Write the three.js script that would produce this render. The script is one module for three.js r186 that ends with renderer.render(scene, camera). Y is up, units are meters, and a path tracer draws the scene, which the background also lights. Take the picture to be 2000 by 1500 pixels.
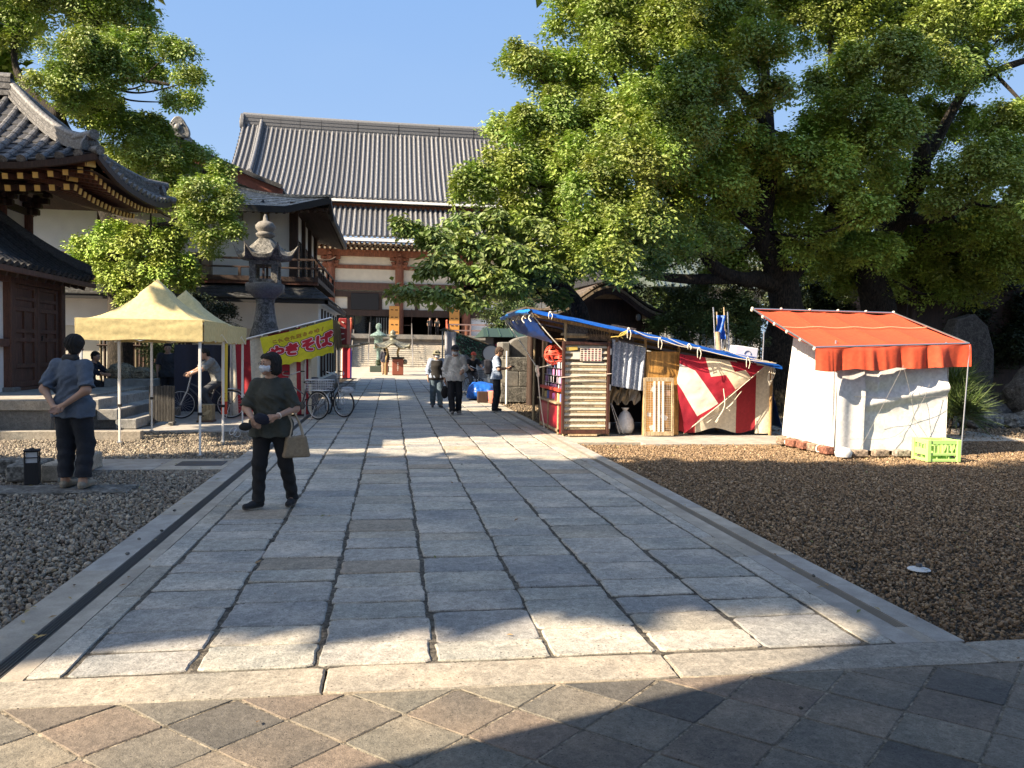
import * as THREE from 'three';
import { mergeGeometries } from 'three/addons/utils/BufferGeometryUtils.js';
import { ImprovedNoise } from 'three/addons/math/ImprovedNoise.js';

const NZ = new ImprovedNoise();
function fbm(x, y, z, o = 4) { let s = 0, a = 0.5; for (let i = 0; i < o; i++) { s += a * NZ.noise(x, y, z); x *= 2.03; y *= 2.03; z *= 2.03; a *= 0.5; } return s; }
// ------------------------------------------------------------------ camera, sky, sun
const scene = new THREE.Scene();
const camera = new THREE.PerspectiveCamera(51.08, 4 / 3, 0.05, 600);
camera.position.set(0, 1.65, 0);
{ // looking 8.62 degrees right of the path, 2.41 degrees down, held 0.92 degrees anticlockwise
  const yaw = -8.6156 * Math.PI / 180, pitch = -2.4145 * Math.PI / 180;
  camera.rotation.set(pitch, yaw, 0.016, 'YXZ');
}
const SUN = { az: 70.6, el: 36 };                       // shadows run 70.6 degrees right of the path direction
const sunFrom = (() => { const e = SUN.el * Math.PI / 180, a = SUN.az * Math.PI / 180;
  return new THREE.Vector3(-Math.sin(a) * Math.cos(e), Math.sin(e), Math.cos(a) * Math.cos(e)); })();
const sun = new THREE.DirectionalLight(new THREE.Color(1, 0.83, 0.61), 5);
sun.position.copy(sunFrom).multiplyScalar(120); sun.target.position.set(0, 0, 0);
sun.castShadow = true; sun.shadow.mapSize.set(4096, 4096);
Object.assign(sun.shadow.camera, { left: -70, right: 70, top: 70, bottom: -70, near: 1, far: 320 });
scene.add(sun, sun.target);
{ // clear late-afternoon sky: deep overhead, pale at the horizon, brighter round the sun
  const W = 512, H = 256, d = new Float32Array(W * H * 4), v = new THREE.Vector3();
  for (let j = 0; j < H; j++) for (let i = 0; i < W; i++) {
    const el = ((j + 0.5) / H - 0.5) * Math.PI, az = ((i + 0.5) / W - 0.5) * 2 * Math.PI;
    v.set(Math.cos(el) * Math.cos(az), Math.sin(el), Math.cos(el) * Math.sin(az));
    const wisp = v.y > 0 ? 1 + .10 * Math.max(0, fbm(v.x * 2.2 + 5, v.y * 7, v.z * 2.2, 4)) : 1; const t = Math.max(0, v.y), h = Math.exp(-t * 3.4), g = Math.max(0, v.dot(sunFrom));
    const glow = 0.5 * Math.pow(g, 3) + 0.5 * Math.pow(g, 8) + 1.1 * Math.pow(g, 40);
    const k = (j * W + i) * 4, dn = v.y < 0 ? Math.exp(v.y * 6) : 1;
    d[k] = (0.062 + 0.150 * h + glow * 0.62) * dn * wisp * wisp; d[k + 1] = (0.135 + 0.142 * h + glow * 0.55) * dn * wisp; d[k + 2] = (0.288 + 0.056 * h + glow * 0.42) * dn; d[k + 3] = 1;
  }
  const t = new THREE.DataTexture(d, W, H, THREE.RGBAFormat, THREE.FloatType);
  t.mapping = THREE.EquirectangularReflectionMapping; t.minFilter = t.magFilter = THREE.LinearFilter; t.colorSpace = THREE.LinearSRGBColorSpace; t.needsUpdate = true;
  scene.background = t; scene.environment = t;
}
const renderer = new THREE.WebGLRenderer({ antialias: true });
renderer.toneMapping = THREE.LinearToneMapping; renderer.toneMappingExposure = 3.0;
renderer.shadowMap.enabled = true;

// ------------------------------------------------------------------ helpers
const PI = Math.PI, V = (x, y, z) => new THREE.Vector3(x, y, z);
function rng(a) { return () => { a |= 0; a = a + 0x6D2B79F5 | 0; let t = Math.imul(a ^ a >>> 15, 1 | a); t = t + Math.imul(t ^ t >>> 7, 61 | t) ^ t; return ((t ^ t >>> 14) >>> 0) / 4294967296; }; }
let R = rng(7);
const rnd = (a, b) => a + (b - a) * R(), pick = (a) => a[Math.floor(R() * a.length)], clamp = (x, a, b) => Math.min(b, Math.max(a, x)), lerp = (a, b, t) => a + (b - a) * t;
const smooth = (a, b, x) => { const t = clamp((x - a) / (b - a), 0, 1); return t * t * (3 - 2 * t); };
// tileable value noise for textures
function tileNoise(N, period, seed) {
  const r = rng(seed), g = new Float32Array(period * period); for (let i = 0; i < g.length; i++) g[i] = r();
  const o = new Float32Array(N * N);
  for (let y = 0; y < N; y++) for (let x = 0; x < N; x++) {
    const fx = x / N * period, fy = y / N * period, x0 = Math.floor(fx), y0 = Math.floor(fy); let tx = fx - x0, ty = fy - y0;
    tx = tx * tx * (3 - 2 * tx); ty = ty * ty * (3 - 2 * ty);
    const a = g[y0 % period * period + x0 % period], b = g[y0 % period * period + (x0 + 1) % period], c = g[(y0 + 1) % period * period + x0 % period], e = g[(y0 + 1) % period * period + (x0 + 1) % period];
    o[y * N + x] = a + (b - a) * tx + (c - a) * ty + (a - b - c + e) * tx * ty;
  }
  return o;
}
function tex(N, fn, srgb = true) {   // fn(i, x, y) -> [r,g,b] 0..1 (display values when srgb)
  const d = new Uint8Array(N * N * 4);
  for (let i = 0; i < N * N; i++) { const c = fn(i, i % N, Math.floor(i / N)); for (let k = 0; k < 3; k++) d[i * 4 + k] = clamp(Math.round(c[k] * 255), 0, 255); d[i * 4 + 3] = 255; }
  const t = new THREE.DataTexture(d, N, N, THREE.RGBAFormat); t.wrapS = t.wrapT = THREE.RepeatWrapping; t.magFilter = THREE.LinearFilter; t.minFilter = THREE.LinearMipmapLinearFilter; t.generateMipmaps = true;
  if (srgb) t.colorSpace = THREE.SRGBColorSpace; t.needsUpdate = true; return t;
}
const _rep = new Map();
const rep = (t, m) => { const k = t.id + ':' + m; if (_rep.has(k)) return _rep.get(k); const c = t.clone(); c.repeat.set(1 / m, 1 / m); c.needsUpdate = true; _rep.set(k, c); return c; };
const N1 = 512, nz = { a: tileNoise(N1, 4, 1), b: tileNoise(N1, 13, 2), c: tileNoise(N1, 37, 3), d: tileNoise(N1, 101, 4), e: tileNoise(N1, 256, 5), f: tileNoise(N1, 61, 6) };
const T = {};
{ // granite: speckled, with pits and faint blotches
  const px = rng(11), pit = new Float32Array(N1 * N1);
  for (let k = 0; k < 260; k++) { const x = px() * N1, y = px() * N1, w = 1 + px() * 2.6, h = 0.6 + px() * 1.4, s = 0.25 + px() * 0.5; for (let j = -3; j <= 3; j++) for (let i = -7; i <= 7; i++) if ((i / w) ** 2 + (j / h) ** 2 < 1) pit[((y + j + N1 | 0) % N1) * N1 + ((x + i + N1 | 0) % N1)] = s; }
  T.granite = tex(N1, (i) => { const v = 0.80 + 0.16 * (nz.a[i] - 0.5) + 0.14 * (nz.b[i] - 0.5) + 0.12 * (nz.c[i] - 0.5) + 0.12 * (nz.d[i] - 0.5) + 0.20 * (nz.e[i] - 0.5) - pit[i] * (0.4 + nz.c[i]) * 0.8 - 0.07 * smooth(0.66, 0.74, nz.b[i] + 0.14 * (nz.d[i] - 0.5)); return [v + 0.03 * (nz.a[i] - 0.5), v, v - 0.03 * (nz.a[i] - 0.5)]; });
  T.graniteBump = tex(N1, (i) => { const v = 0.6 + 0.25 * (nz.c[i] - 0.5) + 0.3 * (nz.d[i] - 0.5) + 0.3 * (nz.e[i] - 0.5) - pit[i] * 0.6; return [v, v, v]; }, false);
  T.plain = tex(N1, (i) => { const v = 0.86 + 0.10 * (nz.a[i] - 0.5) + 0.12 * (nz.b[i] - 0.5) + 0.08 * (nz.c[i] - 0.5) + 0.08 * (nz.e[i] - 0.5); return [v, v, v]; });
  T.smooth = tex(N1, (i) => { const v = 0.93 + 0.06 * (nz.a[i] - 0.5) + 0.04 * (nz.b[i] - 0.5) + 0.03 * (nz.e[i] - 0.5); return [v, v, v]; });
  T.plainBump = tex(N1, (i) => { const v = 0.5 + 0.4 * (nz.c[i] - 0.5) + 0.3 * (nz.d[i] - 0.5) + 0.3 * (nz.e[i] - 0.5); return [v, v, v]; }, false);
  T.rough = tex(N1, (i) => { const v = 0.72 + 0.30 * (nz.b[i] - 0.5) + 0.36 * (nz.c[i] - 0.5) + 0.34 * (nz.f[i] - 0.5) + 0.2 * (nz.e[i] - 0.5); return [v, v, v]; });
  // wood: long grain along v
  const gw = tileNoise(N1, 96, 21), gw2 = tileNoise(N1, 24, 22);
  T.wood = tex(N1, (i, x, y) => { const yy = Math.floor(y / 14), q = (yy % N1) * N1 + x; const v = 0.76 + 0.26 * (gw[(yy * N1 + x) % (N1 * N1)] - 0.5) + 0.2 * (gw2[q % (N1 * N1)] - 0.5) + 0.12 * (nz.c[i] - 0.5) + 0.08 * (nz.e[i] - 0.5); return [v, v * 0.985, v * 0.97]; });
  T.gravel = tex(N1, (i) => { const v = 0.55 + 0.55 * (nz.d[i] - 0.5) + 0.5 * (nz.f[i] - 0.5) + 0.3 * (nz.e[i] - 0.5); return [v, v * 0.95, v * 0.88]; });
  T.cloth = tex(N1, (i, x, y) => { const w = ((x + y) & 1) * 0.03 + (x % 3 === 0 ? 0.02 : 0); const v = 0.88 + w + 0.10 * (nz.b[i] - 0.5) + 0.06 * (nz.c[i] - 0.5) + 0.07 * (nz.e[i] - 0.5); return [v, v, v]; });
  T.bark = tex(N1, (i, x, y) => { const q = Math.floor(y / 5) * N1 + x; const v = 0.5 + 0.6 * (nz.f[q] - 0.5) + 0.5 * (nz.d[i] - 0.5) + 0.3 * (nz.b[i] - 0.5); return [v, v, v]; });
}
function M(r, g, b, o = {}) {   // linear colours
  const { map, rep: m = 1.5, bump, bs = 0.003, phys, ...q } = o;
  const p = { color: new THREE.Color().setRGB(r, g, b), roughness: 0.85, ...q };
  if (map) p.map = rep(map, m);
  if (bump) { p.bumpMap = rep(bump, m); p.bumpScale = bs; }
  return phys ? new THREE.MeshPhysicalMaterial(p) : new THREE.MeshStandardMaterial(p);
}
const _tc = {}; // one texture clone per repeat
const S = {
  granite: [0, 1, 2, 3, 4, 5, 6, 7].map((k) => { const c = [[.65, .605, .53], [.57, .54, .485], [.665, .615, .52], [.475, .465, .44], [.58, .525, .43], [.69, .645, .56], [.58, .555, .485], [.54, .455, .35]][k]; return new THREE.MeshStandardMaterial({ color: new THREE.Color().setRGB(...c), roughness: 0.82, map: _tc.g || (_tc.g = rep(T.granite, 1.1)), bumpMap: _tc.gb || (_tc.gb = rep(T.graniteBump, 1.1)), bumpScale: 0.004 }); }),
  slab: [0, 1, 2].map((k) => new THREE.MeshStandardMaterial({ color: new THREE.Color().setRGB(...[[.50, .45, .375], [.54, .48, .39], [.47, .43, .36]][k]), roughness: 0.85, map: _tc.g, bumpMap: _tc.gb, bumpScale: 0.0025 })),
  tile: [0, 1, 2, 3, 4, 5].map((k) => new THREE.MeshStandardMaterial({ color: new THREE.Color().setRGB(...[[.285, .245, .195], [.255, .23, .19], [.295, .235, .185], [.15, .14, .125], [.30, .27, .215], [.245, .205, .165]][k]), roughness: 0.8, map: _tc.r || (_tc.r = rep(T.granite, 0.8)), bumpMap: _tc.pb || (_tc.pb = rep(T.plainBump, 0.5)), bumpScale: 0.003 })),
  concrete: M(.46, .43, .385, { map: T.plain, rep: 1.7, bump: T.plainBump, bs: .003 }),
  concreteWarm: M(.52, .46, .375, { map: T.plain, rep: 1.9, bump: T.plainBump, bs: .003 }),
  grout: M(.17, .15, .12, { map: T.rough, rep: .9, bump: T.plainBump, bs: .01, roughness: .95 }),
  ground: M(.30, .25, .185, { map: T.gravel, rep: .8, bump: T.gravel, bs: .02, roughness: .95 }),
  soil: M(.12, .095, .07, { map: T.rough, rep: 1.5, bump: T.plainBump, bs: .02, roughness: .97 }),
  plaza: M(.50, .45, .37, { map: T.plain, rep: 4 }),
  metalDark: M(.075, .075, .08, { roughness: .5, metalness: .5 }),
  plaster: M(.88, .88, .87, { map: T.smooth, rep: 3.2 }),
  plasterCream: M(.74, .69, .57, { map: T.smooth, rep: 3.2 }),
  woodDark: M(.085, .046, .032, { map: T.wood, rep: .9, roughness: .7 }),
  woodDoor: M(.19, .088, .058, { map: T.wood, rep: .8, roughness: .65 }),
  woodRed: M(.20, .075, .045, { map: T.wood, rep: 1.5, roughness: .7 }),
  woodRaw: M(.66, .42, .19, { map: T.wood, rep: .6, roughness: .75 }),
  woodPale: M(.80, .62, .38, { map: T.wood, rep: .6, roughness: .75 }),
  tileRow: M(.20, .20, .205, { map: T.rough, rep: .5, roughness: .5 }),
  tileFlat: M(.075, .075, .082, { map: T.rough, rep: .5, roughness: .6 }),  // darkened so shade between the tile rows is in the colour
  tileTop: M(.33, .33, .335, { map: T.rough, rep: .7, roughness: .5 }),  // paled so the sun highlight on the tile rows is in the colour
  tileDark: M(.055, .057, .062, { map: T.rough, rep: .5, roughness: .6 }),
  woodTemple: M(.40, .155, .09, { map: T.wood, rep: 1.5, roughness: .7 }),
  gold: M(.80, .52, .16, { roughness: .5, metalness: .35 }),
  stoneDark: M(.25, .24, .215, { map: T.rough, rep: 1.1, bump: T.graniteBump, bs: .01 }),
  stoneMid: M(.27, .26, .24, { map: T.granite, rep: 1.2, bump: T.graniteBump, bs: .006 }),
  white: M(.80, .79, .77, { map: T.cloth, rep: .5, roughness: .8 }),
  whiteMetal: M(.78, .77, .74, { roughness: .35, metalness: .1 }),
  steel: M(.55, .55, .56, { roughness: .3, metalness: .85 }),
  rubber: M(.02, .02, .022, { roughness: .8 }),
  black: M(.014, .014, .016, { roughness: .75 }),
  rope: M(.72, .67, .56, { roughness: .9 }),
  bark: M(.105, .08, .055, { map: T.bark, rep: .8, bump: T.bark, bs: .03, roughness: .95 }),
  skin: M(.40, .235, .16, { roughness: .6 }),
  hair: M(.010, .008, .007, { roughness: .85 }),
};
// geometry plumbing: everything is non-indexed with metre uv
const M4 = () => new THREE.Matrix4();
function xf(x = 0, y = 0, z = 0, rx = 0, ry = 0, rz = 0, s = 1) { return M4().compose(V(x, y, z), new THREE.Quaternion().setFromEuler(new THREE.Euler(rx, ry, rz, 'YXZ')), typeof s === 'number' ? V(s, s, s) : s); }
function boxUV(g, off = 0) {
  const p = g.attributes.position, n = p.count, uv = new Float32Array(n * 2), a = V(), b = V(), c = V();
  for (let i = 0; i < n; i += 3) {
    a.fromBufferAttribute(p, i); b.fromBufferAttribute(p, i + 1); c.fromBufferAttribute(p, i + 2);
    const e = b.clone().sub(a).cross(c.clone().sub(a)), ax = Math.abs(e.x), ay = Math.abs(e.y), az = Math.abs(e.z);
    [a, b, c].forEach((q, k) => { const j = (i + k) * 2; if (ay >= ax && ay >= az) { uv[j] = q.x; uv[j + 1] = q.z; } else if (ax >= az) { uv[j] = q.z; uv[j + 1] = q.y; } else { uv[j] = q.x; uv[j + 1] = q.y; } uv[j] += off; uv[j + 1] += off * 1.7; });
  }
  g.setAttribute('uv', new THREE.BufferAttribute(uv, 2)); return g;
}
function norm(g) { let q = g.index ? g.toNonIndexed() : g; for (const k of Object.keys(q.attributes)) if (!['position', 'normal', 'uv'].includes(k)) q.deleteAttribute(k); if (!q.attributes.normal) q.computeVertexNormals(); if (!q.attributes.uv) boxUV(q); q.morphAttributes = {}; q.clearGroups && q.clearGroups(); return q; }
function polys(verts, faces) { // flat-shaded polygon soup; faces are index lists
  const p = []; for (const f of faces) for (let i = 1; i + 1 < f.length; i++) for (const k of [f[0], f[i], f[i + 1]]) p.push(verts[k].x, verts[k].y, verts[k].z);
  const g = new THREE.BufferGeometry(); g.setAttribute('position', new THREE.BufferAttribute(new Float32Array(p), 3)); g.computeVertexNormals(); return boxUV(g);
}
function chamfer(w, h, d, c) { // box with chamfered edges, 44 triangles
  const hs = [w / 2, h / 2, d / 2], vs = [], id = {};
  for (const sx of [-1, 1]) for (const sy of [-1, 1]) for (const sz of [-1, 1]) for (let a = 0; a < 3; a++) { const s = [sx, sy, sz], q = s.map((k, i) => k * (i === a ? hs[i] : hs[i] - c)); id[[sx, sy, sz, a]] = vs.length; vs.push(V(...q)); }
  const fs = [], S1 = [-1, 1], K = (s, a) => id[[s[0], s[1], s[2], a]];
  for (let a = 0; a < 3; a++) { const b = (a + 1) % 3, e = (a + 2) % 3; for (const sa of S1) { const f = [[-1, -1], [1, -1], [1, 1], [-1, 1]].map(([p, q]) => { const s = []; s[a] = sa; s[b] = p; s[e] = q; return K(s, a); }); fs.push(sa > 0 ? f : f.reverse()); } 
    for (const sb of S1) for (const se of S1) { const lo = [], hi = []; lo[a] = -1; hi[a] = 1; lo[b] = hi[b] = sb; lo[e] = hi[e] = se; const f = [K(lo, b), K(hi, b), K(hi, e), K(lo, e)]; fs.push(sb * se > 0 ? f.reverse() : f); } }
  for (const sx of S1) for (const sy of S1) for (const sz of S1) { const s = [sx, sy, sz], f = [K(s, 0), K(s, 1), K(s, 2)]; fs.push(sx * sy * sz > 0 ? f : f.reverse()); }
  return polys(vs, fs);
}
class MB {
  constructor() { this.g = []; }
  add(g, m, keepUV) { g = norm(g).clone(); if (m) g.applyMatrix4(m); if (!keepUV) boxUV(g, this.off || 0); this.g.push(g); return this; }
  box(x, y, z, w, h, d, o = {}) { return this.add(o.c ? chamfer(w, h, d, o.c) : new THREE.BoxGeometry(w, h, d), xf(x, y, z, o.rx, o.ry, o.rz)); }
  span(x0, x1, y0, y1, z0, z1, c) { return this.box((x0 + x1) / 2, (y0 + y1) / 2, (z0 + z1) / 2, Math.abs(x1 - x0), Math.abs(y1 - y0), Math.abs(z1 - z0), { c }); }
  bar(p, q, r, r2 = r, n = 8) { const d = q.clone().sub(p), L = d.length(); const g = new THREE.CylinderGeometry(r2, r, L, n); return this.add(g, M4().compose(p.clone().add(q).multiplyScalar(.5), new THREE.Quaternion().setFromUnitVectors(V(0, 1, 0), d.normalize()), V(1, 1, 1))); }
  beam(p, q, w, h, up = V(0, 1, 0)) { const d = q.clone().sub(p), L = d.length(); d.normalize(); const x = V().crossVectors(up, d).normalize(), y = V().crossVectors(d, x); return this.add(new THREE.BoxGeometry(w, h, L), M4().makeBasis(x, y, d).setPosition(p.clone().add(q).multiplyScalar(.5))); }
  tube(pts, r, n = 6, seg) { return this.add(new THREE.TubeGeometry(new THREE.CatmullRomCurve3(pts), seg || pts.length * 4, r, n, false)); }
  lathe(prof, x, y, z, n = 20, o = {}) { return this.add(new THREE.LatheGeometry(prof.map(([a, b]) => new THREE.Vector2(a, b)), n, o.ph || 0), xf(x, y, z, o.rx, o.ry, o.rz)); }
  sph(x, y, z, r, sx = 1, sy = 1, sz = 1, n = 12) { return this.add(new THREE.SphereGeometry(r, n, Math.max(6, n >> 1)), xf(x, y, z, 0, 0, 0, V(sx, sy, sz))); }
  geo() { return this.g.length === 1 ? this.g[0] : mergeGeometries(this.g); }
  mesh(name, mat, parent) { return mesh(name, this.geo(), mat, parent); }
}
const used = {}, _cnt = new WeakMap();
function uname(n) { const k = used[n] = (used[n] || 0) + 1; return k === 1 ? n : n + '_' + String(k - 1).padStart(3, '0'); }
function mesh(name, g, mat, parent) { const m = new THREE.Mesh(g, mat); m.name = parent ? name : uname(name); m.castShadow = m.receiveShadow = true; (parent || scene).add(m); if (parent) { const k = _cnt.get(parent) || _cnt.set(parent, {}).get(parent); k[name] = (k[name] || 0) + 1; if (k[name] > 1) m.name = name + '_' + String(k[name] - 1).padStart(3, '0'); } return m; }
function thing(name, label, category, pos = [0, 0, 0], ry = 0, group) { const o = new THREE.Group(); o.name = uname(name); o.position.set(...pos); o.rotation.y = ry; o.userData = { label, category }; if (group) o.userData.group = group; scene.add(o); return o; }
function tag(o, label, category, group, kind) { o.userData.label = label; if (category) o.userData.category = category; if (group) o.userData.group = group; if (kind) o.userData.kind = kind; return o; }
function structG(name) { const o = new THREE.Group(); o.name = uname(name); o.userData = { kind: 'structure' }; scene.add(o); return o; }
const mb = () => new MB();
// a sheet of cloth or board over (u,v) in 0..1 with real thickness; uv in metres or 0..1
function sheet(fn, nu, nv, th = 0.004, uvs) {
  const P = [], Q = []; for (let j = 0; j <= nv; j++) for (let i = 0; i <= nu; i++) P.push(fn(i / nu, j / nv));
  const at = (i, j) => P[j * (nu + 1) + i];
  for (let j = 0; j <= nv; j++) for (let i = 0; i <= nu; i++) { const a = at(Math.min(i + 1, nu), j).clone().sub(at(Math.max(i - 1, 0), j)), b = at(i, Math.min(j + 1, nv)).clone().sub(at(i, Math.max(j - 1, 0))); Q.push(a.cross(b).normalize()); }
  const pos = [], nor = [], uv = [], sx = uvs ? uvs[0] : 1, sy = uvs ? uvs[1] : 1;
  const put = (i, j, s) => { const k = j * (nu + 1) + i, p = P[k], n = Q[k]; pos.push(p.x + n.x * s * th / 2, p.y + n.y * s * th / 2, p.z + n.z * s * th / 2); nor.push(n.x * s, n.y * s, n.z * s); uv.push(i / nu * sx, j / nv * sy); };
  for (let j = 0; j < nv; j++) for (let i = 0; i < nu; i++) for (const s of [1, -1]) { const q = s > 0 ? [[0, 0], [1, 0], [1, 1], [0, 0], [1, 1], [0, 1]] : [[0, 0], [1, 1], [1, 0], [0, 0], [0, 1], [1, 1]]; for (const [a, b] of q) put(i + a, j + b, s); }
  const edge = (i0, j0, i1, j1) => { for (const [i, j, s] of [[i0, j0, 1], [i0, j0, -1], [i1, j1, 1], [i1, j1, 1], [i0, j0, -1], [i1, j1, -1]]) put(i, j, s); };
  for (let i = 0; i < nu; i++) { edge(i, 0, i + 1, 0); edge(i + 1, nv, i, nv); } for (let j = 0; j < nv; j++) { edge(0, j + 1, 0, j); edge(nu, j, nu, j + 1); }
  const g = new THREE.BufferGeometry(); g.setAttribute('position', new THREE.BufferAttribute(new Float32Array(pos), 3)); g.setAttribute('normal', new THREE.BufferAttribute(new Float32Array(nor), 3)); g.setAttribute('uv', new THREE.BufferAttribute(new Float32Array(uv), 2)); return g;
}
// a canvas print
function print(w, h, draw) { const c = document.createElement('canvas'); c.width = w; c.height = h; const x = c.getContext('2d'); draw(x, w, h); const t = new THREE.CanvasTexture(c); t.colorSpace = THREE.SRGBColorSpace; t.magFilter = THREE.LinearFilter; return t; }
// ------------------------------------------------------------------ ground
mb().span(-300, 300, -.5, -.075, -420, 60).mesh('ground', S.ground).userData.kind = 'structure';
mb().span(-60, 60, -.074, -.004, -71.5, -44.4).mesh('plaza', S.plaza).userData.kind = 'structure';
// outline of a worn slab, extruded with a small chamfer
function slabGeo(poly, y0, y1, c) { // poly: [x,z] list, counter-clockwise seen from above is not required
  const n = poly.length; let cx = 0, cz = 0, A = 0; for (let i = 0; i < n; i++) { const a = poly[i], b = poly[(i + 1) % n]; A += a[0] * b[1] - b[0] * a[1]; cx += a[0] / n; cz += a[1] / n; }
  if (A > 0) poly = poly.slice().reverse();
  const inn = poly.map(([x, z]) => { const dx = cx - x, dz = cz - z, l = Math.hypot(dx, dz) || 1; return [x + dx / l * c * 1.3, z + dz / l * c * 1.3]; });
  const vs = [], fs = []; poly.forEach(([x, z]) => vs.push(V(x, y0, z))); poly.forEach(([x, z]) => vs.push(V(x, y1 - c, z))); inn.forEach(([x, z]) => vs.push(V(x, y1, z))); vs.push(V(cx, y1, cz));
  for (let i = 0; i < n; i++) { const j = (i + 1) % n; fs.push([i, j, n + j, n + i], [n + i, n + j, 2 * n + j, 2 * n + i], [2 * n + i, 2 * n + j, 3 * n]); }
  return polys(vs, fs);
}
function wornRect(x0, x1, z0, z1, j, steps = 3) { // irregular quadrilateral outline
  const o = [], c = [[x0, z0], [x1, z0], [x1, z1], [x0, z1]].map(([x, z]) => [x + rnd(-j, j), z + rnd(-j, j)]);
  for (let k = 0; k < 4; k++) { const a = c[k], b = c[(k + 1) % 4], e = rnd(.06, .1); const ts = [e * .6]; for (let s = 1; s < steps; s++) ts.push(s / steps + rnd(-.06, .06)); ts.push(1 - e * .6); for (const t of ts) { const w = (t < .12 || t > .88) ? 0.2 : 1; o.push([lerp(a[0], b[0], t) + rnd(-j, j) * .8 * w, lerp(a[1], b[1], t) + rnd(-j, j) * .8 * w]); } }
  return o;
}
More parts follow.
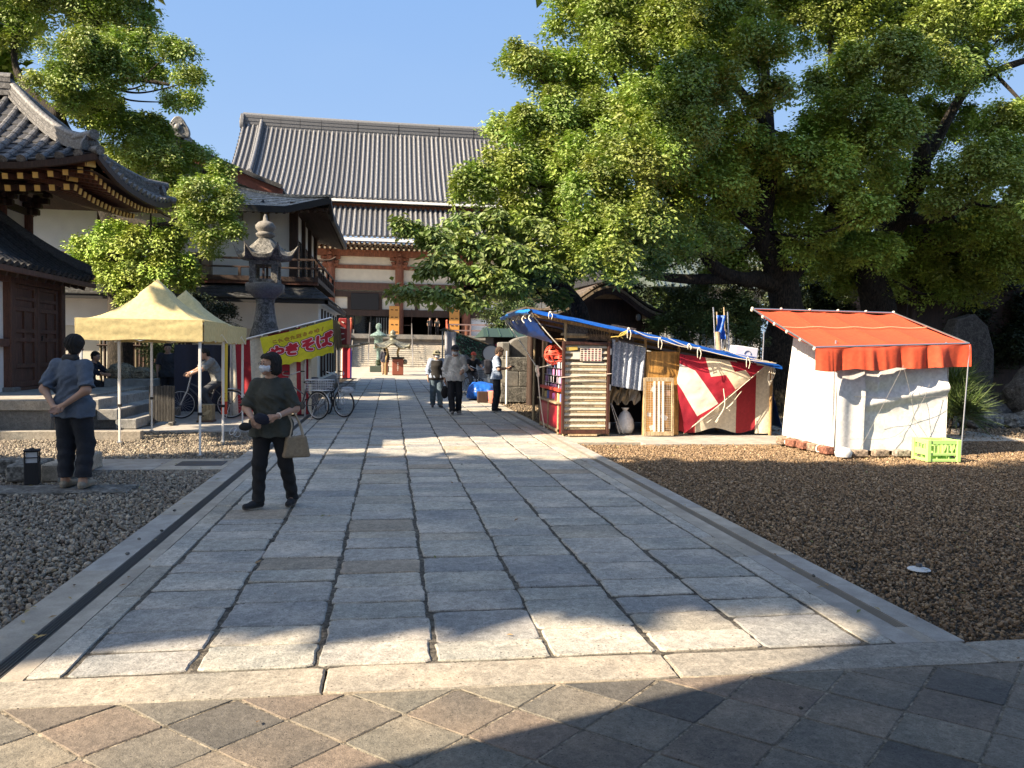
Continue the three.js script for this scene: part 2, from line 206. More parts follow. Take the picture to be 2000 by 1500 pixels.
// ------------------------------------------------------------------ the stone path
{
  R = rng(101);
  const path = structG('path');
  mb().span(-1.80, 2.95, -.06, -.013, -44.4, -4.185).mesh('joint_bed', S.grout, path);
  const JX = [-1.59, -.985, -.37, .25, .885, 1.49, 2.11, 2.735], list = [];
  for (let c = 0; c < 7; c++) {
    let z = -4.205; const first = [.30, .34, .31, .27, .42, .30, .52][c]; let k = 0;
    while (z > -44.2) { let L = k === 0 ? first : rnd(.27, .56) * (R() < .2 ? .75 : 1); if (z - L < -44.3) L = z + 44.3; list.push([c, z, L]); z -= L; k++; }
  }
  list.sort((a, b) => b[1] - a[1]);
  const far = [];
  list.forEach(([c, z, L], i) => {
    const gx = .0125, gz = .009, x0 = JX[c] + gx + rnd(-.006, .008), x1 = JX[c + 1] - gx + rnd(-.008, .006);
    const near = i < 285, y1 = rnd(-.007, .002);
    const g = slabGeo(wornRect(x0, x1, z - L + gz, z - gz, near ? .009 : .006, near ? 5 : 2), -.05, y1, .007);
    const t = near ? .0016 : 0; if (near) { const p = g.attributes.position, tx = rnd(-t, t) * 3, tz = rnd(-t, t) * 3; for (let q = 0; q < p.count; q++) p.setY(q, p.getY(q) + (p.getX(q) - (x0 + x1) / 2) * tx + (p.getZ(q) - z + L / 2) * tz); }
    boxUV(g, R() * 9);
    const warm = R(), m = warm < .045 ? 7 : warm < .13 ? 4 : pick([0, 0, 1, 1, 1, 2, 3, 3, 5, 6, 6]);
    if (near) mesh('paving_stone', g, S.granite[m], path); else (far[m] || (far[m] = [])).push(g);
  });
  far.forEach((gs, i) => { if (gs) mesh('paving_stones', mergeGeometries(gs), S.granite[i], path).userData.kind = 'stuff'; });
  // narrow border stones on both sides
  for (const [xa, xb] of [[-1.765, -1.605], [2.75, 2.90]]) { let z = -4.205; while (z > -44.2) { const L = rnd(.55, 1.05); const z1 = Math.max(z - L, -44.3); const g = slabGeo(wornRect(xa, xb, z1 + .006, z - .006, .005, 3), -.05, rnd(-.008, -.002), .006); boxUV(g, R() * 9); if (z > -20) mesh('border_stone', g, pick([S.granite[0], S.granite[5], S.granite[6], S.granite[2], S.granite[4]]), path); else mesh('border_stone', g, S.granite[6], path); z = z1; } }
  // long stones closing the path, and the diagonal paving in front
  const kerb = structG('kerb'); let x = -3.95; for (const L of [1.84, 1.80, 1.80, 1.83, 1.8, 1.8, 1.8]) { const g = slabGeo(wornRect(x + .006, x + L - .006, -4.185, -3.872, .006, 6), -.08, rnd(-.012, -.006), .008); boxUV(g, R() * 5); mesh('kerb_stone', g, pick(S.slab), kerb); x += L; }
  const pave = structG('pavement'); mb().span(-9, 11, -.09, -.017, -3.875, 6).mesh('joint_bed', S.grout.clone(), pave).material.color.setRGB(.36, .31, .235);
  const hx = .2585, hz = .2405, rest = [];
  for (let i = -34; i <= 44; i++) for (let j = 0; j < 40; j++) {
    if ((i + j) & 1) continue; const cx = -.44 + i * hx, cz = -3.86 + j * hz; if (cx < -8.6 || cx > 10.6) continue;
    let v = [[cx, cz - hz], [cx + hx, cz], [cx, cz + hz], [cx - hx, cz]].map(([a, b]) => { const l = Math.hypot(a - cx, b - cz); return [a - (a - cx) / l * .0065, b - (b - cz) / l * .0065]; });
    if (j === 0) v = [[cx - hx + .012, -3.868], [cx + hx - .012, -3.868], [cx, cz + hz - .0065]].map(([a, b]) => [a, b]);
    const o = []; v.forEach((a, k) => { const b = v[(k + 1) % v.length]; for (const t of [.03, .35, .65, .97]) o.push([lerp(a[0], b[0], t) + rnd(-.0022, .0022), lerp(a[1], b[1], t) + rnd(-.0022, .0022)]); });
    const g = slabGeo(o, -.07, -.012 + rnd(-.002, .0015), .004); boxUV(g, R() * 9);
    if (cx > -2.6 && cx < 3.9 && cz < -2.3) mesh('paving_tile', g, pick(S.tile), pave); else rest.push(g);
  }
  mesh('paving_tiles', mergeGeometries(rest), S.tile[1], pave).userData.kind = 'stuff';
  // drains on both sides: concrete strips, a slotted channel of long bars
  const slotL = M(.13, .125, .12, { roughness: .5, metalness: .3 }), slotR = M(.27, .25, .22, { roughness: .55, metalness: .2 });
  for (const [s, x0, x1] of [[-1, -2.215, -1.77], [1, 2.905, 3.345]]) {
    const d = structG('drain'); const ch = s < 0 ? [-1.985, -1.885] : [3.075, 3.165];
    let z = -4.19; while (z > -44) { const L = z > -12 ? 2.0 : 4.0, z1 = Math.max(z - L, -44.3); for (const [a, b] of [[x0, ch[0]], [ch[1], x1]]) { const g = slabGeo([[a + .002, z1 + .002], [b - .002, z1 + .002], [b - .002, z - .002], [a + .002, z - .002]], -.08, -.008 + rnd(-.001, .001), .005); boxUV(g, R() * 4); mesh('concrete_slab', g, R() < .5 ? S.concrete : S.concreteWarm, d); } z = z1; }
    const end = s > 0 ? -4.45 : -4.19;
    mb().span(ch[0], ch[1], -.12, -.055, -44.3, end).mesh('channel_bed', S.black, d);
    for (let k = 0; k < 5; k++) { const w = (ch[1] - ch[0]) / 5; mb().span(ch[0] + k * w + .005, ch[0] + (k + 1) * w - .008, -.05, -.011, -44.3, end, .002).mesh('grate_bar', s > 0 ? slotR : slotL, d); }
    if (s > 0) mb().span(ch[0], ch[1], -.08, -.0085, end, -4.19).mesh('concrete_slab', S.concreteWarm, d);
  }
  // concrete strip crossing the gravel on the left, with a sunk steel cover
  const w = structG('walkway');
  let xx = -2.22; for (const L of [.9, 1.2, 1.6, 1.7, 2.2, 3, 4]) { const g = slabGeo([[xx - L + .003, -12.28], [xx - .003, -12.28], [xx - .003, -11.25], [xx - L + .003, -11.25]], -.1, -.012 + rnd(-.002, .002), .006); boxUV(g, R() * 5); mesh('concrete_slab', g, R() < .5 ? S.concrete : S.concreteWarm, w); xx -= L; }
  const cov = mesh('drain_cover', mb().span(-2.92, -2.30, -.02, -.004, -11.96, -11.55, .003).geo(), M(.10, .10, .105, { roughness: .6, metalness: .5 })); tag(cov, 'dark flat steel drain cover sunk in the concrete strip by the yellow tent', 'drain cover');
  // concrete apron under the stalls on the right
  const ap = structG('concrete_apron'); mb().span(3.36, 4.6, -.08, -.02, -16.2, -14.35, .006).mesh('concrete_slab', S.concreteWarm, ap); mb().span(4.606, 7.8, -.08, -.017, -18.5, -14.05, .006).mesh('concrete_slab', S.concrete, ap); mb().span(7.806, 13, -.08, -.024, -18.5, -14.6, .006).mesh('concrete_slab', S.concreteWarm, ap);
  mb().span(-8.5, -2.22, -.1, -.012, -24.5, -16.15).mesh('paving_slab', S.concrete, structG('yard_paving'));
}
// ------------------------------------------------------------------ gravel
function gravel(name, rects, n, size, cols, seed, mat) {
  R = rng(seed); const g0 = new THREE.IcosahedronGeometry(1, 0), p = g0.attributes.position; const mem = {}; for (let i = 0; i < p.count; i++) { const k = [p.getX(i), p.getY(i), p.getZ(i)].map((q) => q.toFixed(3)).join(); const s = mem[k] || (mem[k] = rnd(.72, 1.15)); p.setXYZ(i, p.getX(i) * s, p.getY(i) * s, p.getZ(i) * s); }
  g0.computeVertexNormals(); const im = new THREE.InstancedMesh(norm(g0), mat, n), m = M4(), q = new THREE.Quaternion(), c = new THREE.Color(); let k = 0;
  const ar = rects.map((r) => Math.abs((r[1] - r[0]) * (r[3] - r[2]))), tot = ar.reduce((a, b) => a + b);
  rects.forEach((r, ri) => { const cnt = ri === rects.length - 1 ? n - k : Math.floor(n * ar[ri] / tot); for (let i = 0; i < cnt; i++) { let x = rnd(r[0], r[1]), z = rnd(r[2], r[3]); if (r[4] && !r[4](x, z)) { x = r[5][0] + rnd(-.3, .3); z = r[5][1] + rnd(-.3, .3); } const s = size * (R() < .06 ? rnd(1.3, 1.9) : rnd(.45, 1.25)); q.setFromEuler(new THREE.Euler(rnd(0, 6), rnd(0, 6), rnd(0, 6))); m.compose(V(x, -.055 + rnd(0, .034) + .018 * fbm(x * .9, 3, z * .9, 2), z), q, V(s * rnd(.8, 1.35), s * rnd(.5, .85), s * rnd(.8, 1.2))); im.setMatrixAt(k, m); const a = pick(cols), v = rnd(.7, 1.25); im.setColorAt(k, c.setRGB(a[0] * v, a[1] * v, a[2] * v)); k++; } });
  im.name = name; im.castShadow = im.receiveShadow = true; scene.add(im); return im;
}
{
  const gm = new THREE.MeshStandardMaterial({ color: 0xffffff, roughness: .9 });
  tag(gravel('gravel', [[-7.6, -2.23, -11.23, -4.6], [-9, -2.23, -16.1, -12.3]], 98000, .0165, [[.265, .225, .175], [.32, .275, .21], [.17, .15, .12], [.37, .32, .25], [.21, .17, .135]], 5, gm), 'pale pebble gravel left of the stone path', 'gravel', null, 'stuff');
  tag(gravel('gravel', [[3.36, 8.5, -14.0, -3.9], [8.5, 14, -14.5, -6]], 150000, .0135, [[.25, .165, .092], [.31, .215, .125], [.165, .11, .066], [.36, .26, .165], [.20, .135, .082]], 6, gm), 'brown gravel around the orange stall right of the path', 'gravel', null, 'stuff');
  tag(gravel('gravel', [[3.36, 4.3, -26, -16.3], [7.85, 15, -22, -14.7]], 16000, .022, [[.20, .15, .10], [.15, .12, .09], [.26, .20, .13]], 8, gm), 'dark gravel strip beside the path behind the blue stall', 'gravel', null, 'stuff');
}
{ // dry leaves scattered on the gravel and along the edges of the path
  R = rng(77); const n = 620, sh = new THREE.BufferGeometry(); sh.setAttribute('position', new THREE.BufferAttribute(new Float32Array([-.5, 0, 0, 0, .08, .2, .5, 0, 0, -.5, 0, 0, .5, 0, 0, 0, .06, -.2]), 3)); sh.computeVertexNormals(); boxUV(sh); const im = new THREE.InstancedMesh(sh, new THREE.MeshStandardMaterial({ color: 0xffffff, roughness: .8, side: THREE.DoubleSide }), n), c = new THREE.Color();
  for (let i = 0; i < n; i++) { const k = R(); let x, z; if (k < .45) { x = rnd(3.5, 11); z = rnd(-14, -4.2); } else if (k < .75) { x = rnd(-7, -2.3); z = rnd(-16, -4.8); } else if (k < .9) { x = (R() < .5 ? -2.0 : 3.1) + rnd(-.25, .25); z = rnd(-20, -4.4); } else { x = rnd(-3, 5); z = rnd(-20, -2.4); } const s = rnd(.03, .075); im.setMatrixAt(i, M4().compose(V(x, Math.abs(x - .5) > 2.9 ? .006 : .003, z), new THREE.Quaternion().setFromEuler(new THREE.Euler(rnd(-.25, .25), rnd(0, 6.3), rnd(-.25, .25))), V(s, s, s))); const a = pick([[.30, .19, .08], [.22, .13, .06], [.36, .27, .11], [.16, .17, .05]]); im.setColorAt(i, c.setRGB(...a)); }
  im.name = 'fallen_leaves'; im.castShadow = im.receiveShadow = true; scene.add(im); tag(im, 'dry brown leaves scattered over the gravel and paving', 'leaves', null, 'stuff'); }
// ------------------------------------------------------------------ tiled roofs
// one roof face: eave from A along dir (unit) for L metres, rising inward along n; prof(s) = height gained s metres in; smax(u) = how far in the face reaches
function tiledFace(parent, o) {
  const { A, dir, n, L, prof, smax, pitch, r, rowMat, flatMat, up = () => 0, course = .27, seg = 8, cap = true, rowName = 'tile_row', flatName = 'roof_surface', collars = true, half = true } = o;
  const P = (u, s, e = 0) => V(A.x + dir.x * u + n.x * s, A.y + prof(s) + up(u, s) + e, A.z + dir.z * u + n.z * s);
  const N = Math.round(L / pitch), du = L / N, pos = [];
  const quad = (a, b, c, d) => { for (const q of [a, b, c, a, c, d]) pos.push(q.x, q.y, q.z); };
  for (let i = 0; i < N; i++) { const u0 = i * du, u1 = u0 + du, sm = Math.max(smax(u0 + du / 2), .05); const k = Math.max(1, Math.ceil(sm / course));
    for (let j = 0; j < k; j++) { const s0 = sm * j / k, s1 = sm * (j + 1) / k, m0 = Math.min(smax(u0), s1), m1 = Math.min(smax(u1), s1), a0 = Math.min(smax(u0), s0), a1 = Math.min(smax(u1), s0); const e = collars ? .028 : .012; quad(P(u0, a0, e), P(u1, a1, e), P(u1, m1, 0), P(u0, m0, 0)); quad(P(u0, a0, 0), P(u1, a1, 0), P(u1, a1, e), P(u0, a0, e)); } }
  const g = new THREE.BufferGeometry(); g.setAttribute('position', new THREE.BufferAttribute(new Float32Array(pos), 3)); g.computeVertexNormals(); boxUV(g);
  mesh(flatName, g, flatMat, parent);
  for (let i = 0; i <= N; i++) { const u = i * du, sm = smax(clamp(u, .02, L - .02)); if (sm < r) continue; const b = [], K = collars ? Math.max(2, Math.ceil(sm / course)) : seg;
    const ring = (s, rr) => { const c = P(u, s, r * .15), t = P(u, Math.min(s + .05, sm + .05)).sub(P(u, s)).normalize(), y = V().crossVectors(t, dir).normalize(); if (y.y < 0) y.negate(); const out = []; for (let k = 0; k <= 6; k++) { const a = PI * k / 6; out.push(c.clone().addScaledVector(dir, Math.cos(a) * rr).addScaledVector(y, Math.sin(a) * rr)); } return out; };
    const q = []; const Q = (a, b2) => { for (let k = 0; k < 6; k++) for (const p of [a[k], a[k + 1], b2[k + 1], a[k], b2[k + 1], b2[k]]) q.push(p.x, p.y, p.z); };
    let prev = null; for (let k = 0; k < K; k++) { const s0 = sm * k / K, s1 = sm * (k + 1) / K, a = ring(s0, r * (collars ? 1.04 : 1)), c = ring(s1, r * (collars ? .92 : 1)); if (prev && collars) Q(prev, a); Q(a, c); prev = c; }
    if (cap) { const a = ring(0, r * 1.12), c = P(u, 0, r * .15), lo = a.map((p) => c.clone().multiplyScalar(2).sub(p)); for (let k = 0; k < 6; k++) for (const p of [c, a[k], a[k + 1], c, lo[k], lo[k + 1]]) { const w = p.clone().addScaledVector(n, -.03); q.push(w.x, w.y, w.z); } for (let k = 0; k < 6; k++) for (const [m, m2] of [[a[k], a[k + 1]], [lo[k], lo[k + 1]]]) for (const [p, e] of [[m, -.03], [m2, -.03], [m2, .05], [m, -.03], [m2, .05], [m, .05]]) { const w = p.clone().addScaledVector(n, e); q.push(w.x, w.y, w.z); } }
    const gg = new THREE.BufferGeometry(); gg.setAttribute('position', new THREE.BufferAttribute(new Float32Array(q), 3)); gg.computeVertexNormals(); boxUV(gg, i * .37);
    mesh(rowName, gg, Array.isArray(rowMat) ? pick(rowMat) : rowMat, parent);
  }
  return P;
}
// a stacked-tile ridge along a list of points
function ridge(parent, pts, w, h, layers, mat, top, endW = 1.35, name = 'ridge') {
  const b = mb(); const c = new THREE.CatmullRomCurve3(pts), K = Math.max(1, (pts.length - 1) * 4), q = c.getPoints(K);
  for (let i = 0; i < K; i++) for (let l = 0; l < layers; l++) { const e = V(0, h * (l + .5) / layers, 0); b.beam(q[i].clone().add(e), q[i + 1].clone().add(e).addScaledVector(q[i + 1].clone().sub(q[i]), .02), w * (1 - .3 * l / layers) * (l & 1 ? .84 : 1), h / layers * 1.02); }
  const m = b.mesh(name, mat, parent);
  mb().tube(q.map((p) => p.clone().add(V(0, h + w * .12, 0))), w * .34, 10, K * 2).mesh('ridge_cap', top || mat, m);
  return m;
}
function onigawara(parent, p, ry, s, mat) { const b = mb(); const sh = new THREE.Shape(); sh.moveTo(-.5, 0); sh.quadraticCurveTo(-.62, .3, -.36, .62); sh.quadraticCurveTo(-.2, 1, 0, 1); sh.quadraticCurveTo(.2, 1, .36, .62); sh.quadraticCurveTo(.62, .3, .5, 0); sh.closePath(); b.add(new THREE.ExtrudeGeometry(sh, { depth: .16, bevelEnabled: true, bevelSize: .04, bevelThickness: .05, bevelSegments: 2, curveSegments: 6 }), xf(0, 0, -.08)); b.sph(0, .45, .12, .2, 1, 1.1, .6, 10); b.sph(-.2, .62, .12, .08, 1, 1, 1, 8); b.sph(.2, .62, .12, .08, 1, 1, 1, 8); const m = b.mesh('ridge_end_tile', mat, parent); m.position.copy(p); m.rotation.y = ry; m.scale.setScalar(s); return m; }

// ------------------------------------------------------------------ the small hall on the left: two tiled roofs, red-brown timber, doors facing the path
{
  R = rng(202);
  const h = thing('temple_hall', 'timber hall with two tiers of grey tiled roof and closed panelled doors, far left', 'temple hall');
  // upper roof
  const X1 = -6, X0 = -13.2, Z1 = -17.8, Z0 = -23.4, ey = 5.30, S2 = 2.8, prof = (s) => .50 * s + .085 * s * s, up = (L) => (u, s) => .30 * Math.pow(Math.max(0, 1 - Math.min(u, L - u) / 2.3), 2) * Math.max(0, 1 - s / 1.6);
  const rows = [S.tileRow, M(.24, .235, .235, { map: T.rough, rep: .5, roughness: .5 }), M(.17, .17, .175, { map: T.rough, rep: .5, roughness: .5 })];
  const f = (A, dir, n, L, cut) => tiledFace(h, { A, dir, n, L, prof, smax: cut, pitch: .36, r: .085, rowMat: rows, flatMat: S.tileFlat, up: up(L) });
  f(V(X0, ey, Z1), V(1, 0, 0), V(0, 0, -1), X1 - X0, (u) => Math.min(u, X1 - X0 - u, S2));
  f(V(X1, ey, Z1), V(0, 0, -1), V(-1, 0, 0), Z1 - Z0, (u) => Math.min(u, Z1 - Z0 - u));
  f(V(X0, ey, Z0), V(1, 0, 0), V(0, 0, 1), X1 - X0, (u) => Math.min(u, X1 - X0 - u, S2));
  f(V(X0, ey, Z1), V(0, 0, -1), V(1, 0, 0), Z1 - Z0, (u) => Math.min(u, Z1 - Z0 - u));
  const hip = (x, z, sx, sz, end = .12) => { const p = []; for (let i = 0; i <= 6; i++) { const t = lerp(end, S2, i / 6); p.push(V(x + sx * t, ey + prof(t) + .3 * Math.pow(Math.max(0, 1 - t / 2.3), 2) * Math.max(0, 1 - t / 1.6) + .02, z + sz * t)); } return p; };
  for (const [x, z, sx, sz] of [[X1, Z1, -1, -1], [X1, Z0, -1, 1], [X0, Z1, 1, -1], [X0, Z0, 1, 1]]) { const p = hip(x, z, sx, sz, .28); ridge(h, p, .26, .24, 4, rows[1], rows[1]); const q = p[0]; onigawara(h, V(q.x - sx * .08, q.y - .02, q.z - sz * .08), Math.atan2(-sx, -sz), .36, rows[0]); mb().bar(V(q.x + sx * .35, q.y + .32, q.z + sz * .35), V(q.x - sx * .2, q.y + .30, q.z - sz * .2), .10, .105, 12).mesh('tile_row', rows[1], h); mb().bar(V(q.x + sx * .3, q.y + .04, q.z + sz * .3), V(q.x - sx * .36, q.y - .05, q.z - sz * .36), .085, .095, 12).mesh('tile_row', rows[1], h); }
  ridge(h, [V(X0 + S2, ey + prof(S2), (Z0 + Z1) / 2), V(X1 - S2, ey + prof(S2), (Z0 + Z1) / 2)], .34, .40, 5, rows[1], rows[1]);
  // soffit, eave boards, two tiers of rafters with gilded ends, on the two sides that show
  const wb = mb(); const off = (t) => ey - .16 - .0 + prof(t) * .6;
  const soff = (a, b, c, d) => polys([a, b, c, d], [[0, 1, 2, 3]]);
  const wy = ey + .35; const bx1 = -9.1, bx0 = -12.5, bz1 = -19.2, bz0 = -22.0;
  for (const k of [0]) { wb.add(soff(V(X0 + .1, ey - .08, Z1 - .1), V(X1 - .1, ey - .08, Z1 - .1), V(bx1, wy, bz1), V(bx0, wy, bz1))); wb.add(soff(V(X1 - .1, ey - .08, Z1 - .1), V(X1 - .1, ey - .08, Z0 + .1), V(bx1, wy, bz0), V(bx1, wy, bz1))); wb.add(soff(V(X1 - .1, ey - .08, Z0 + .1), V(X0 + .1, ey - .08, Z0 + .1), V(bx0, wy, bz0), V(bx1, wy, bz0))); wb.add(soff(V(X0 + .1, ey - .08, Z0 + .1), V(X0 + .1, ey - .08, Z1 - .1), V(bx0, wy, bz1), V(bx0, wy, bz0))); }
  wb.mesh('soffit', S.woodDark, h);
  const eb = (a, b, w, hh) => { const q = []; for (let i = 0; i <= 10; i++) { const t = i / 10, p = a.clone().lerp(b, t), L = a.distanceTo(b), u = t * L; p.y += .30 * Math.pow(Math.max(0, 1 - Math.min(u, L - u) / 2.3), 2); q.push(p); } const m = mb(); for (let i = 0; i < 10; i++) m.beam(q[i], q[i + 1], w, hh); m.mesh('eave_board', S.woodDark, h); };
  eb(V(X0, ey - .10, Z1 + -.02), V(X1, ey - .10, Z1 - .02), .10, .13); eb(V(X1 - .02, ey - .10, Z1), V(X1 - .02, ey - .10, Z0), .10, .13);
  const rafter = (p, q, w, cap = true) => { const m = mb().beam(p, q, w, w * 1.15).mesh('rafter', S.woodRed, h); if (cap) { const d = p.clone().sub(q).normalize(); mb().beam(p.clone().addScaledVector(d, .018), p.clone().addScaledVector(d, -.004), w * 1.06, w * 1.2).mesh('gilded_end', S.gold, m); } };
  const lift = (u, L) => .30 * Math.pow(Math.max(0, 1 - Math.min(u, L - u) / 2.3), 2);
  for (let k = 0; k < 15; k++) { const x = X1 - .42 - k * .29, a = lift(X1 - x, 7.2); rafter(V(x, ey - .25 + a, Z1 - .26), V(x, ey - .02 + a * .4, Z1 - 1.6), .10); if (k > 1) rafter(V(x + .14, ey - .40 + a * .8, Z1 - .72), V(x + .14, ey - .1 + a * .3, Z1 - 1.9), .105); }
  for (let k = 0; k < 19; k++) { const z = Z1 - .42 - k * .262, a = lift(Z1 - z, 5.6); rafter(V(X1 - .26, ey - .25 + a, z), V(X1 - 1.6, ey - .02 + a * .4, z), .10); if (k > 1 && k < 18) rafter(V(X1 - .72, ey - .40 + a * .8, z + .13), V(X1 - 1.9, ey - .1 + a * .3, z + .13), .105); }
  for (const [d, y, w] of [[.22, -.14, .2], [.78, -.34, .22]]) { const m = mb().beam(V(X1 - d, ey + y + .26, Z1 - d), V(bx1, wy - .1, bz1), w, w).mesh('hip_rafter', S.woodRed, h); mb().beam(V(X1 - d + .02, ey + y + .262, Z1 - d + .02), V(X1 - d - .01, ey + y + .26, Z1 - d - .01), w * 1.05, w * 1.05).mesh('gilded_end', S.gold, m); }
  // upper body with brackets
  mb().span(bx0, bx1, 3.6, wy, bz0, bz1).mesh('wall', S.plasterCream, h);
  const br = (x, y, z, s) => { const b = mb(); for (let l = 0; l < 3; l++) { b.box(x, y + l * .24 * s, z, (.35 + l * .42) * s, .13 * s, .14 * s, { c: .02 }); b.box(x, y + l * .24 * s, z, .14 * s, .13 * s, (.35 + l * .42) * s, { c: .02 }); for (const e of [-1, 1]) { b.box(x + e * (.15 + l * .2) * s, y + (l * .24 + .13) * s, z, .16 * s, .1 * s, .16 * s, { c: .02 }); b.box(x, y + (l * .24 + .13) * s, z + e * (.15 + l * .2) * s, .16 * s, .1 * s, .16 * s, { c: .02 }); } } b.mesh('bracket', S.woodDark, h); };
  for (const z of [bz1, (bz0 + bz1) / 2, bz0]) { mb().bar(V(bx1 + .03, 3.5, z), V(bx1 + .03, wy - .7, z), .13).mesh('pillar', S.woodRed, h); br(bx1 + .1, wy - .72, z, 1.15); }
  for (const x of [bx0, (bx0 + bx1) / 2]) { mb().bar(V(x, 3.5, bz1 + .03), V(x, wy - .7, bz1 + .03), .13).mesh('pillar', S.woodRed, h); br(x, wy - .72, bz1 + .1, 1.15); }
  for (const y of [4.05, wy - .82]) { mb().span(bx1 + .02, bx1 + .10, y, y + .16, bz0 - .2, bz1 + .2).mesh('beam', S.woodDark, h); mb().span(bx0 - .2, bx1 + .2, y, y + .16, bz1 + .02, bz1 + .1).mesh('beam', S.woodDark, h); }
  // lower roof over the doors
  const LX = -7.48, LZ1 = -16.3, LZ0 = -22.05, ly = 3.20, lprof = (s) => .62 * s + .12 * s * s, LS = 1.9, LL = LZ1 - LZ0;
  const dark = [S.tileDark, M(.045, .047, .052, { map: T.rough, rep: .5, roughness: .55 }), M(.07, .07, .075, { map: T.rough, rep: .5, roughness: .6 })];
  const lup = (u, s) => .16 * Math.pow(Math.max(0, 1 - (LL - u) / 1.4), 2) * Math.max(0, 1 - s);
  tiledFace(h, { A: V(LX, ly, LZ1), dir: V(0, 0, -1), n: V(-1, 0, 0), L: LL, prof: lprof, smax: (u) => Math.min(LS, LL - u + .02, u + .02), pitch: .30, r: .075, rowMat: dark, flatMat: S.tileDark, up: lup });
  tiledFace(h, { A: V(LX - 6, ly, LZ1), dir: V(1, 0, 0), n: V(0, 0, -1), L: 6, prof: lprof, smax: (u) => Math.min(LS, 6 - u + .02), pitch: .30, r: .075, rowMat: dark, flatMat: S.tileDark });
  tiledFace(h, { A: V(LX - 6, ly, LZ0), dir: V(1, 0, 0), n: V(0, 0, 1), L: 6, prof: lprof, smax: (u) => Math.min(LS, 6 - u + .02), pitch: .30, r: .075, rowMat: dark, flatMat: S.tileDark });
  { const p = []; for (let i = 0; i <= 5; i++) { const t = lerp(.1, LS, i / 5); p.push(V(LX - t, ly + lprof(t) + .14 * Math.pow(Math.max(0, 1 - t / 1.4), 2), LZ0 + t)); } ridge(h, p, .2, .16, 3, dark[0], dark[0]); }
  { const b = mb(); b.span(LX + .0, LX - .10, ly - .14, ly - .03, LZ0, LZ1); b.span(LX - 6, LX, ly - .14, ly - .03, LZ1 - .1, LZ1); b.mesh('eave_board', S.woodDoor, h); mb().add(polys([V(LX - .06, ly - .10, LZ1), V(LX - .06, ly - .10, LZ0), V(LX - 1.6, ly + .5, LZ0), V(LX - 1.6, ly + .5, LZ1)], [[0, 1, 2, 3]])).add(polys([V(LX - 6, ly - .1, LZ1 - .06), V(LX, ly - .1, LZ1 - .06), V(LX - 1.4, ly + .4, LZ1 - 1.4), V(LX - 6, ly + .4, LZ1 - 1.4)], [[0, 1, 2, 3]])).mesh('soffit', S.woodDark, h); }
  for (let k = 0; k < 12; k++) { const z = LZ1 - .3 - k * .46; mb().beam(V(LX - .14, ly - .18, z), V(LX - 1.3, ly + .28, z), .09, .1).mesh('rafter', S.woodDark, h); }
  // lower body, pillars, doors (facing the path) on a stone floor
  const wx = -8.1, fy = .55; mb().span(-12.8, wx - .08, fy, 3.3, -21.5, -17.1).mesh('wall', S.plaster, h);
  for (const z of [-17.15, -18.72, -21.42]) { mb().span(wx - .14, wx + .08, fy, 3.45, z - .11, z + .11, .015).mesh('pillar', S.woodDoor, h); mb().span(wx - .2, wx + .14, fy - .02, fy + .13, z - .18, z + .18, .02).mesh('pillar_base', S.stoneMid, h); }
  mb().span(wx - .12, wx + .05, 1.55, 1.72, -18.62, -17.25, .01).mesh('beam', S.woodDoor, h);
  mb().span(wx - .13, wx + .06, 2.93, 3.12, -21.3, -17.25, .01).mesh('beam', S.woodDoor, h);
  mb().span(wx - .13, wx + .06, fy, fy + .10, -21.3, -18.84, .01).mesh('door_sill', S.woodDoor, h);
  for (const [z0, z1] of [[-18.86, -20.05], [-20.07, -21.26]]) { const d = mb().span(wx - .09, wx - .03, fy + .11, 2.92, z0, z1).mesh('door', S.woodDoor, h); const zc = (z0 + z1) / 2, W = Math.abs(z1 - z0); const bar = (ya, yb, za, zb) => mb().span(wx - .035, wx + .012, ya, yb, za, zb, .006).mesh('door_rail', S.woodDoor, d);
    const yb = fy + .11; bar(yb, 2.92, z0, z0 - .13); bar(yb, 2.92, z1 + .13, z1); for (const [a, b] of [[0, .12], [.42, .52], [1.0, 1.09], [1.2, 1.29], [1.68, 1.78], [1.92, 2.0], [2.18, 2.26]]) bar(yb + a, yb + b, z0 - .132, z1 + .132); for (const [a, b] of [[.52, 1.0], [1.09, 1.2], [1.29, 1.68]]) bar(yb + a, yb + b, zc + .05, zc - .05); }
  mb().box(wx + .03, 1.75, -20.28, .03, .12, .03).mesh('door_lock', S.black, h);
  // platform of cut stone with a coping, low kerb and steps towards the path
  const pl = mb().span(-14.5, -6.05, -.1, fy - .12, -24, -15.52).mesh('platform', S.soil, h);
  { let x = -6.0; for (const L of [1.0, 1.15, 1.1, 1.2, 1.2, 1.2, 1.3]) { mb().span(x - L + .004, x - .004, 0, .44, -15.56, -15.42, .006).mesh('facing_stone', pick([S.slab[1], S.slab[0], S.stoneMid]), h); x -= L; } x = -5.92; for (const L of [1.35, 1.4, 1.4, 1.5, 1.5, 1.5]) { mb().span(x - L + .004, x - .004, .44, .62, -16.1, -15.36, .008).mesh('coping_stone', pick(S.slab), h); x -= L; } }
  { let z = -15.56; for (const L of [.62, 1.2, 1.2, 1.2, 1.2, 1.2, 1.2]) { mb().span(-6.08, -5.98, 0, .44, z - L + .004, z - .004, .006).mesh('facing_stone', pick(S.slab), h); mb().span(-6.6, -5.92, .44, .62, z - L - .54 + .004, z - .546, .008).mesh('coping_stone', pick(S.slab), h); z -= L; } }
  mb().span(-14.4, -6.55, .40, .585, -23.9, -16.08).mesh('stone_floor', S.concrete, h);
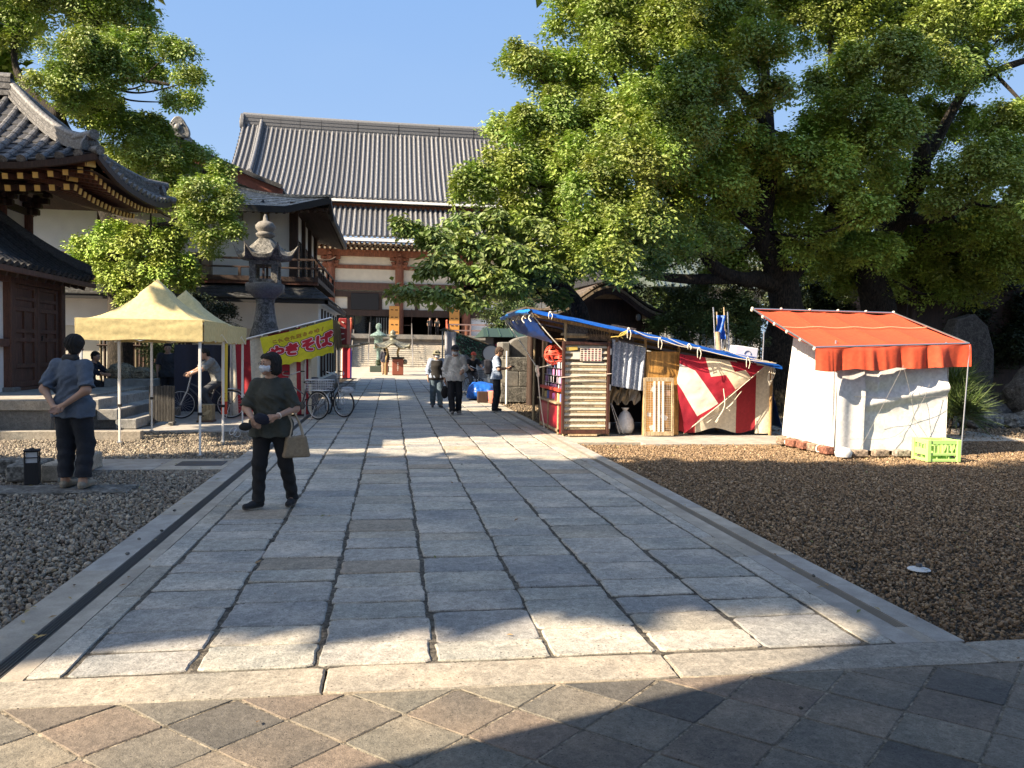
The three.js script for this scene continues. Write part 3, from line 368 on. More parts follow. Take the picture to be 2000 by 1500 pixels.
  for (let k = 0; k < 3; k++) for (const [za, zb] of [[-16.5, -18.2], [-18.21, -19.9]]) mb().span(-5.94 + k * .34, -5.56 + k * .34, .38 - k * .19 - (k === 2 ? .0 : .02), .57 - k * .19, za + (k === 2 ? -.0 : 0), zb, .012).mesh('step', pick([S.granite[3], S.stoneMid, S.granite[1]]), h);
  mb().span(-5.94, -5.2, 0, .36, -19.8, -16.62).mesh('step_base', S.stoneMid, h);
  { let x = -4.3; for (const L of [1.1, 1.3, 1.3, 1.2, 1.3, 1.2]) { mb().span(x - L + .004, x - .004, -.05, .13, -14.98, -14.80, .01).mesh('kerb_stone', pick(S.slab), h); x -= L; } }
}

// ------------------------------------------------------------------ white two-storey building in the middle left
{
  R = rng(303);
  const b = thing('temple_office', 'white two-storey temple building with dark balcony and broad grey gabled roof behind the stone lantern', 'building');
  const wx = -4.6, wz = -39.8, zf = -49.6;
  // ground floor
  mb().span(-30, -3.4, 0, 4.2, -51.5, -38.7).mesh('wall', S.plasterCream, b);
  mb().span(-30, -3.36, 2.45, 4.3, -51.54, -38.66).mesh('wall', S.plaster, b);
  mb().span(-5.9, -5.25, .4, 2.4, -38.68, -38.64).mesh('door', M(.07, .02, .018, { roughness: .6 }), b);
  { const w = mb().span(-5.15, -4.2, 1.2, 2.35, -38.7, -38.64).mesh('window', M(.03, .035, .04, { roughness: .15 }), b); mb().span(-4.7, -4.66, 1.2, 2.35, -38.64, -38.61).mesh('frame', S.black, w); }
  for (const x of [-11.3]) { const w = mb().span(x - .9, x + .6, .2, 2.4, -38.7, -38.63).mesh('door', S.woodDark, b); mb().span(x - 1.02, x - .92, .1, 2.5, -38.68, -38.6).mesh('frame', S.whiteMetal, w); }
  for (const z of [-40.2, -42, -44, -46, -48, -50]) mb().span(-3.38, -3.28, .2, 3.5, z - .08, z + .08).mesh('pillar', S.woodDark, b);
  // lower pent roof
  const pent = (pts, th) => { const v = [...pts, ...pts.map((p) => p.clone().add(V(0, -th, 0)))]; return polys(v, [[0, 1, 2, 3], [7, 6, 5, 4], [0, 4, 5, 1], [1, 5, 6, 2], [2, 6, 7, 3], [3, 7, 4, 0]]); };
  const slate = M(.075, .078, .082, { map: T.rough, rep: 1.2, roughness: .6 });
  const lr = (n) => { for (let k = 0; k < n; k++) { const t0 = k / n, t1 = (k + 1) / n, z0 = lerp(-37.6, -38.9, t0), z1 = lerp(-37.6, -38.9, t1), y0 = lerp(3.85, 4.72, t0), y1 = lerp(3.85, 4.72, t1), x0 = lerp(-2.8, -3.9, t0), x1 = lerp(-2.8, -3.9, t1); mb().add(pent([V(-30, y0 + .03, z0), V(x0, y0 + .03, z0), V(x1, y1, z1), V(-30, y1, z1)], .06)).mesh('shingle_course', slate, b); mb().add(pent([V(x0, y0 + .03, z0), V(x0, y0 + .03, -52), V(x1, y1, -52), V(x1, y1, z1)], .06)).mesh('shingle_course', slate, b); } };
  lr(5); mb().span(-30, -2.84, 3.62, 3.79, -37.8, -37.64).span(-3.0, -2.84, 3.62, 3.79, -52, -37.64).mesh('eave_board', S.black, b);
  mb().add(polys([V(-30, 3.7, -37.7), V(-2.9, 3.7, -37.7), V(-3.4, 3.7, -38.7), V(-30, 3.7, -38.7)], [[0, 1, 2, 3]])).add(polys([V(-2.9, 3.7, -37.7), V(-2.9, 3.7, -52), V(-3.4, 3.7, -52), V(-3.4, 3.7, -38.7)], [[0, 1, 2, 3]])).mesh('soffit', S.plaster, b);
  // upper storey
  mb().span(-30, wx, 4.2, 8.32, zf, wz).mesh('wall', S.plaster, b);
  for (const [x, z] of [[wx + .05, wz + .05], [wx + .06, -43], [wx + .06, -46.2], [wx + .06, zf]]) mb().span(x - .27, x + .13, 4.2, 8.25, z - .17, z + .13, .02).mesh('pillar', S.woodDark, b);
  for (const x of [-13.2, -21]) mb().span(x - .2, x + .2, 4.2, 8.25, wz - .1, wz + .12).mesh('pillar', S.woodDark, b);
  for (const [z0, z1] of [[-40.9, -42.7], [-43.6, -45.6], [-46.7, -48.8]]) { const w = mb().span(wx - .02, wx + .05, 4.8, 6.9, z1, z0).mesh('window', M(.035, .04, .042, { roughness: .2 }), b); mb().span(wx + .05, wx + .08, 4.8, 6.9, (z0 + z1) / 2 - .04, (z0 + z1) / 2 + .04).mesh('frame', S.black, w); }
  for (const x of [-7.15, -5.95]) mb().box(x, 7.75, wz + .08, .38, .38, .2, { c: .03 }).mesh('vent_cover', M(.22, .22, .17, { roughness: .6 }), b);
  // balcony
  const bx = -3.35, bz = -38.25; mb().span(-30, bx, 4.64, 4.86, bz - 1.6, bz).mesh('balcony_floor', S.woodDark, b); mb().span(wx, bx, 4.64, 4.86, zf, bz - 1.604).mesh('balcony_floor', S.woodDark, b);
  mb().span(-30, bx - .02, 4.50, 4.64, bz - .5, bz - .04).mesh('balcony_beam', S.woodRed, b);
  for (const y of [5.22, 5.6]) { mb().span(-30, bx + .3, y, y + (y > 5.5 ? .10 : .08), bz - .10, bz - .02, .01).mesh('rail', S.woodDark, b); mb().span(bx - .10, bx - .02, y + .002, y + (y > 5.5 ? .102 : .082), zf, bz + .3, .01).mesh('rail', S.woodDark, b); }
  for (let k = 0; k < 12; k++) mb().span(bx - .12 - k * 1.72, bx - k * 1.72, 4.86, k % 3 ? 5.22 : 5.7, bz - .12, bz - .002, .01).mesh('baluster', S.woodDark, b);
  for (let k = 1; k < 10; k++) mb().span(bx - .12, bx - .002, 4.86, k % 3 ? 5.22 : 5.7, bz - k * 1.15 - .12, bz - k * 1.15, .01).mesh('baluster', S.woodDark, b);
  mb().tube([V(bx - .06, 5.66, bz + .25), V(bx - .06, 5.69, bz + .55), V(bx - .06, 5.82, bz + .8)], .055).tube([V(bx + .25, 5.66, bz - .06), V(bx + .55, 5.69, bz - .06), V(bx + .8, 5.82, bz - .06)], .055).mesh('rail_end', S.woodDark, b);
  // the rolled bamboo screens standing on the balcony
  mb().span(-9.2, -8.2, 4.86, 5.9, bz - .9, bz - .6).mesh('panel', M(.42, .36, .26, { map: T.wood, rep: .7 }), b);
  // upper roof: skirt on the near side and the right side, then the gable
  const grey = M(.48, .44, .38, { map: T.rough, rep: 1.4, roughness: .7 }); const ex = -2.75, ez = -37.7, eY = 7.95;
  const N = 9; for (let k = 0; k < N; k++) { const t0 = k / N, t1 = (k + 1) / N, F = (t) => ({ z: ez - t * 5.2, x: ex - t * 5.2, y: eY + t * 1.45 + t * t * .35 }); const a = F(t0), c = F(t1); const l = .5 * (1 - t0) ** 2, l2 = .5 * (1 - t1) ** 2;
    mb().add(pent([V(-30, a.y + .03, a.z), V(a.x - 2, a.y + .03, a.z), V(c.x - 2, c.y, c.z), V(-30, c.y, c.z)], .09)).add(pent([V(a.x - 2, a.y + .03, a.z), V(a.x, a.y + .03 + l, a.z), V(c.x, c.y + l2, c.z), V(c.x - 2, c.y, c.z)], .09)).mesh('shingle_course', grey, b);
    mb().add(pent([V(a.x, a.y + .03 + l, a.z), V(a.x, a.y + .03, a.z - 2), V(c.x, c.y, c.z - 2), V(c.x, c.y + l2, c.z)], .09)).add(pent([V(a.x, a.y + .03, a.z - 2), V(a.x, a.y + .03, -51), V(c.x, c.y, -51), V(c.x, c.y, c.z - 2)], .09)).mesh('shingle_course', grey, b); }
  { const q = []; for (let k = 0; k <= 6; k++) { const t = k / 6; q.push(V(ex - t * 5.2, eY + .54 * (1 - t) ** 2 + t * 1.45 + t * t * .35, ez - t * 5.2)); } const m = mb(); for (let k = 0; k < 6; k++) m.beam(q[k].clone().add(V(0, .03, 0)), q[k + 1].clone().add(V(0, .03, 0)), .28, .1); m.mesh('hip_ridge', grey, b); }
  { const m = mb(); for (const [p, q] of [[V(-30, eY - .12, ez - .06), V(ex - 2, eY - .12, ez - .06)], [V(ex - 2, eY - .12, ez - .06), V(ex - .05, eY + .37, ez - .06)], [V(ex - .06, eY + .37, ez - .02), V(ex - .06, eY - .12, ez - 2)], [V(ex - .06, eY - .12, ez - 2), V(ex - .06, eY - .12, -51)]]) m.beam(p, q, .14, .3); m.mesh('eave_board', S.black, b); }
  mb().add(polys([V(-30, eY - .2, ez - .1), V(ex - .1, eY + .05, ez - .1), V(wx, 8.3, wz), V(-30, 8.3, wz)], [[0, 1, 2, 3]])).add(polys([V(ex - .1, eY + .05, ez - .1), V(ex - .1, eY - .2, -51), V(wx, 8.3, -51), V(wx, 8.3, wz)], [[0, 1, 2, 3]])).mesh('soffit', S.woodDark, b);
  for (let k = 0; k < 44; k++) { const z = ez - .4 - k * .3; mb().beam(V(ex - .2, eY - .24 + .2 * Math.max(0, 1 - k / 7) ** 2, z), V(wx, 8.2, z), .09, .12).mesh('rafter', S.woodDark, b); }
  for (let k = 0; k < 40; k++) { const x = ex - .4 - k * .34; mb().beam(V(x, eY - .24 + .2 * Math.max(0, 1 - k / 7) ** 2, ez - .2), V(x, 8.2, wz), .09, .12).mesh('rafter', S.woodDark, b); }
  // a snow-guard bump row and the gable
  for (let k = 0; k < 9; k++) mb().add(new THREE.ConeGeometry(.13, .12, 4), xf(-4.2 - k * .85, eY + .42, ez - 1.15, .5, PI / 4, 0)).mesh('snow_guard', S.black, b);
  const gz = -42.2, ax = -10.4, ay = 11.75, rx = -5.5, ry = 9.72, lx = 2 * ax - rx;
  mb().add(polys([V(lx, ry - .2, gz - .6), V(rx, ry - .2, gz - .6), V(ax, ay - .2, gz - .6)], [[0, 1, 2]])).mesh('gable_wall', M(.42, .44, .38, { map: T.plain, rep: 2 }), b);
  for (const s of [rx, lx]) { const q = []; for (let k = 0; k <= 8; k++) { const t = k / 8; q.push(V(lerp(s, ax, t), ry + (ay - ry) * (t * .82 + t * t * .18) , gz)); } const red = mb(), topb = mb(), sl = mb(); for (let k = 0; k < 8; k++) { const dn = V(0, -.42, .02); red.beam(q[k].clone().add(dn), q[k + 1].clone().add(dn), .1, .55); topb.beam(q[k].clone().add(V(0, -.06, .1)), q[k + 1].clone().add(V(0, -.06, .1)), .4, .2); sl.add(pent([q[k], q[k].clone().setZ(-52), q[k + 1].clone().setZ(-52), q[k + 1]].map((p) => p.clone().add(V(0, .03, 0))), .12)); } red.mesh('bargeboard', M(.34, .105, .065, { roughness: .75, map: T.plain, rep: 2 }), b); topb.mesh('verge', S.tileDark, b); sl.mesh('roof_slope', grey, b); }
  mb().span(lx + 2.4, rx - 2.4, ry + .55, ry + .7, gz - .6, gz - .5).mesh('gable_beam', S.black, b);
  ridge(b, [V(ax, ay, gz + .1), V(ax, ay, -52)], .5, .4, 3, S.tileRow, S.tileRow); onigawara(b, V(ax, ay + .1, gz + .25), 0, .95, S.tileTop);
  // drawn at a round size above; brought to its measured size, standing on a low plinth
  b.traverse((m) => { if (m.isMesh) { m.updateMatrix(); m.geometry.applyMatrix4(m.matrix); m.position.set(0, 0, 0); m.rotation.set(0, 0, 0); m.scale.set(1, 1, 1); m.geometry.scale(.76, .76, .76); m.geometry.translate(0, .396, 0); boxUV(m.geometry); } });
  mb().span(-22.8, -2.5, 0, .42, -39.2, -29.3, .02).mesh('plinth', S.stoneMid, b);
}

// ------------------------------------------------------------------ main temple
{
  R = rng(404);
  const t = thing('main_temple', 'large main temple hall with two long grey tiled roofs at the end of the path', 'temple');
  const cx = .6, rowM = [S.tileTop, M(.28, .28, .285, { map: T.rough, rep: .7, roughness: .5 }), M(.38, .38, .385, { map: T.rough, rep: .7, roughness: .5 })];  // pale row greys carry the sun highlights against the darkened flats
  // upper roof: gable ends, ridge 21.8 at z -86
  const W = 15.8, A = V(cx - W, 15.6, -77.2), S1 = 10.4, prof = (s) => .60 * s + .0245 * s * s + .0;
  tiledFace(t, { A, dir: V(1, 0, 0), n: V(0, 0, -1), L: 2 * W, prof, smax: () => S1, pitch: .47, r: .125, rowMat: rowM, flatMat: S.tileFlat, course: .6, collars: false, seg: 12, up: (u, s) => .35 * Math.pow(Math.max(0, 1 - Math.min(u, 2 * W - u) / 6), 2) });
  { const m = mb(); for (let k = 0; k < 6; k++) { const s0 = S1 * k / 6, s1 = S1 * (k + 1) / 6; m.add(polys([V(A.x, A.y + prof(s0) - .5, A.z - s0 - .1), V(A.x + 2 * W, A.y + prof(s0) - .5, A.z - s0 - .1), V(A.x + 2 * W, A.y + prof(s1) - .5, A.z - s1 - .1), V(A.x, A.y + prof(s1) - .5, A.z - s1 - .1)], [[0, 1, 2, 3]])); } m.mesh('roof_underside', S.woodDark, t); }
  { const g = []; for (let k = 0; k <= 12; k++) { const s = S1 * k / 12; g.push([s, prof(s)]); } const back = mb(); for (let k = 0; k < 12; k++) { const [s0, y0] = g[k], [s1, y1] = g[k + 1]; back.add(polys([V(A.x, A.y + y0, -98 + s0), V(-A.x + 2 * cx, A.y + y0, -98 + s0), V(-A.x + 2 * cx, A.y + y1, -98 + s1), V(A.x, A.y + y1, -98 + s1)], [[3, 2, 1, 0]])); } back.mesh('back_slope', S.tileFlat, t);
    const sh = new THREE.Shape(); sh.moveTo(0, 0); g.forEach(([s, y]) => sh.lineTo(s, y)); for (let k = 12; k >= 0; k--) sh.lineTo(20.8 - g[k][0], g[k][1]); sh.closePath(); for (const e of [-1, 1]) mb().add(new THREE.ExtrudeGeometry(sh, { depth: .3, bevelEnabled: false }), M4().makeBasis(V(0, 0, -1), V(0, 1, 0), V(1, 0, 0)).setPosition(cx + e * (W - .9) - .15, A.y - .2, A.z)).mesh('gable_wall', S.plasterCream, t); }
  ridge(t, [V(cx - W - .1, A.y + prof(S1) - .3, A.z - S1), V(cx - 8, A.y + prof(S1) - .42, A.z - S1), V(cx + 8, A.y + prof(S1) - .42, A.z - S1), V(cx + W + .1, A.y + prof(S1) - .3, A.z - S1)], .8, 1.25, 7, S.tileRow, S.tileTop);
  for (const e of [-1, 1]) onigawara(t, V(cx + e * (W + .15), A.y + prof(S1) - .4, A.z - S1), e * PI / 2, 1.55, S.tileRow);
  // descending ridges near the gable ends
  for (const e of [-1, 1]) { const q = []; for (let k = 0; k <= 6; k++) { const s = lerp(3.0, S1, k / 6); q.push(V(cx + e * (W - 1.75), A.y + prof(s) + .05, A.z - s)); } ridge(t, q, .5, .62, 4, S.tileRow, S.tileTop); onigawara(t, V(q[0].x, q[0].y, q[0].z + .1), 0, .8, S.tileRow); 
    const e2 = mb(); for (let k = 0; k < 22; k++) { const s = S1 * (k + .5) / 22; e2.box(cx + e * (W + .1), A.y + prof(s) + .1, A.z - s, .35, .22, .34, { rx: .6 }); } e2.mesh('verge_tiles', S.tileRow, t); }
  mb().span(cx - W, cx + W, 15.28, 15.5, -77.5, -77.1).mesh('eave_board', S.plaster, t); mb().span(cx - W + .6, cx + W - .6, 14.5, 15.28, -79, -77.9).mesh('beam', S.woodTemple, t);
  // lower roof
  const B = V(cx - 19, 11.55, -73.2); const p2 = (s) => .62 * s + .02 * s * s;
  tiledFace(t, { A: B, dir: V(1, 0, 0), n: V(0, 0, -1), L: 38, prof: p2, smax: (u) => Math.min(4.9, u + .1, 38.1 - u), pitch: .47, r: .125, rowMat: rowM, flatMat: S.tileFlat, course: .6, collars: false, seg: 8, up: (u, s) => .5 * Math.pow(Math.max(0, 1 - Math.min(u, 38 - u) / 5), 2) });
  mb().span(cx - 16, cx + 16, 14.55, 14.95, -78.9, -78.1).mesh('beam', S.tileRow, t);
  mb().span(cx - 18.9, cx + 18.9, 11.18, 11.46, -73.5, -73.24).mesh('eave_board', S.plaster, t);
  mb().add(polys([V(cx - 18.8, 11.15, -73.4), V(cx + 18.8, 11.15, -73.4), V(cx + 15.5, 11.6, -77.6), V(cx - 15.5, 11.6, -77.6)], [[0, 1, 2, 3]])).mesh('soffit', S.woodTemple, t);
  const rc = M(.72, .58, .38, { roughness: .7 });
  for (let k = 0; k < 62; k++) { const x = cx - 14.3 + k * .47; const m = mb().beam(V(x, 10.98, -73.55), V(x, 11.35, -76.5), .2, .22).mesh('rafter', S.woodTemple, t); mb().bar(V(x, 10.98, -73.53), V(x, 10.98, -73.58), .1, .1, 10).mesh('rafter_end', rc, m); mb().bar(V(x + .23, 10.62, -74.4), V(x + .23, 11.1, -76.8), .1, .1, 8).mesh('rafter', S.woodTemple, t); mb().bar(V(x + .23, 10.62, -74.385), V(x + .23, 10.63, -74.42), .101, .101, 10).mesh('rafter_end', rc, t); }
  // facade
  const fz = -77.2; mb().span(cx - 15, cx + 15, 6.0, 11.5, -82, fz).mesh('wall', S.plasterCream, t);
  mb().span(cx - 15, cx + 15, 10.2, 10.75, fz - .05, fz + .75).mesh('beam', S.woodTemple, t); mb().span(cx - 15, cx + 15, 9.05, 9.4, fz - .05, fz + .14).mesh('beam', S.woodTemple, t);
  mb().span(cx - 15, cx + 15, 7.05, 7.75, fz - .05, fz + .34).mesh('beam', S.woodDoor, t); mb().span(cx - 15, cx + 15, 6.4, 6.95, fz - .05, fz + .2).mesh('beam', S.woodDark, t); mb().span(cx - 15, cx + 15, 4.65, 5.3, fz - .6, fz + .22).mesh('beam', S.woodDark, t); mb().span(cx - 15, cx + 15, 5.3, 6.4, fz - .6, fz - .04).mesh('wall', S.plasterCream, t);
  const cols = [-14.2, -8.1, -5.15 - .6, .95, 7.3, 10.6]; const CX = [-11.9, -5.6, .75, 7.1, 13.2];
  for (const x of CX) { mb().bar(V(x, 2.9, fz + .25), V(x, 10.3, fz + .25), .42, .4, 14).mesh('pillar', S.woodTemple, t); const k = mb(); for (const [y, w] of [[9.4, .95], [10.0, 1.2], [10.35, 1.6]]) { k.box(x, y, fz + .35, w * 1.5, .3, .34, { c: .06 }); k.box(x, y, fz + .7, .34, .3, w, { c: .06 }); k.box(x - w * .62, y + .25, fz + .4, .4, .24, .4, { c: .05 }); k.box(x + w * .62, y + .25, fz + .4, .4, .24, .4, { c: .05 }); } k.mesh('bracket', S.woodTemple, t); }
  for (const x of [-3.9, -1.0, 2.4, 5.4]) mb().span(x - .16, x + .16, 5.3, 6.4, fz - .1, fz + .1).mesh('post', S.woodDark, t);
  mb().span(-3.75, -1.15, 5.2, 6.75, fz - .06, fz + .3, .03).mesh('name_board', S.black, t);
  // dark open front, doors, glass
  mb().span(cx - 15, cx + 15, 2.9, 11, -90, -89.8).mesh('inner_wall', S.woodDark, t); mb().span(cx - 15, cx + 15, 2.5, 2.9, -90, -73.0).mesh('floor', S.stoneMid, t); for (const e of [-1, 1]) mb().span(cx + e * 15 - .1, cx + e * 15 + .1, 2.9, 11.5, -98, -77).mesh('wall', S.plaster, t); mb().span(cx - 15, cx + 15, 5.9, 6.1, -90, -77.8).mesh('ceiling', S.woodDark, t);
  const orange = M(.55, .255, .055, { roughness: .55 }), stud = M(.05, .03, .02, { roughness: .4, metalness: .6 });
  for (const [x, w] of [[.30, .95], [5.95, .95]]) { const d = mb().span(x - w / 2, x + w / 2, 2.92, 5.6, fz + .75, fz + .84, .02).mesh('door', orange, t); for (let j = 0; j < 4; j++) for (const e of [-.26, -.14, .14, .26]) mb().sph(x + e, 3.2 + j * .68, fz + .85, .055, 1, 1, .6, 8).mesh('stud', stud, d); }
  mb().span(1.0, 1.06, 2.9, 5.4, fz + .5, fz + .56).span(1.9, 1.96, 2.9, 5.4, fz + .5, fz + .56).span(1.0, 1.96, 3.8, 3.86, fz + .5, fz + .56).mesh('lattice', S.woodDark, t);
  mb().span(7.6, 13.5, 2.9, 6, fz - .3, fz + .0).mesh('wall', S.plaster, t); mb().span(-11.5, -6, 2.9, 6, fz - .3, fz).mesh('wall', S.plaster, t);
  mb().span(-5.0, -.3, 2.9, 4.65, fz - .12, fz - .09).mesh('glass', new THREE.MeshPhysicalMaterial({ color: 0xcfd8d4, roughness: .05, transmission: 1, thickness: 0 }), t);
  for (const x of [-4.9, -3.4, -1.9, -.4]) mb().span(x - .06, x + .06, 2.9, 4.65, fz - .08, fz).mesh('window_post', S.black, t);
  { const la = mb(); for (let k = 0; k < 6; k++) la.span(-1.35 + k * .22, -1.27 + k * .22, 2.95, 4.5, fz + .3, fz + .36); la.mesh('lattice', M(.10, .11, .11), t); }
  mb().sph(-3.55, 5.1 - .55, fz - 2, .75, 1, 1, .4, 14).mesh('lantern', M(.60, .50, .26, { roughness: .4, metalness: .4 }), t);
  // terrace and stairs
  const st = S.slab, pale = [M(.74, .68, .57, { map: T.granite, rep: 1.5 }), M(.70, .65, .55, { map: T.granite, rep: 1.5 })]; mb().span(cx - 19, cx + 19, 0, 2.48, -92, -75.0).mesh('terrace', S.stoneMid, t);
  for (let k = 0; k < 16; k++) { const y = 2.9 * (k + 1) / 16, z = -70 - k * .32; for (const [a, b2] of [[-3.3, -.4], [-.39, 2.4], [2.41, 4.9]]) mb().span(a, b2, y - .055, y, z - .36, z + .03, .008).span(a, b2, y - .19, y - .056, z - .36, z).mesh('step', pick(pale), t); }
  mb().span(-3.3, 4.9, 0, 2.5, -75, -73.5).mesh('stair_core', S.stoneMid, t);
  for (const e of [-1, 1]) { const x = e < 0 ? -3.6 : 5.2; const m = mb(); m.beam(V(x, 0.35, -69.9), V(x, 3.1, -75.0), .55, .5); m.span(x - .3, x + .3, 0, .6, -70.2, -69.4); m.mesh('stair_wall', S.stoneMid, t); }
  const red = M(.42, .085, .045, { roughness: .55 }); const rail = (x, z0, y0, z1, y1, mt, tk = .09) => { const m = mb(); m.bar(V(x, y0 + 1.0, z0), V(x, y1 + 1.0, z1), tk); if (tk > .05) m.bar(V(x, y0 + .55, z0), V(x, y1 + .55, z1), .06); for (let k = 0; k <= 5; k++) { const f = k / 5; m.bar(V(x, lerp(y0, y1, f), lerp(z0, z1, f)), V(x, lerp(y0, y1, f) + 1.0, lerp(z0, z1, f)), tk * .8); } if (tk > .05) { m.bar(V(x, y1, z1), V(x, y1 + 1.25, z1), .1); m.sph(x, y1 + 1.32, z1, .12); } m.mesh('railing', mt, t); };
  rail(5.15, -70, .2, -75, 2.95, red); rail(-3.6, -70, .2, -75, 2.95, red); rail(-1.9, -70, .2, -75, 2.95, S.steel, .04); rail(1.9, -70, .2, -75, 2.95, S.steel, .04);
  { const m = mb(); for (const y of [3.95, 3.4]) m.span(5.2, 13.5, y - .06, y + .06, -75.1, -75.0); for (let k = 0; k < 5; k++) m.span(5.3 + k * 2, 5.42 + k * 2, 2.9, 4.0, -75.12, -74.98); m.mesh('railing', M(.2, .13, .12, { roughness: .6 }), t); }
}
// ------------------------------------------------------------------ trees
camera.aspect = 4 / 3; camera.updateMatrixWorld(true);
const F_PX = 1570, at = (px, py, d) => V((px - 1000) / F_PX * d, -(py - 750) / F_PX * d, -d).applyMatrix4(camera.matrixWorld);   // a pixel of the 2000x1500 photograph at a depth
function sprayGeo(n, len, wid, spread, droop, seed) { // a twig end: folded leaves round a short stem
  const r = rng(seed), pos = []; const put = (a, b, c) => { for (const q of [a, b, c]) pos.push(q.x, q.y, q.z); };
  for (let i = 0; i < n; i++) { const a = r() * 6.28, e = (r() - .35) * 1.7, k = .25 + .75 * r(), base = V(Math.cos(a) * Math.cos(e), Math.sin(e), Math.sin(a) * Math.cos(e)).multiplyScalar(spread * k * .75); const d = V(Math.cos(a + (r() - .5) * 1.6), (r() - .5) * 1.0 - droop, Math.sin(a + (r() - .5) * 1.6)).normalize(); const s = V(-d.z, (r() - .5) * 1.1, d.x).normalize(), L = len * (.7 + .6 * r()), w = wid * (.7 + .6 * r()), up = V().crossVectors(s, d).multiplyScalar(w * .35);
    const t = base.clone().addScaledVector(d, L), m = base.clone().addScaledVector(d, L * .45); const l = m.clone().addScaledVector(s, w).add(up), q = m.clone().addScaledVector(s, -w).add(up); put(base, l, t); put(base, t, q); }
  const g = new THREE.BufferGeometry(); g.setAttribute('position', new THREE.BufferAttribute(new Float32Array(pos), 3)); g.computeVertexNormals(); g.setAttribute('uv', new THREE.BufferAttribute(new Float32Array(pos.length / 3 * 2), 2)); return g;
}
const SPRAY = { camphor: sprayGeo(18, .088, .023, .26, .3, 31), cherry: sprayGeo(11, .135, .034, .27, .45, 32), fine: sprayGeo(16, .07, .018, .22, .2, 33), big: sprayGeo(14, .26, .085, .6, .25, 34) };
const leafMat = (r, g, b, tr = .42) => tr ? new THREE.MeshPhysicalMaterial({ color: new THREE.Color().setRGB(r, g, b), roughness: .62, transmission: tr, thickness: 0, side: THREE.DoubleSide }) : new THREE.MeshStandardMaterial({ color: new THREE.Color().setRGB(r, g, b), roughness: .6, side: THREE.DoubleSide });
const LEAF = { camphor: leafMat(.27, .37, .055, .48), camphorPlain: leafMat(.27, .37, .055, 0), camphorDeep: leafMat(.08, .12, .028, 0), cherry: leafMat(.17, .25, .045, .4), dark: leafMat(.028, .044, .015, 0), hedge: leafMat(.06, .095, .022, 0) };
function crown(parent, clumps, spray, mat, o = {}) { // clumps: [centre, radius, density]
  const { dens = 34, sub = 11, seed = 1, sc = 1, flat = .85, name = 'crown', fill = .25 } = o; R = rng(seed); const mats = [], cols = [], q = new THREE.Quaternion();
  for (const [c, r, dk = 1] of clumps) {
    const puffs = [[c, r * .68]]; for (let i = 0; i < sub; i++) { const a = rnd(0, 6.28), y = rnd(-.75, 1), k = Math.sqrt(1 - Math.min(1, y * y)); puffs.push([c.clone().add(V(Math.cos(a) * k * r * .72, y * r * .62 * flat, Math.sin(a) * k * r * .72)), r * rnd(.28, .52)]); }
    for (const [pc, pr] of puffs) { const n = Math.round(dens * dk * pr * pr * 7 / (sc * sc)); const tone = rnd(.78, 1.2), yel = rnd(-.1, .16);
      for (let i = 0; i < n; i++) { let d = V(rnd(-1, 1), rnd(-1, 1), rnd(-1, 1)); if (d.lengthSq() > 1 || d.lengthSq() < .01) d.set(0, 1, 0); d.normalize(); const rad = R() < fill ? Math.cbrt(R()) * .85 : rnd(.8, 1.08); if (d.y < -.35 && R() < .55) d.y *= -.6; const p = pc.clone().addScaledVector(V(d.x, d.y * flat, d.z), pr * rad);
        q.setFromEuler(new THREE.Euler(rnd(-.5, .5) + d.z * .5, rnd(0, 6.28), rnd(-.5, .5) - d.x * .5)); const s = sc * rnd(.6, 1.4); mats.push(M4().compose(p, q.clone(), V(s, s, s))); const v = tone * rnd(.75, 1.3); cols.push([v * (1 + yel + rnd(-.08, .08)), v, v * rnd(.7, 1.2)]); } }
  }
  const im = new THREE.InstancedMesh(spray, mat, mats.length), c = new THREE.Color(); mats.forEach((m, i) => { im.setMatrixAt(i, m); im.setColorAt(i, c.setRGB(...cols[i])); }); im.name = name; im.castShadow = im.receiveShadow = true; parent.add(im); crown.total = (crown.total || 0) + mats.length; return im;
}
function limbGeo(pts, n = 9) { // tapered, slightly knotted; pts: [vec, radius]
  const c = new THREE.CatmullRomCurve3(pts.map((p) => p[0])), K = Math.max(6, pts.length * 6), fr = c.computeFrenetFrames(K, false), pos = [], idx = [];
  for (let i = 0; i <= K; i++) { const t = i / K, p = c.getPoint(t), f = t * (pts.length - 1), a = Math.min(Math.floor(f), pts.length - 2), r = lerp(pts[a][1], pts[a + 1][1], f - a); for (let k = 0; k < n; k++) { const an = k / n * 6.283, v = fr.normals[i].clone().multiplyScalar(Math.cos(an)).addScaledVector(fr.binormals[i], Math.sin(an)); const rr = r * (1 + .35 * fbm(p.x * 1.3 + v.x, p.y * 1.3 + v.y, p.z * 1.3 + v.z, 3)); pos.push(p.x + v.x * rr, p.y + v.y * rr, p.z + v.z * rr); } }
  for (let i = 0; i < K; i++) for (let k = 0; k < n; k++) { const a = i * n + k, b = i * n + (k + 1) % n; idx.push(a, b, a + n, b, b + n, a + n); }
  const g = new THREE.BufferGeometry(); g.setAttribute('position', new THREE.BufferAttribute(new Float32Array(pos), 3)); g.setIndex(idx); g.computeVertexNormals(); return boxUV(norm(g));
}
function tree(name, label, category, trunk, limbs, group) { const t = thing(name, label, category, [0, 0, 0], 0, group); mesh('trunk', limbGeo(trunk, 14), S.bark, t); for (const l of limbs) mesh('limb', limbGeo(l, 8), S.bark, t); return t; }
const C = (list, d0 = 0) => list.map(([x, y, r, d, k]) => { const D = d + d0; return [at(x, y, D), r / F_PX * D, k || 1]; });
const L = (...p) => p.map(([x, y, d, r]) => [at(x, y, d), r]);
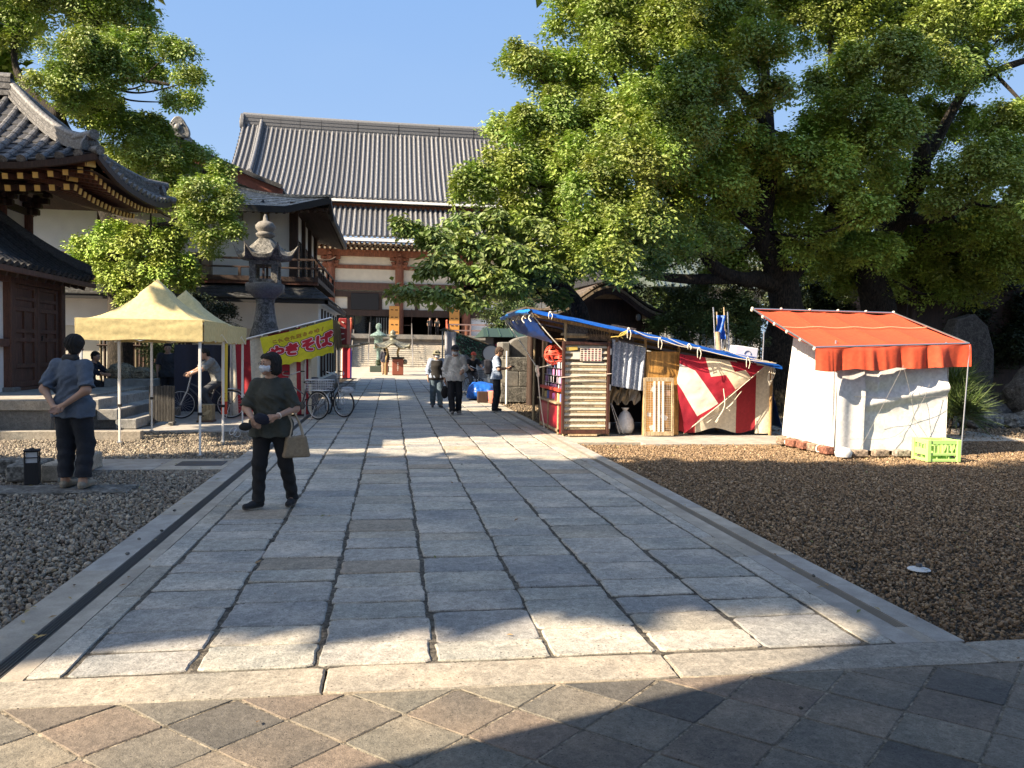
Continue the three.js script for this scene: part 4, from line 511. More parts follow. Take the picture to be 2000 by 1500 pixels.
// where a limb should reach: short boughs from given forks to the clumps
function boughs(from, clumps, r = .07, every = 1) { return clumps.filter((_, i) => i % every === 0).map(([c]) => { let b = from[0]; for (const f of from) if (f.distanceTo(c) < b.distanceTo(c)) b = f; const m = b.clone().lerp(c, .5).add(V(rnd(-.3, .3), -.12 * b.distanceTo(c), rnd(-.3, .3))); return [[b, r], [m, r * .7], [c, r * .3]]; }); }
{ R = rng(909);
  // the big camphor right of the middle
  const lit = C([[1140, 50, 85, 21], [1215, 25, 90, 21], [1030, 130, 52, 20], [1105, 155, 66, 20.5], [1185, 130, 80, 20.5], [1010, 265, 66, 19.5], [1080, 250, 80, 20], [925, 375, 52, 18.8], [985, 350, 66, 19], [1060, 345, 72, 19.3], [1010, 425, 50, 18.8], [1075, 430, 60, 19],
    [1235, 235, 86, 19], [1300, 190, 84, 18.8], [1375, 180, 80, 18.8], [1330, 275, 84, 18.3], [1245, 325, 84, 18], [1170, 385, 72, 17.8], [1158, 455, 66, 17.5], [1235, 445, 74, 17.8], [1180, 510, 54, 17.3], [1210, 545, 30, 17.2], [1480, 105, 66, 19], [1425, 60, 86, 20], [1335, 55, 86, 20], [1500, 190, 44, 19], [1280, 100, 80, 20.5], [1120, 310, 70, 19], [1260, 490, 46, 18], [1120, 520, 44, 18.3], [1290, 530, 40, 18.6], [1320, 480, 56, 18.8], [1400, 470, 50, 19.5], [1390, 110, 60, 19.5], [1180, 230, 60, 20]]);
  const deep = C([[1420, 290, 80, 20.5], [1470, 330, 84, 21.5], [1400, 380, 70, 20], [1320, 420, 70, 20.5], [1450, 430, 80, 22], [1530, 400, 80, 22.5], [1350, 490, 60, 21.5], [1610, 290, 84, 21.5], [1680, 330, 84, 21], [1600, 400, 80, 22], [1690, 420, 46, 19.5], [1560, 20, 60, 22.5], [1300, 350, 70, 20], [1130, 470, 66, 20], [1450, 500, 56, 22.5], [1650, 470, 70, 23], [1590, 480, 60, 21], [1700, 500, 60, 22], [1400, 540, 40, 22.5], [1620, 340, 70, 20], [1540, 320, 60, 20.5]]);
  const top = C([[1150, -80, 110, 22], [1350, -70, 120, 22], [1520, -70, 110, 22], [1260, -180, 140, 23], [1450, -200, 140, 23]]).concat([[V(2.2, 11.1, -14.2), 1.5], [V(.4, 11, -13.2), 1.4], [V(3.5, 11, -13.7), 1.5], [V(4.7, 11.3, -14.5), 1.6], [V(1.6, 12.2, -15), 1.5], [V(5.8, 12.4, -15.8), 1.8]].map((q) => [...q, .8]));  // last clumps are added above the view to shade the stones at right
  const base = at(1540, 660, 22.5); base.y = -.1; const f0 = at(1530, 560, 22.3), f1 = at(1490, 450, 21.8), f2 = at(1450, 545, 21.5), f3 = at(1370, 400, 20.5), f4 = at(1500, 250, 21), f5 = at(1250, 260, 20);
  const t = tree('camphor_tree', 'tall camphor tree with bright yellow-green crown behind the blue-roofed stall', 'tree', [[base, .75], [at(1535, 610, 22.4), .5], [f0, .42], [at(1510, 500, 22), .34], [f1, .3], [at(1500, 340, 21.4), .24], [f4, .17], [at(1490, 80, 21), .1]],
    [[[f0, .3], [at(1480, 545, 22), .22], [f2, .2], [at(1395, 520, 21), .17], [at(1360, 460, 20.6), .13], [f3, .11]], [[f1, .2], [at(1400, 380, 21), .15], [at(1320, 330, 20.4), .12], [f5, .09], [at(1130, 160, 20.5), .05]], [[f4, .14], [at(1420, 150, 20.5), .1], [at(1300, 60, 20.5), .06]], [[f0, .24], [at(1590, 480, 22.4), .2], [at(1640, 380, 22), .13], [at(1690, 300, 21.6), .07]], [[f2, .16], [at(1290, 540, 20.5), .11], [at(1180, 500, 19), .07], [at(1060, 430, 19.2), .05]], [[f3, .1], [at(1200, 400, 19), .07], [at(1000, 350, 19.3), .04]], ...boughs([f3, f4, f5, f1, f2], lit, .055, 2), ...boughs([f1, f4, f0], deep, .06, 2)]);
  crown(t, lit, SPRAY.camphor, LEAF.camphor, { seed: 41, dens: 40 }); crown(t, deep, SPRAY.camphor, LEAF.camphorPlain, { seed: 42, dens: 40 }); crown(t, top, SPRAY.big, LEAF.camphorPlain, { seed: 43, dens: 40, sc: 1.1 });
}
{ R = rng(910);
  // the second camphor on the right
  const a = C([[1620, 55, 90, 22], [1700, 30, 90, 22], [1790, 60, 90, 21.5], [1880, 50, 90, 22], [1965, 60, 80, 22], [1640, 165, 76, 21], [1725, 150, 90, 20.5], [1810, 160, 84, 21], [1900, 150, 60, 22], [1665, 235, 70, 20.5], [1740, 270, 76, 20], [1960, 245, 56, 20], [1955, 330, 76, 19.5], [1890, 345, 60, 19.8], [2010, 400, 76, 19], [1850, 395, 40, 20], [2080, 250, 110, 20]]);
  const dk = C([[1830, 260, 80, 24], [1760, 370, 84, 23], [1830, 450, 80, 24], [1750, 480, 90, 24.5], [1900, 470, 80, 23], [1980, 520, 60, 23], [1690, 540, 80, 25], [1800, 560, 80, 25.5], [1880, 560, 70, 26], [1600, 520, 60, 24.5]]);
  const base = at(1730, 650, 24.5); base.y = -.1; const f0 = at(1700, 520, 24), f1 = at(1800, 330, 22.5), f2 = at(1760, 180, 22), f3 = at(1940, 140, 22);
  const t = tree('camphor_tree', 'broad dark-trunked camphor tree rising behind the orange stall at the right edge', 'tree', [[base, .7], [at(1715, 600, 24.3), .5], [f0, .42], [at(1750, 430, 23.3), .34], [f1, .26], [at(1790, 240, 22.2), .17], [f2, .12], [at(1750, 0, 22), .06]], [[[f1, .16], [at(1900, 160, 22.3), .13], [f3, .1], [at(2060, 100, 22), .07]], [[f0, .26], [at(1650, 420, 23), .17], [at(1630, 260, 21.6), .09], [at(1620, 80, 22), .05]], [[at(1750, 430, 23.3), .2], [at(1850, 420, 22), .13], [at(1960, 350, 20.5), .06]], ...boughs([f0, f1, f2, f3], a, .055, 2), ...boughs([f0, f1], dk, .06, 2)]);
  crown(t, a, SPRAY.camphor, LEAF.camphor, { seed: 51, dens: 36 }); crown(t, dk, SPRAY.camphor, LEAF.camphorPlain, { seed: 52, dens: 36 });
  crown(t, C([[1650, -90, 130, 23], [1850, -90, 130, 23], [2050, -60, 130, 23], [2150, 420, 120, 22], [1750, -210, 140, 24]]), SPRAY.big, LEAF.camphorPlain, { seed: 53, dens: 40, sc: 1.1 });
}
{ R = rng(911);
  // the cherry whose low boughs hang over the path
  const cl = C([[800, 455, 34, 17.5], [850, 475, 46, 17.4], [905, 490, 50, 17.3], [960, 500, 54, 17.3], [1020, 515, 56, 17.3], [860, 530, 40, 16.8], [930, 550, 50, 16.8], [995, 560, 54, 17], [785, 578, 24, 16.3], [830, 585, 32, 16.4], [875, 590, 34, 16.5], [925, 600, 32, 16.6], [1060, 545, 50, 17.6], [960, 445, 50, 17.8], [900, 440, 34, 17.8], [1050, 470, 60, 18], [1090, 590, 30, 18]]);
  const base = at(1150, 780, 19.5); base.y = -.1; const f0 = at(1130, 600, 19), f1 = at(1040, 545, 18), f2 = at(930, 560, 17), f3 = at(950, 470, 17.6);
  const t = tree('cherry_tree', 'cherry tree with dark long-leaved boughs hanging over the path before the temple', 'tree', [[base, .26], [f0, .2], [at(1090, 555, 18.5), .15], [f1, .12]], [[[f1, .1], [at(990, 570, 17.5), .08], [f2, .05], [at(850, 580, 16.6), .03], [at(775, 575, 16.3), .012]], [[f1, .1], [at(1000, 500, 17.8), .07], [f3, .05], [at(860, 465, 17.5), .03], [at(790, 450, 17.5), .012]], ...boughs([f1, f2, f3], cl, .022)]);
  crown(t, cl, SPRAY.cherry, LEAF.cherry, { seed: 61, dens: 30, flat: .55, sub: 9, fill: .45 });
}
{ R = rng(912);
  // the camphor on the left, behind the hall
  const a = C([[50, 40, 60, 27], [120, 25, 60, 27], [195, 35, 64, 27], [255, 40, 52, 27], [250, 95, 54, 26.5], [275, 140, 36, 26.5], [130, 120, 62, 25], [180, 110, 56, 25], [105, 165, 56, 25], [180, 175, 50, 25.2], [335, 100, 34, 26], [365, 110, 26, 26], [370, 160, 32, 26], [365, 205, 26, 26], [330, 200, 22, 26], [20, 90, 40, 27], [150, 215, 36, 25.5], [225, 150, 46, 25.5], [310, 150, 26, 26.5]], -2.5);
  const b = C([[250, 315, 54, 24.5], [300, 310, 54, 24], [350, 340, 50, 24], [395, 385, 54, 23.5], [435, 405, 46, 23.4], [445, 450, 32, 23.4], [395, 435, 46, 23.5], [415, 475, 28, 23.3], [335, 390, 46, 23.8], [380, 315, 36, 24.2], [410, 500, 14, 23.3], [290, 270, 46, 24.5], [270, 390, 46, 24.6], [430, 345, 30, 23.8]]);
  const dk = C([[225, 245, 56, 24.5], [285, 265, 46, 24.5], [320, 290, 34, 24.5], [190, 230, 44, 24.5], [240, 480, 64, 25.5], [300, 490, 60, 25], [340, 530, 44, 24.8], [350, 560, 26, 24.8], [190, 500, 50, 26], [285, 540, 44, 25], [230, 550, 44, 25.5], [335, 470, 36, 25], [160, 520, 40, 26], [255, 590, 24, 25]]);
  const base = at(236, 760, 25.6); base.y = -.1; const f0 = at(215, 420, 26), f1 = at(110, 225, 23.8), f2 = at(210, 170, 23.7), f3 = at(370, 430, 24.2), f4 = at(30, 130, 24.5), f5 = at(300, 500, 25);
  const t = tree('camphor_tree', 'camphor tree with sunlit crown rising behind the hall at the left edge', 'tree', [[base, .42], [at(232, 600, 25.7), .34], [f0, .32], [at(150, 300, 25), .28], [f1, .24], [at(130, 180, 23.6), .15], [at(150, 60, 24), .07]], [[[f1, .16], [at(60, 180, 24.2), .13], [f4, .1], [at(28, 50, 24.5), .06]], [[f1, .17], [f2, .12], [at(260, 155, 23.7), .09], [at(330, 165, 23.5), .04]], [[f0, .16], [at(300, 440, 25), .1], [f3, .06], [at(440, 420, 23.5), .02]], [[at(232, 600, 25.7), .14], [f5, .07], [at(340, 490, 24.9), .03]], [[f2, .08], [at(190, 60, 24), .05], [at(195, 10, 24.5), .02]], ...boughs([f1, f2, f4], a, .04, 2), ...boughs([f3, f0], b, .03, 2), ...boughs([f0, f5], dk, .04, 2)]);
  crown(t, a, SPRAY.camphor, LEAF.camphor, { seed: 71, dens: 34, sub: 9 }); crown(t, b, SPRAY.camphor, LEAF.camphor, { seed: 72, dens: 34, sub: 9 }); crown(t, dk, SPRAY.camphor, LEAF.camphorPlain, { seed: 73, dens: 36 });
  crown(t, C([[100, -60, 100, 24.5], [220, -70, 90, 24.5], [-60, 0, 100, 25.5], [-60, 150, 90, 25.5]]), SPRAY.big, LEAF.camphorPlain, { seed: 74, dens: 40, sc: 1 });
}
function bush(name, label, category, list, spray, mat, o = {}) { R = rng(o.seed || 3); const cl = C(list); const t = thing(name, label, category); const b = mb(); for (const [c, r] of cl) { const g = V(c.x + rnd(-.2, .2), -.05, c.z); b.add(limbGeo([[g, .035], [g.clone().lerp(c, .6).add(V(rnd(-.15, .15), 0, 0)), .025], [c, .008]], 6), null, true); } b.mesh('stem', S.bark, t); crown(t, cl, spray, mat, o); return t; }
bush('bush', 'loose green bush growing between the blue-roofed stall and the big camphor trunk', 'bush', [[1320, 600, 46, 22], [1370, 585, 46, 22], [1420, 600, 46, 21.8], [1350, 650, 50, 21.5], [1420, 650, 50, 21.5], [1470, 620, 44, 22], [1300, 640, 36, 21.5], [1470, 670, 36, 21.2]], SPRAY.fine, LEAF.hedge, { seed: 81, dens: 40 });
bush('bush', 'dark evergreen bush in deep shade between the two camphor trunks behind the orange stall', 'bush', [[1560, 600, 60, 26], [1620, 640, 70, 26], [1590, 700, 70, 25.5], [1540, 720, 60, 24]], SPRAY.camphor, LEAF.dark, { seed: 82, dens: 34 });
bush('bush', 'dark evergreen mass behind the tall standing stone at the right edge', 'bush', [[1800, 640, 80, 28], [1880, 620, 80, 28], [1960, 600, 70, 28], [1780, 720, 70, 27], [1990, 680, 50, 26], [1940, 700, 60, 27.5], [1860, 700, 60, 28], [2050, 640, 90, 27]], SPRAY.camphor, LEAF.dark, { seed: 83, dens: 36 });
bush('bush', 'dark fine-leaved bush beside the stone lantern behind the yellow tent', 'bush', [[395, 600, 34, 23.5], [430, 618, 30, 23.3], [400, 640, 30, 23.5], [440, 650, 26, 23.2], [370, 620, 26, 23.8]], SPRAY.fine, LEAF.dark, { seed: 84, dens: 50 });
bush('bush', 'green shrub seen under the yellow tent behind the standing man', 'bush', [[305, 690, 24, 24], [330, 700, 24, 24], [300, 730, 26, 23.5], [340, 735, 22, 23.5]], SPRAY.fine, LEAF.hedge, { seed: 85, dens: 50 });
bush('bush', 'bright green bush in front of the temple terrace right of the red handrail', 'bush', [[960, 622, 24, 44], [990, 612, 24, 44], [975, 645, 26, 43.5], [1005, 640, 24, 44], [1030, 610, 24, 45]], SPRAY.camphor, LEAF.hedge, { seed: 86, dens: 20, sc: 1.3 });
bush('grass_clump', 'clump of long grass by the rocks right of the orange stall', 'grass', [[1870, 790, 22, 17.5], [1880, 815, 20, 17.2], [1862, 760, 18, 17.7]], sprayGeo(16, .5, .008, .12, -.5, 36), LEAF.hedge, { seed: 87, dens: 60 });
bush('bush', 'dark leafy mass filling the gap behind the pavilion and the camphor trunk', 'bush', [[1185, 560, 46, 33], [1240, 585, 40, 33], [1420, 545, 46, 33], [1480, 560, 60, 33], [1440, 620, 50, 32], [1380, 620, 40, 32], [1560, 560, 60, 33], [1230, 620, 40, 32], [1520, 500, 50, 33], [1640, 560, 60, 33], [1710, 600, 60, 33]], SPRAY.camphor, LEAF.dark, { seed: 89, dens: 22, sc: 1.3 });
bush('tree', 'row of far trees beyond the right end of the temple', 'tree', [[1010, 560, 40, 62], [1060, 540, 50, 62], [1120, 560, 50, 62], [1200, 560, 60, 60], [1290, 610, 60, 56], [1450, 560, 60, 58], [1600, 580, 80, 56], [1750, 590, 90, 56], [1900, 600, 90, 56], [2050, 560, 100, 56]], SPRAY.big, LEAF.camphorDeep, { seed: 88, dens: 26, sc: 1.7 });
// trees beyond the left edge of the frame: their crowns shade the front of the path and the gravel
{ R = rng(920);
  const mk = (label, base, cl, seed) => { const c0 = cl[0][0]; const t = tree('camphor_tree', label, 'tree', [[V(base[0], -.1, base[1]), .7], [V(base[0], 3, base[1]), .5], [V(base[0] + .4, 6, base[1]), .4], [c0, .2]], boughs([V(base[0] + .3, 5.5, base[1]), c0], cl, .12)); crown(t, cl, SPRAY.big, LEAF.camphorDeep, { seed, dens: 62, sc: 1.9, fill: .5 }); };
  mk('large tree left of the frame shading the front of the path', [-13.5, -2.5], [[V(-13, 11.5, -2.8), 3], [V(-10.5, 9.2, -4.2), 2.4], [V(-15.8, 9.5, -4.4), 2.8], [V(-12.5, 8, -5.4), 2.2], [V(-14, 14.5, -1.0), 2.8], [V(-11, 13, -1.8), 2.6], [V(-9.2, 7, -4.6), 1.7], [V(-11.2, 6.2, -6.2), 1.5], [V(-16, 12.5, -2.4), 2.7], [V(-14.5, 7.2, -6.6), 1.8], [V(-12, 10, -2.2), 1.1], [V(-9.8, 10, -2.2), 1.1], [V(-11, 11.5, -1.8), 1], [V(-12.8, 16.5, .1), 2.6]], 91);
  mk('unseen tree added left of the frame in front of the hall to shade the middle of the path', [-13.2, -13], [[V(-10, 8.6, -13.8), 1.5], [V(-9.2, 7.5, -14.7), 1.4], [V(-11.2, 9.6, -13.2), 1.6], [V(-12.6, 10, -13), 1.3], [V(-12.2, 9, -12.5), 1.4], [V(-12.2, 9.2, -14.9), 1.4], [V(-9.9, 9, -15.2), 1.3]], 93);  // added out of view; crown placed only to shade the middle path
  mk('tall tree left of the frame, farther back, shading the gravel on the right', [-15.5, -2.2], [[V(-14, 18.5, .9), 2.7], [V(-16.5, 17, .1), 2.2], [V(-12.5, 17.5, .5), 2.3], [V(-17.5, 14, -1.5), 2.2], [V(-12, 20.5, 2.0), 2.3], [V(-15, 21.5, 2.2), 2.4]], 92);
}
// the gatehouse behind the camera, whose wall corner throws the sharp shadow across the diagonal paving
{ const g = thing('gatehouse', 'timber and plaster gatehouse with a deep roof just behind the viewpoint', 'gatehouse'); const gz = -1.2, H = 7.4; for (const [a, b] of [[-5.2, -2.2], [3.6, 8.5]]) { mb().span(a, b, 0, H, gz, 5).mesh('wall', S.plaster, g); for (const [x, z] of [[a + .12, gz - .06], [(a + b) / 2, gz - .06], [b - .1, gz - .06]]) mb().span(x - .14, x + .14, 0, H, z - .12, z + .12, .02).mesh('post', S.woodRed, g); for (const y of [.3, 2.6, 5, 7]) mb().span(a, b, y, y + .22, gz - .12, gz - .001).mesh('beam', S.woodRed, g); }
  mb().span(-2.2, 3.6, 4.3, H, gz, gz + .3).mesh('lintel', S.woodRed, g); mb().span(-2.2, 3.6, 4.3, 4.5, gz + .3, 5).mesh('ceiling', S.woodDark, g);
  mb().add(polys([V(-5.3, H, gz - .1), V(8.6, H, gz - .1), V(8.6, H + 2, 2.3), V(-5.3, H + 2, 2.3), V(-5.3, H, 5.1), V(8.6, H, 5.1)], [[0, 1, 2, 3], [3, 2, 5, 4], [1, 5, 2], [0, 3, 4], [0, 4, 5, 1]])).mesh('roof', S.tileFlat, g); for (let k = 0; k < 38; k++) { const x = -5.2 + k * .36; mb().bar(V(x, H + .02, gz - .1), V(x, H + 2, 2.3), .08).mesh('tile_row', S.tileRow, g); } }
// ------------------------------------------------------------------ fabrics and prints
const FB = { red: M(.40, .022, .035, { map: T.cloth, rep: .4, roughness: .8 }), cream: M(.76, .69, .55, { map: T.cloth, rep: .4, roughness: .85 }), blue: M(.012, .12, .55, { map: T.cloth, rep: .5, roughness: .38 }), blueDeep: M(.008, .06, .32, { map: T.cloth, rep: .5, roughness: .4 }), orange: M(.66, .088, .03, { map: T.cloth, rep: .5, roughness: .75 }), yellow: M(.76, .62, .29, { map: T.cloth, rep: .5, roughness: .7 }), navy: M(.012, .016, .04, { map: T.cloth, rep: .5, roughness: .6 }), grey: M(.30, .28, .25, { map: T.cloth, rep: .5 }) };
const cloth = (fn, nu, nv, mat, name, parent, th = .006) => { const g = sheet(fn, nu, nv, th); boxUVs(g); return mesh(name, g, mat, parent); };
function boxUVs(g) { const n = g.attributes.normal, p = g.attributes.position, u = g.attributes.uv; for (let i = 0; i < p.count; i++) { const ax = Math.abs(n.getX(i)), ay = Math.abs(n.getY(i)), az = Math.abs(n.getZ(i)); if (ay > ax && ay > az) u.setXY(i, p.getX(i), p.getZ(i)); else if (ax > az) u.setXY(i, p.getZ(i), p.getY(i)); else u.setXY(i, p.getX(i), p.getY(i)); } return g; }
const wob = (x, y, s = 1) => fbm(x * s, y * s, 7.3, 3);
const rope = (name, pts, r, parent, mat = S.rope) => mb().tube(pts, r, 6).mesh(name, mat, parent);
const printMat = (t, o = {}) => new THREE.MeshStandardMaterial({ map: t, roughness: .75, side: THREE.DoubleSide, ...o });

// ------------------------------------------------------------------ the blue-roofed souvenir stall on the right
{ R = rng(1201);
  const st = thing('souvenir_stall', 'souvenir stall of old boards and posts under a sloping blue roof', 'market stall');
  const roofY = (x, z) => 2.40 - (x - 2.70) * .177 - (z + 15.2) * -.012;
  // posts, rafters, boards
  for (const [x, z, h] of [[3.38, -15.42, 2.28], [3.38, -17.6, 2.3], [4.28, -15.46, 2.1], [5.02, -15.46, 1.97], [5.72, -15.46, 1.86], [7.72, -15.48, 1.5], [7.72, -18.2, 1.5], [3.38, -18.8, 2.3]]) mb().bar(V(x, -.02, z), V(x, h, z), .035, .03, 8).mesh('post', x < 3.5 ? S.woodPale : S.woodRaw, st);
  for (const z of [-15.38, -16.6, -18.2]) mb().beam(V(2.7, roofY(2.7, z) - .06, z), V(7.7, roofY(7.7, z) - .06, z), .05, .06).mesh('roof_pole', S.woodRaw, st);
  mb().beam(V(3.3, 1.98, -15.45), V(4.4, 1.94, -15.45), .05, .05).mesh('roof_pole', S.woodPale, st);
  // boards and card above the counter and the shutter
  const wornCard = M(.30, .19, .11, { map: T.rough, rep: .5 }), dk = M(.11, .085, .075, { map: T.rough, rep: .4 }), greyCard = M(.16, .15, .16, { map: T.rough, rep: .3 });
  mb().box(3.58, 2.09, -15.44, .50, .24, .02, { rz: -.02 }).mesh('board', greyCard, st); mb().box(3.98, 2.05, -15.46, .46, .3, .02, { rz: -.1 }).mesh('board', dk, st); mb().box(4.12, 1.92, -15.41, .66, .12, .02, { rz: -.06 }).mesh('board', wornCard, st); mb().box(4.55, 2.02, -15.47, .5, .28, .02, { rz: -.15 }).mesh('board', dk, st); mb().box(3.62, 1.93, -15.40, .46, .05, .05, { rz: .0 }).mesh('board', S.woodRaw, st);
  for (let k = 0; k < 9; k++) mb().bar(V(3.9 + k * .05, 1.94, -15.40), V(3.84 + k * .065, 2.14 + rnd(-.05, .05), -15.39), .003, .002, 5).mesh('twig', S.woodPale, st);
  // path side: red counter, shelf, dark interior
  mb().span(3.30, 3.34, .02, .60, -17.45, -15.5).mesh('counter_panel', M(.42, .02, .03, { roughness: .4 }), st);
  for (const [za, zb] of [[-15.56, -16.5], [-16.56, -17.42]]) mb().span(3.285, 3.302, .10, .54, zb, za, .003).mesh('counter_panel', M(.62, .03, .05, { roughness: .35, map: T.plain, rep: .8 }), st);
  for (const z of [-15.53, -16.53, -17.44]) mb().span(3.27, 3.31, 0, .62, z - .03, z + .03, .005).mesh('counter_trim', S.woodPale, st);
  mb().span(3.22, 3.9, .60, .635, -17.5, -15.48, .005).mesh('shelf', S.woodPale, st); mb().span(3.27, 3.31, .05, .10, -17.45, -15.5).mesh('counter_trim', S.woodPale, st);
  mb().span(3.28, 3.36, .84, .90, -17.5, -15.48, .006).mesh('shelf', M(.55, .06, .03, { roughness: .5 }), st);
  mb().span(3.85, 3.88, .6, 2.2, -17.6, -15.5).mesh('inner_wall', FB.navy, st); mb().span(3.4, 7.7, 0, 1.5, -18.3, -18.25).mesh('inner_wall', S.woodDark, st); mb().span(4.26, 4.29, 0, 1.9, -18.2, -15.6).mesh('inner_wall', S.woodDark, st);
  const ORD = ['first', 'second', 'third', 'fourth', 'fifth', 'sixth', 'seventh'], cname = ([r, g, b]) => Math.max(r, g, b) - Math.min(r, g, b) < .13 ? (r > .5 ? 'white' : 'grey') : r > g && b > g ? (r > .55 ? 'pink' : 'purple') : b > r ? 'blue' : g > .4 ? 'yellow' : 'red';
  // goods on the shelf and hung in the opening
  const cols = [[.75, .72, .68], [.70, .35, .42], [.62, .10, .12], [.7, .55, .25], [.35, .12, .4], [.15, .2, .5]];
  for (let k = 0; k < 14; k++) { const c = pick(cols); const o = mb().box(0, .07, 0, rnd(.08, .14), rnd(.12, .2), rnd(.06, .1), { c: .01, ry: rnd(-.3, .3) }).mesh('boxed_toy', M(...c, { roughness: .5 })); o.position.set(3.40 + (k % 2) * .14, .64, -15.62 - Math.floor(k / 2) * .27); tag(o, `${cname(c)} boxed toy, ${ORD[Math.floor(k / 2)]} from the near end of the ${k % 2 ? 'inner' : 'outer'} row on the stall shelf`, 'toy', 'boxed toys on the stall counter'); }
  for (let j = 0; j < 4; j++) for (let k = 0; k < 7; k++) { const c = pick(j < 1 ? [[.2, .3, .6], [.5, .55, .6]] : j < 2 ? [[.6, .25, .5], [.7, .5, .65], [.15, .15, .3]] : [[.72, .55, .68], [.3, .14, .3], [.75, .7, .75]]); const y = 1.42 - j * .155, z = -15.66 - k * .26; const o = mb().box(0, -.06, 0, .012, .12, .17, { c: .004, ry: rnd(-.2, .2) }).bar(V(0, 0, 0), V(0, .03, 0), .003, .003, 5).mesh('toy_packet', M(...c, { roughness: .25 })); o.position.set(3.37 + rnd(-.01, .02), y, z); tag(o, `${cname(c)} toy packet hanging ${ORD[k]} from the near end of the ${['top', 'second', 'third', 'lowest'][j]} rail in the stall`, 'toy packet', 'toy packets hanging in the stall opening'); }
  for (const y of [1.45, 1.295, 1.14, .985]) mb().bar(V(3.37, y, -17.5), V(3.37, y, -15.5), .005).mesh('hanging_rail', S.steel, st); mb().span(3.36, 3.40, 1.84, 1.9, -17.55, -15.45).mesh('shelf', S.woodRaw, st);
  { // the red wire ball
    const b = mb(); for (let k = 0; k < 9; k++) b.add(new THREE.TorusGeometry(.21, .012, 5, 28), xf(0, 0, 0, rnd(0, 3), rnd(0, 3), rnd(0, 3))); const o = b.mesh('toy_ball', M(.75, .10, .06, { roughness: .4 })); o.position.set(3.32, 1.57, -16.15); tag(o, 'red woven wire ball hanging in the open side of the stall', 'toy ball'); }
}
{ // blue tarp over the stall roof, tied with white cords
  R = rng(1202); const o = thing('blue_tarp', 'bright blue plastic tarpaulin tied over the roof of the souvenir stall', 'tarpaulin');
  const top = (u, v) => { const x = lerp(2.66, 7.75, u), z = lerp(-15.12, -19.1, v); return V(x, 2.43 - (x - 2.70) * .177 + .03 * wob(x * 1.6, z * 1.6) + .05 * Math.sin(v * PI) - .10 * Math.pow(u, 3) + (v < .02 ? -.03 : 0), z); };
  cloth(top, 50, 26, FB.blue, 'roof_sheet', o);
  cloth((u, v) => { const p = top(u, 0), w = u > .42 ? 1 : .55; return V(p.x, p.y - v * (.085 + .03 * wob(u * 9, 2)) * w * (1 - .3 * u), p.z + .015 + .035 * wob(u * 14, v * 2) + .02 * v); }, 60, 4, FB.blue, 'front_hem', o);
  cloth((u, v) => { const p = top(0, u); return V(p.x - .04 - .05 * Math.sin(v * PI) - .03 * wob(u * 7, v * 3), p.y - v * (.09 + .04 * wob(u * 8, 4)), p.z); }, 30, 4, M(.02, .22, .72, { roughness: .35 }), 'side_hem', o);
  cloth((u, v) => V(2.72 + .42 * v * (1 - .35 * u) + .05 * wob(u * 6, v * 5), lerp(2.30, lerp(1.80, 2.06, u), v) - .10 * Math.sin(v * PI) * Math.sin(u * PI), lerp(-15.5, -18.9, u) + .04 * wob(u * 5, v * 6 + 3)), 26, 16, FB.blueDeep, 'hanging_flap', o);
  for (const [x, y, d] of [[4.55, 2.08, 1], [5.18, 1.90, 1], [5.78, 1.79, .4], [5.98, 1.72, 1], [7.0, 1.55, 1], [3.0, 2.36, .6]]) { const b = mb(); b.sph(x, y + .02, -15.07, .03, 1, .8, 1, 8); b.tube([V(x - .02, y + .02, -15.06), V(x - .04, y - .06 * d, -15.03), V(x - .03, y - .16 * d, -15.04)], .0075); b.tube([V(x + .01, y + .02, -15.06), V(x + .035, y - .07 * d, -15.03), V(x + .02, y - .19 * d, -15.05)], .0075); b.mesh('tie', S.rope, o); }
  for (const [a, b] of [[[4.65, 2.07], [5.2, 1.93]], [[5.35, 1.93], [6.02, 1.74]], [[6.45, 1.74], [7.45, 1.50]], [[5.2, 1.9], [5.98, 1.74]], [[6.0, 1.72], [7.6, 1.47]]]) rope('cord', [V(a[0], a[1], -15.06), V((a[0] + b[0]) / 2, (a[1] + b[1]) / 2 - .04, -15.05), V(b[0], b[1], -15.06)], .009, o);
  for (const k of [0, 1, 2]) rope('yellow_cord', [V(4.55, 2.08, -15.08), V(4.45 - k * .04, 1.98, -15.05), V(4.2 + k * .12, 1.93 - k * .01, -15.08)], .008, o, M(.75, .55, .12));
  const ties = mb(); for (let k = 0; k < 5; k++) { const z = -15.25 - k * .8; ties.tube([V(2.68, 2.38, z), V(2.62, 2.28, z - .03), V(2.66, 2.20, z + .02)], .012); ties.tube([V(2.68, 2.38, z), V(2.72, 2.3, z - .12), V(2.7, 2.34, z - .3)], .012); } ties.mesh('tie', S.rope, o);
  rope('guy_rope', [V(2.66, 2.36, -18.8), V(2.9, 1.75, -17.6), V(3.08, 1.28, -16.8)], .013, o); rope('guy_rope', [V(3.08, 1.28, -16.8), V(3.14, .6, -16.7), V(3.22, .02, -16.6)], .012, o); rope('guy_rope', [V(2.7, 2.36, -15.4), V(3.0, 2.0, -15.35), V(3.36, 1.62, -15.36)], .011, o); rope('guy_rope', [V(3.08, 1.28, -16.8), V(3.36, 1.36, -16.6)], .012, o); mb().sph(3.08, 1.25, -16.8, .06, .8, 1.5, .8, 8).sph(3.1, 1.15, -16.79, .05, .8, 1.4, .7, 8).mesh('knot', S.rope, o);
}
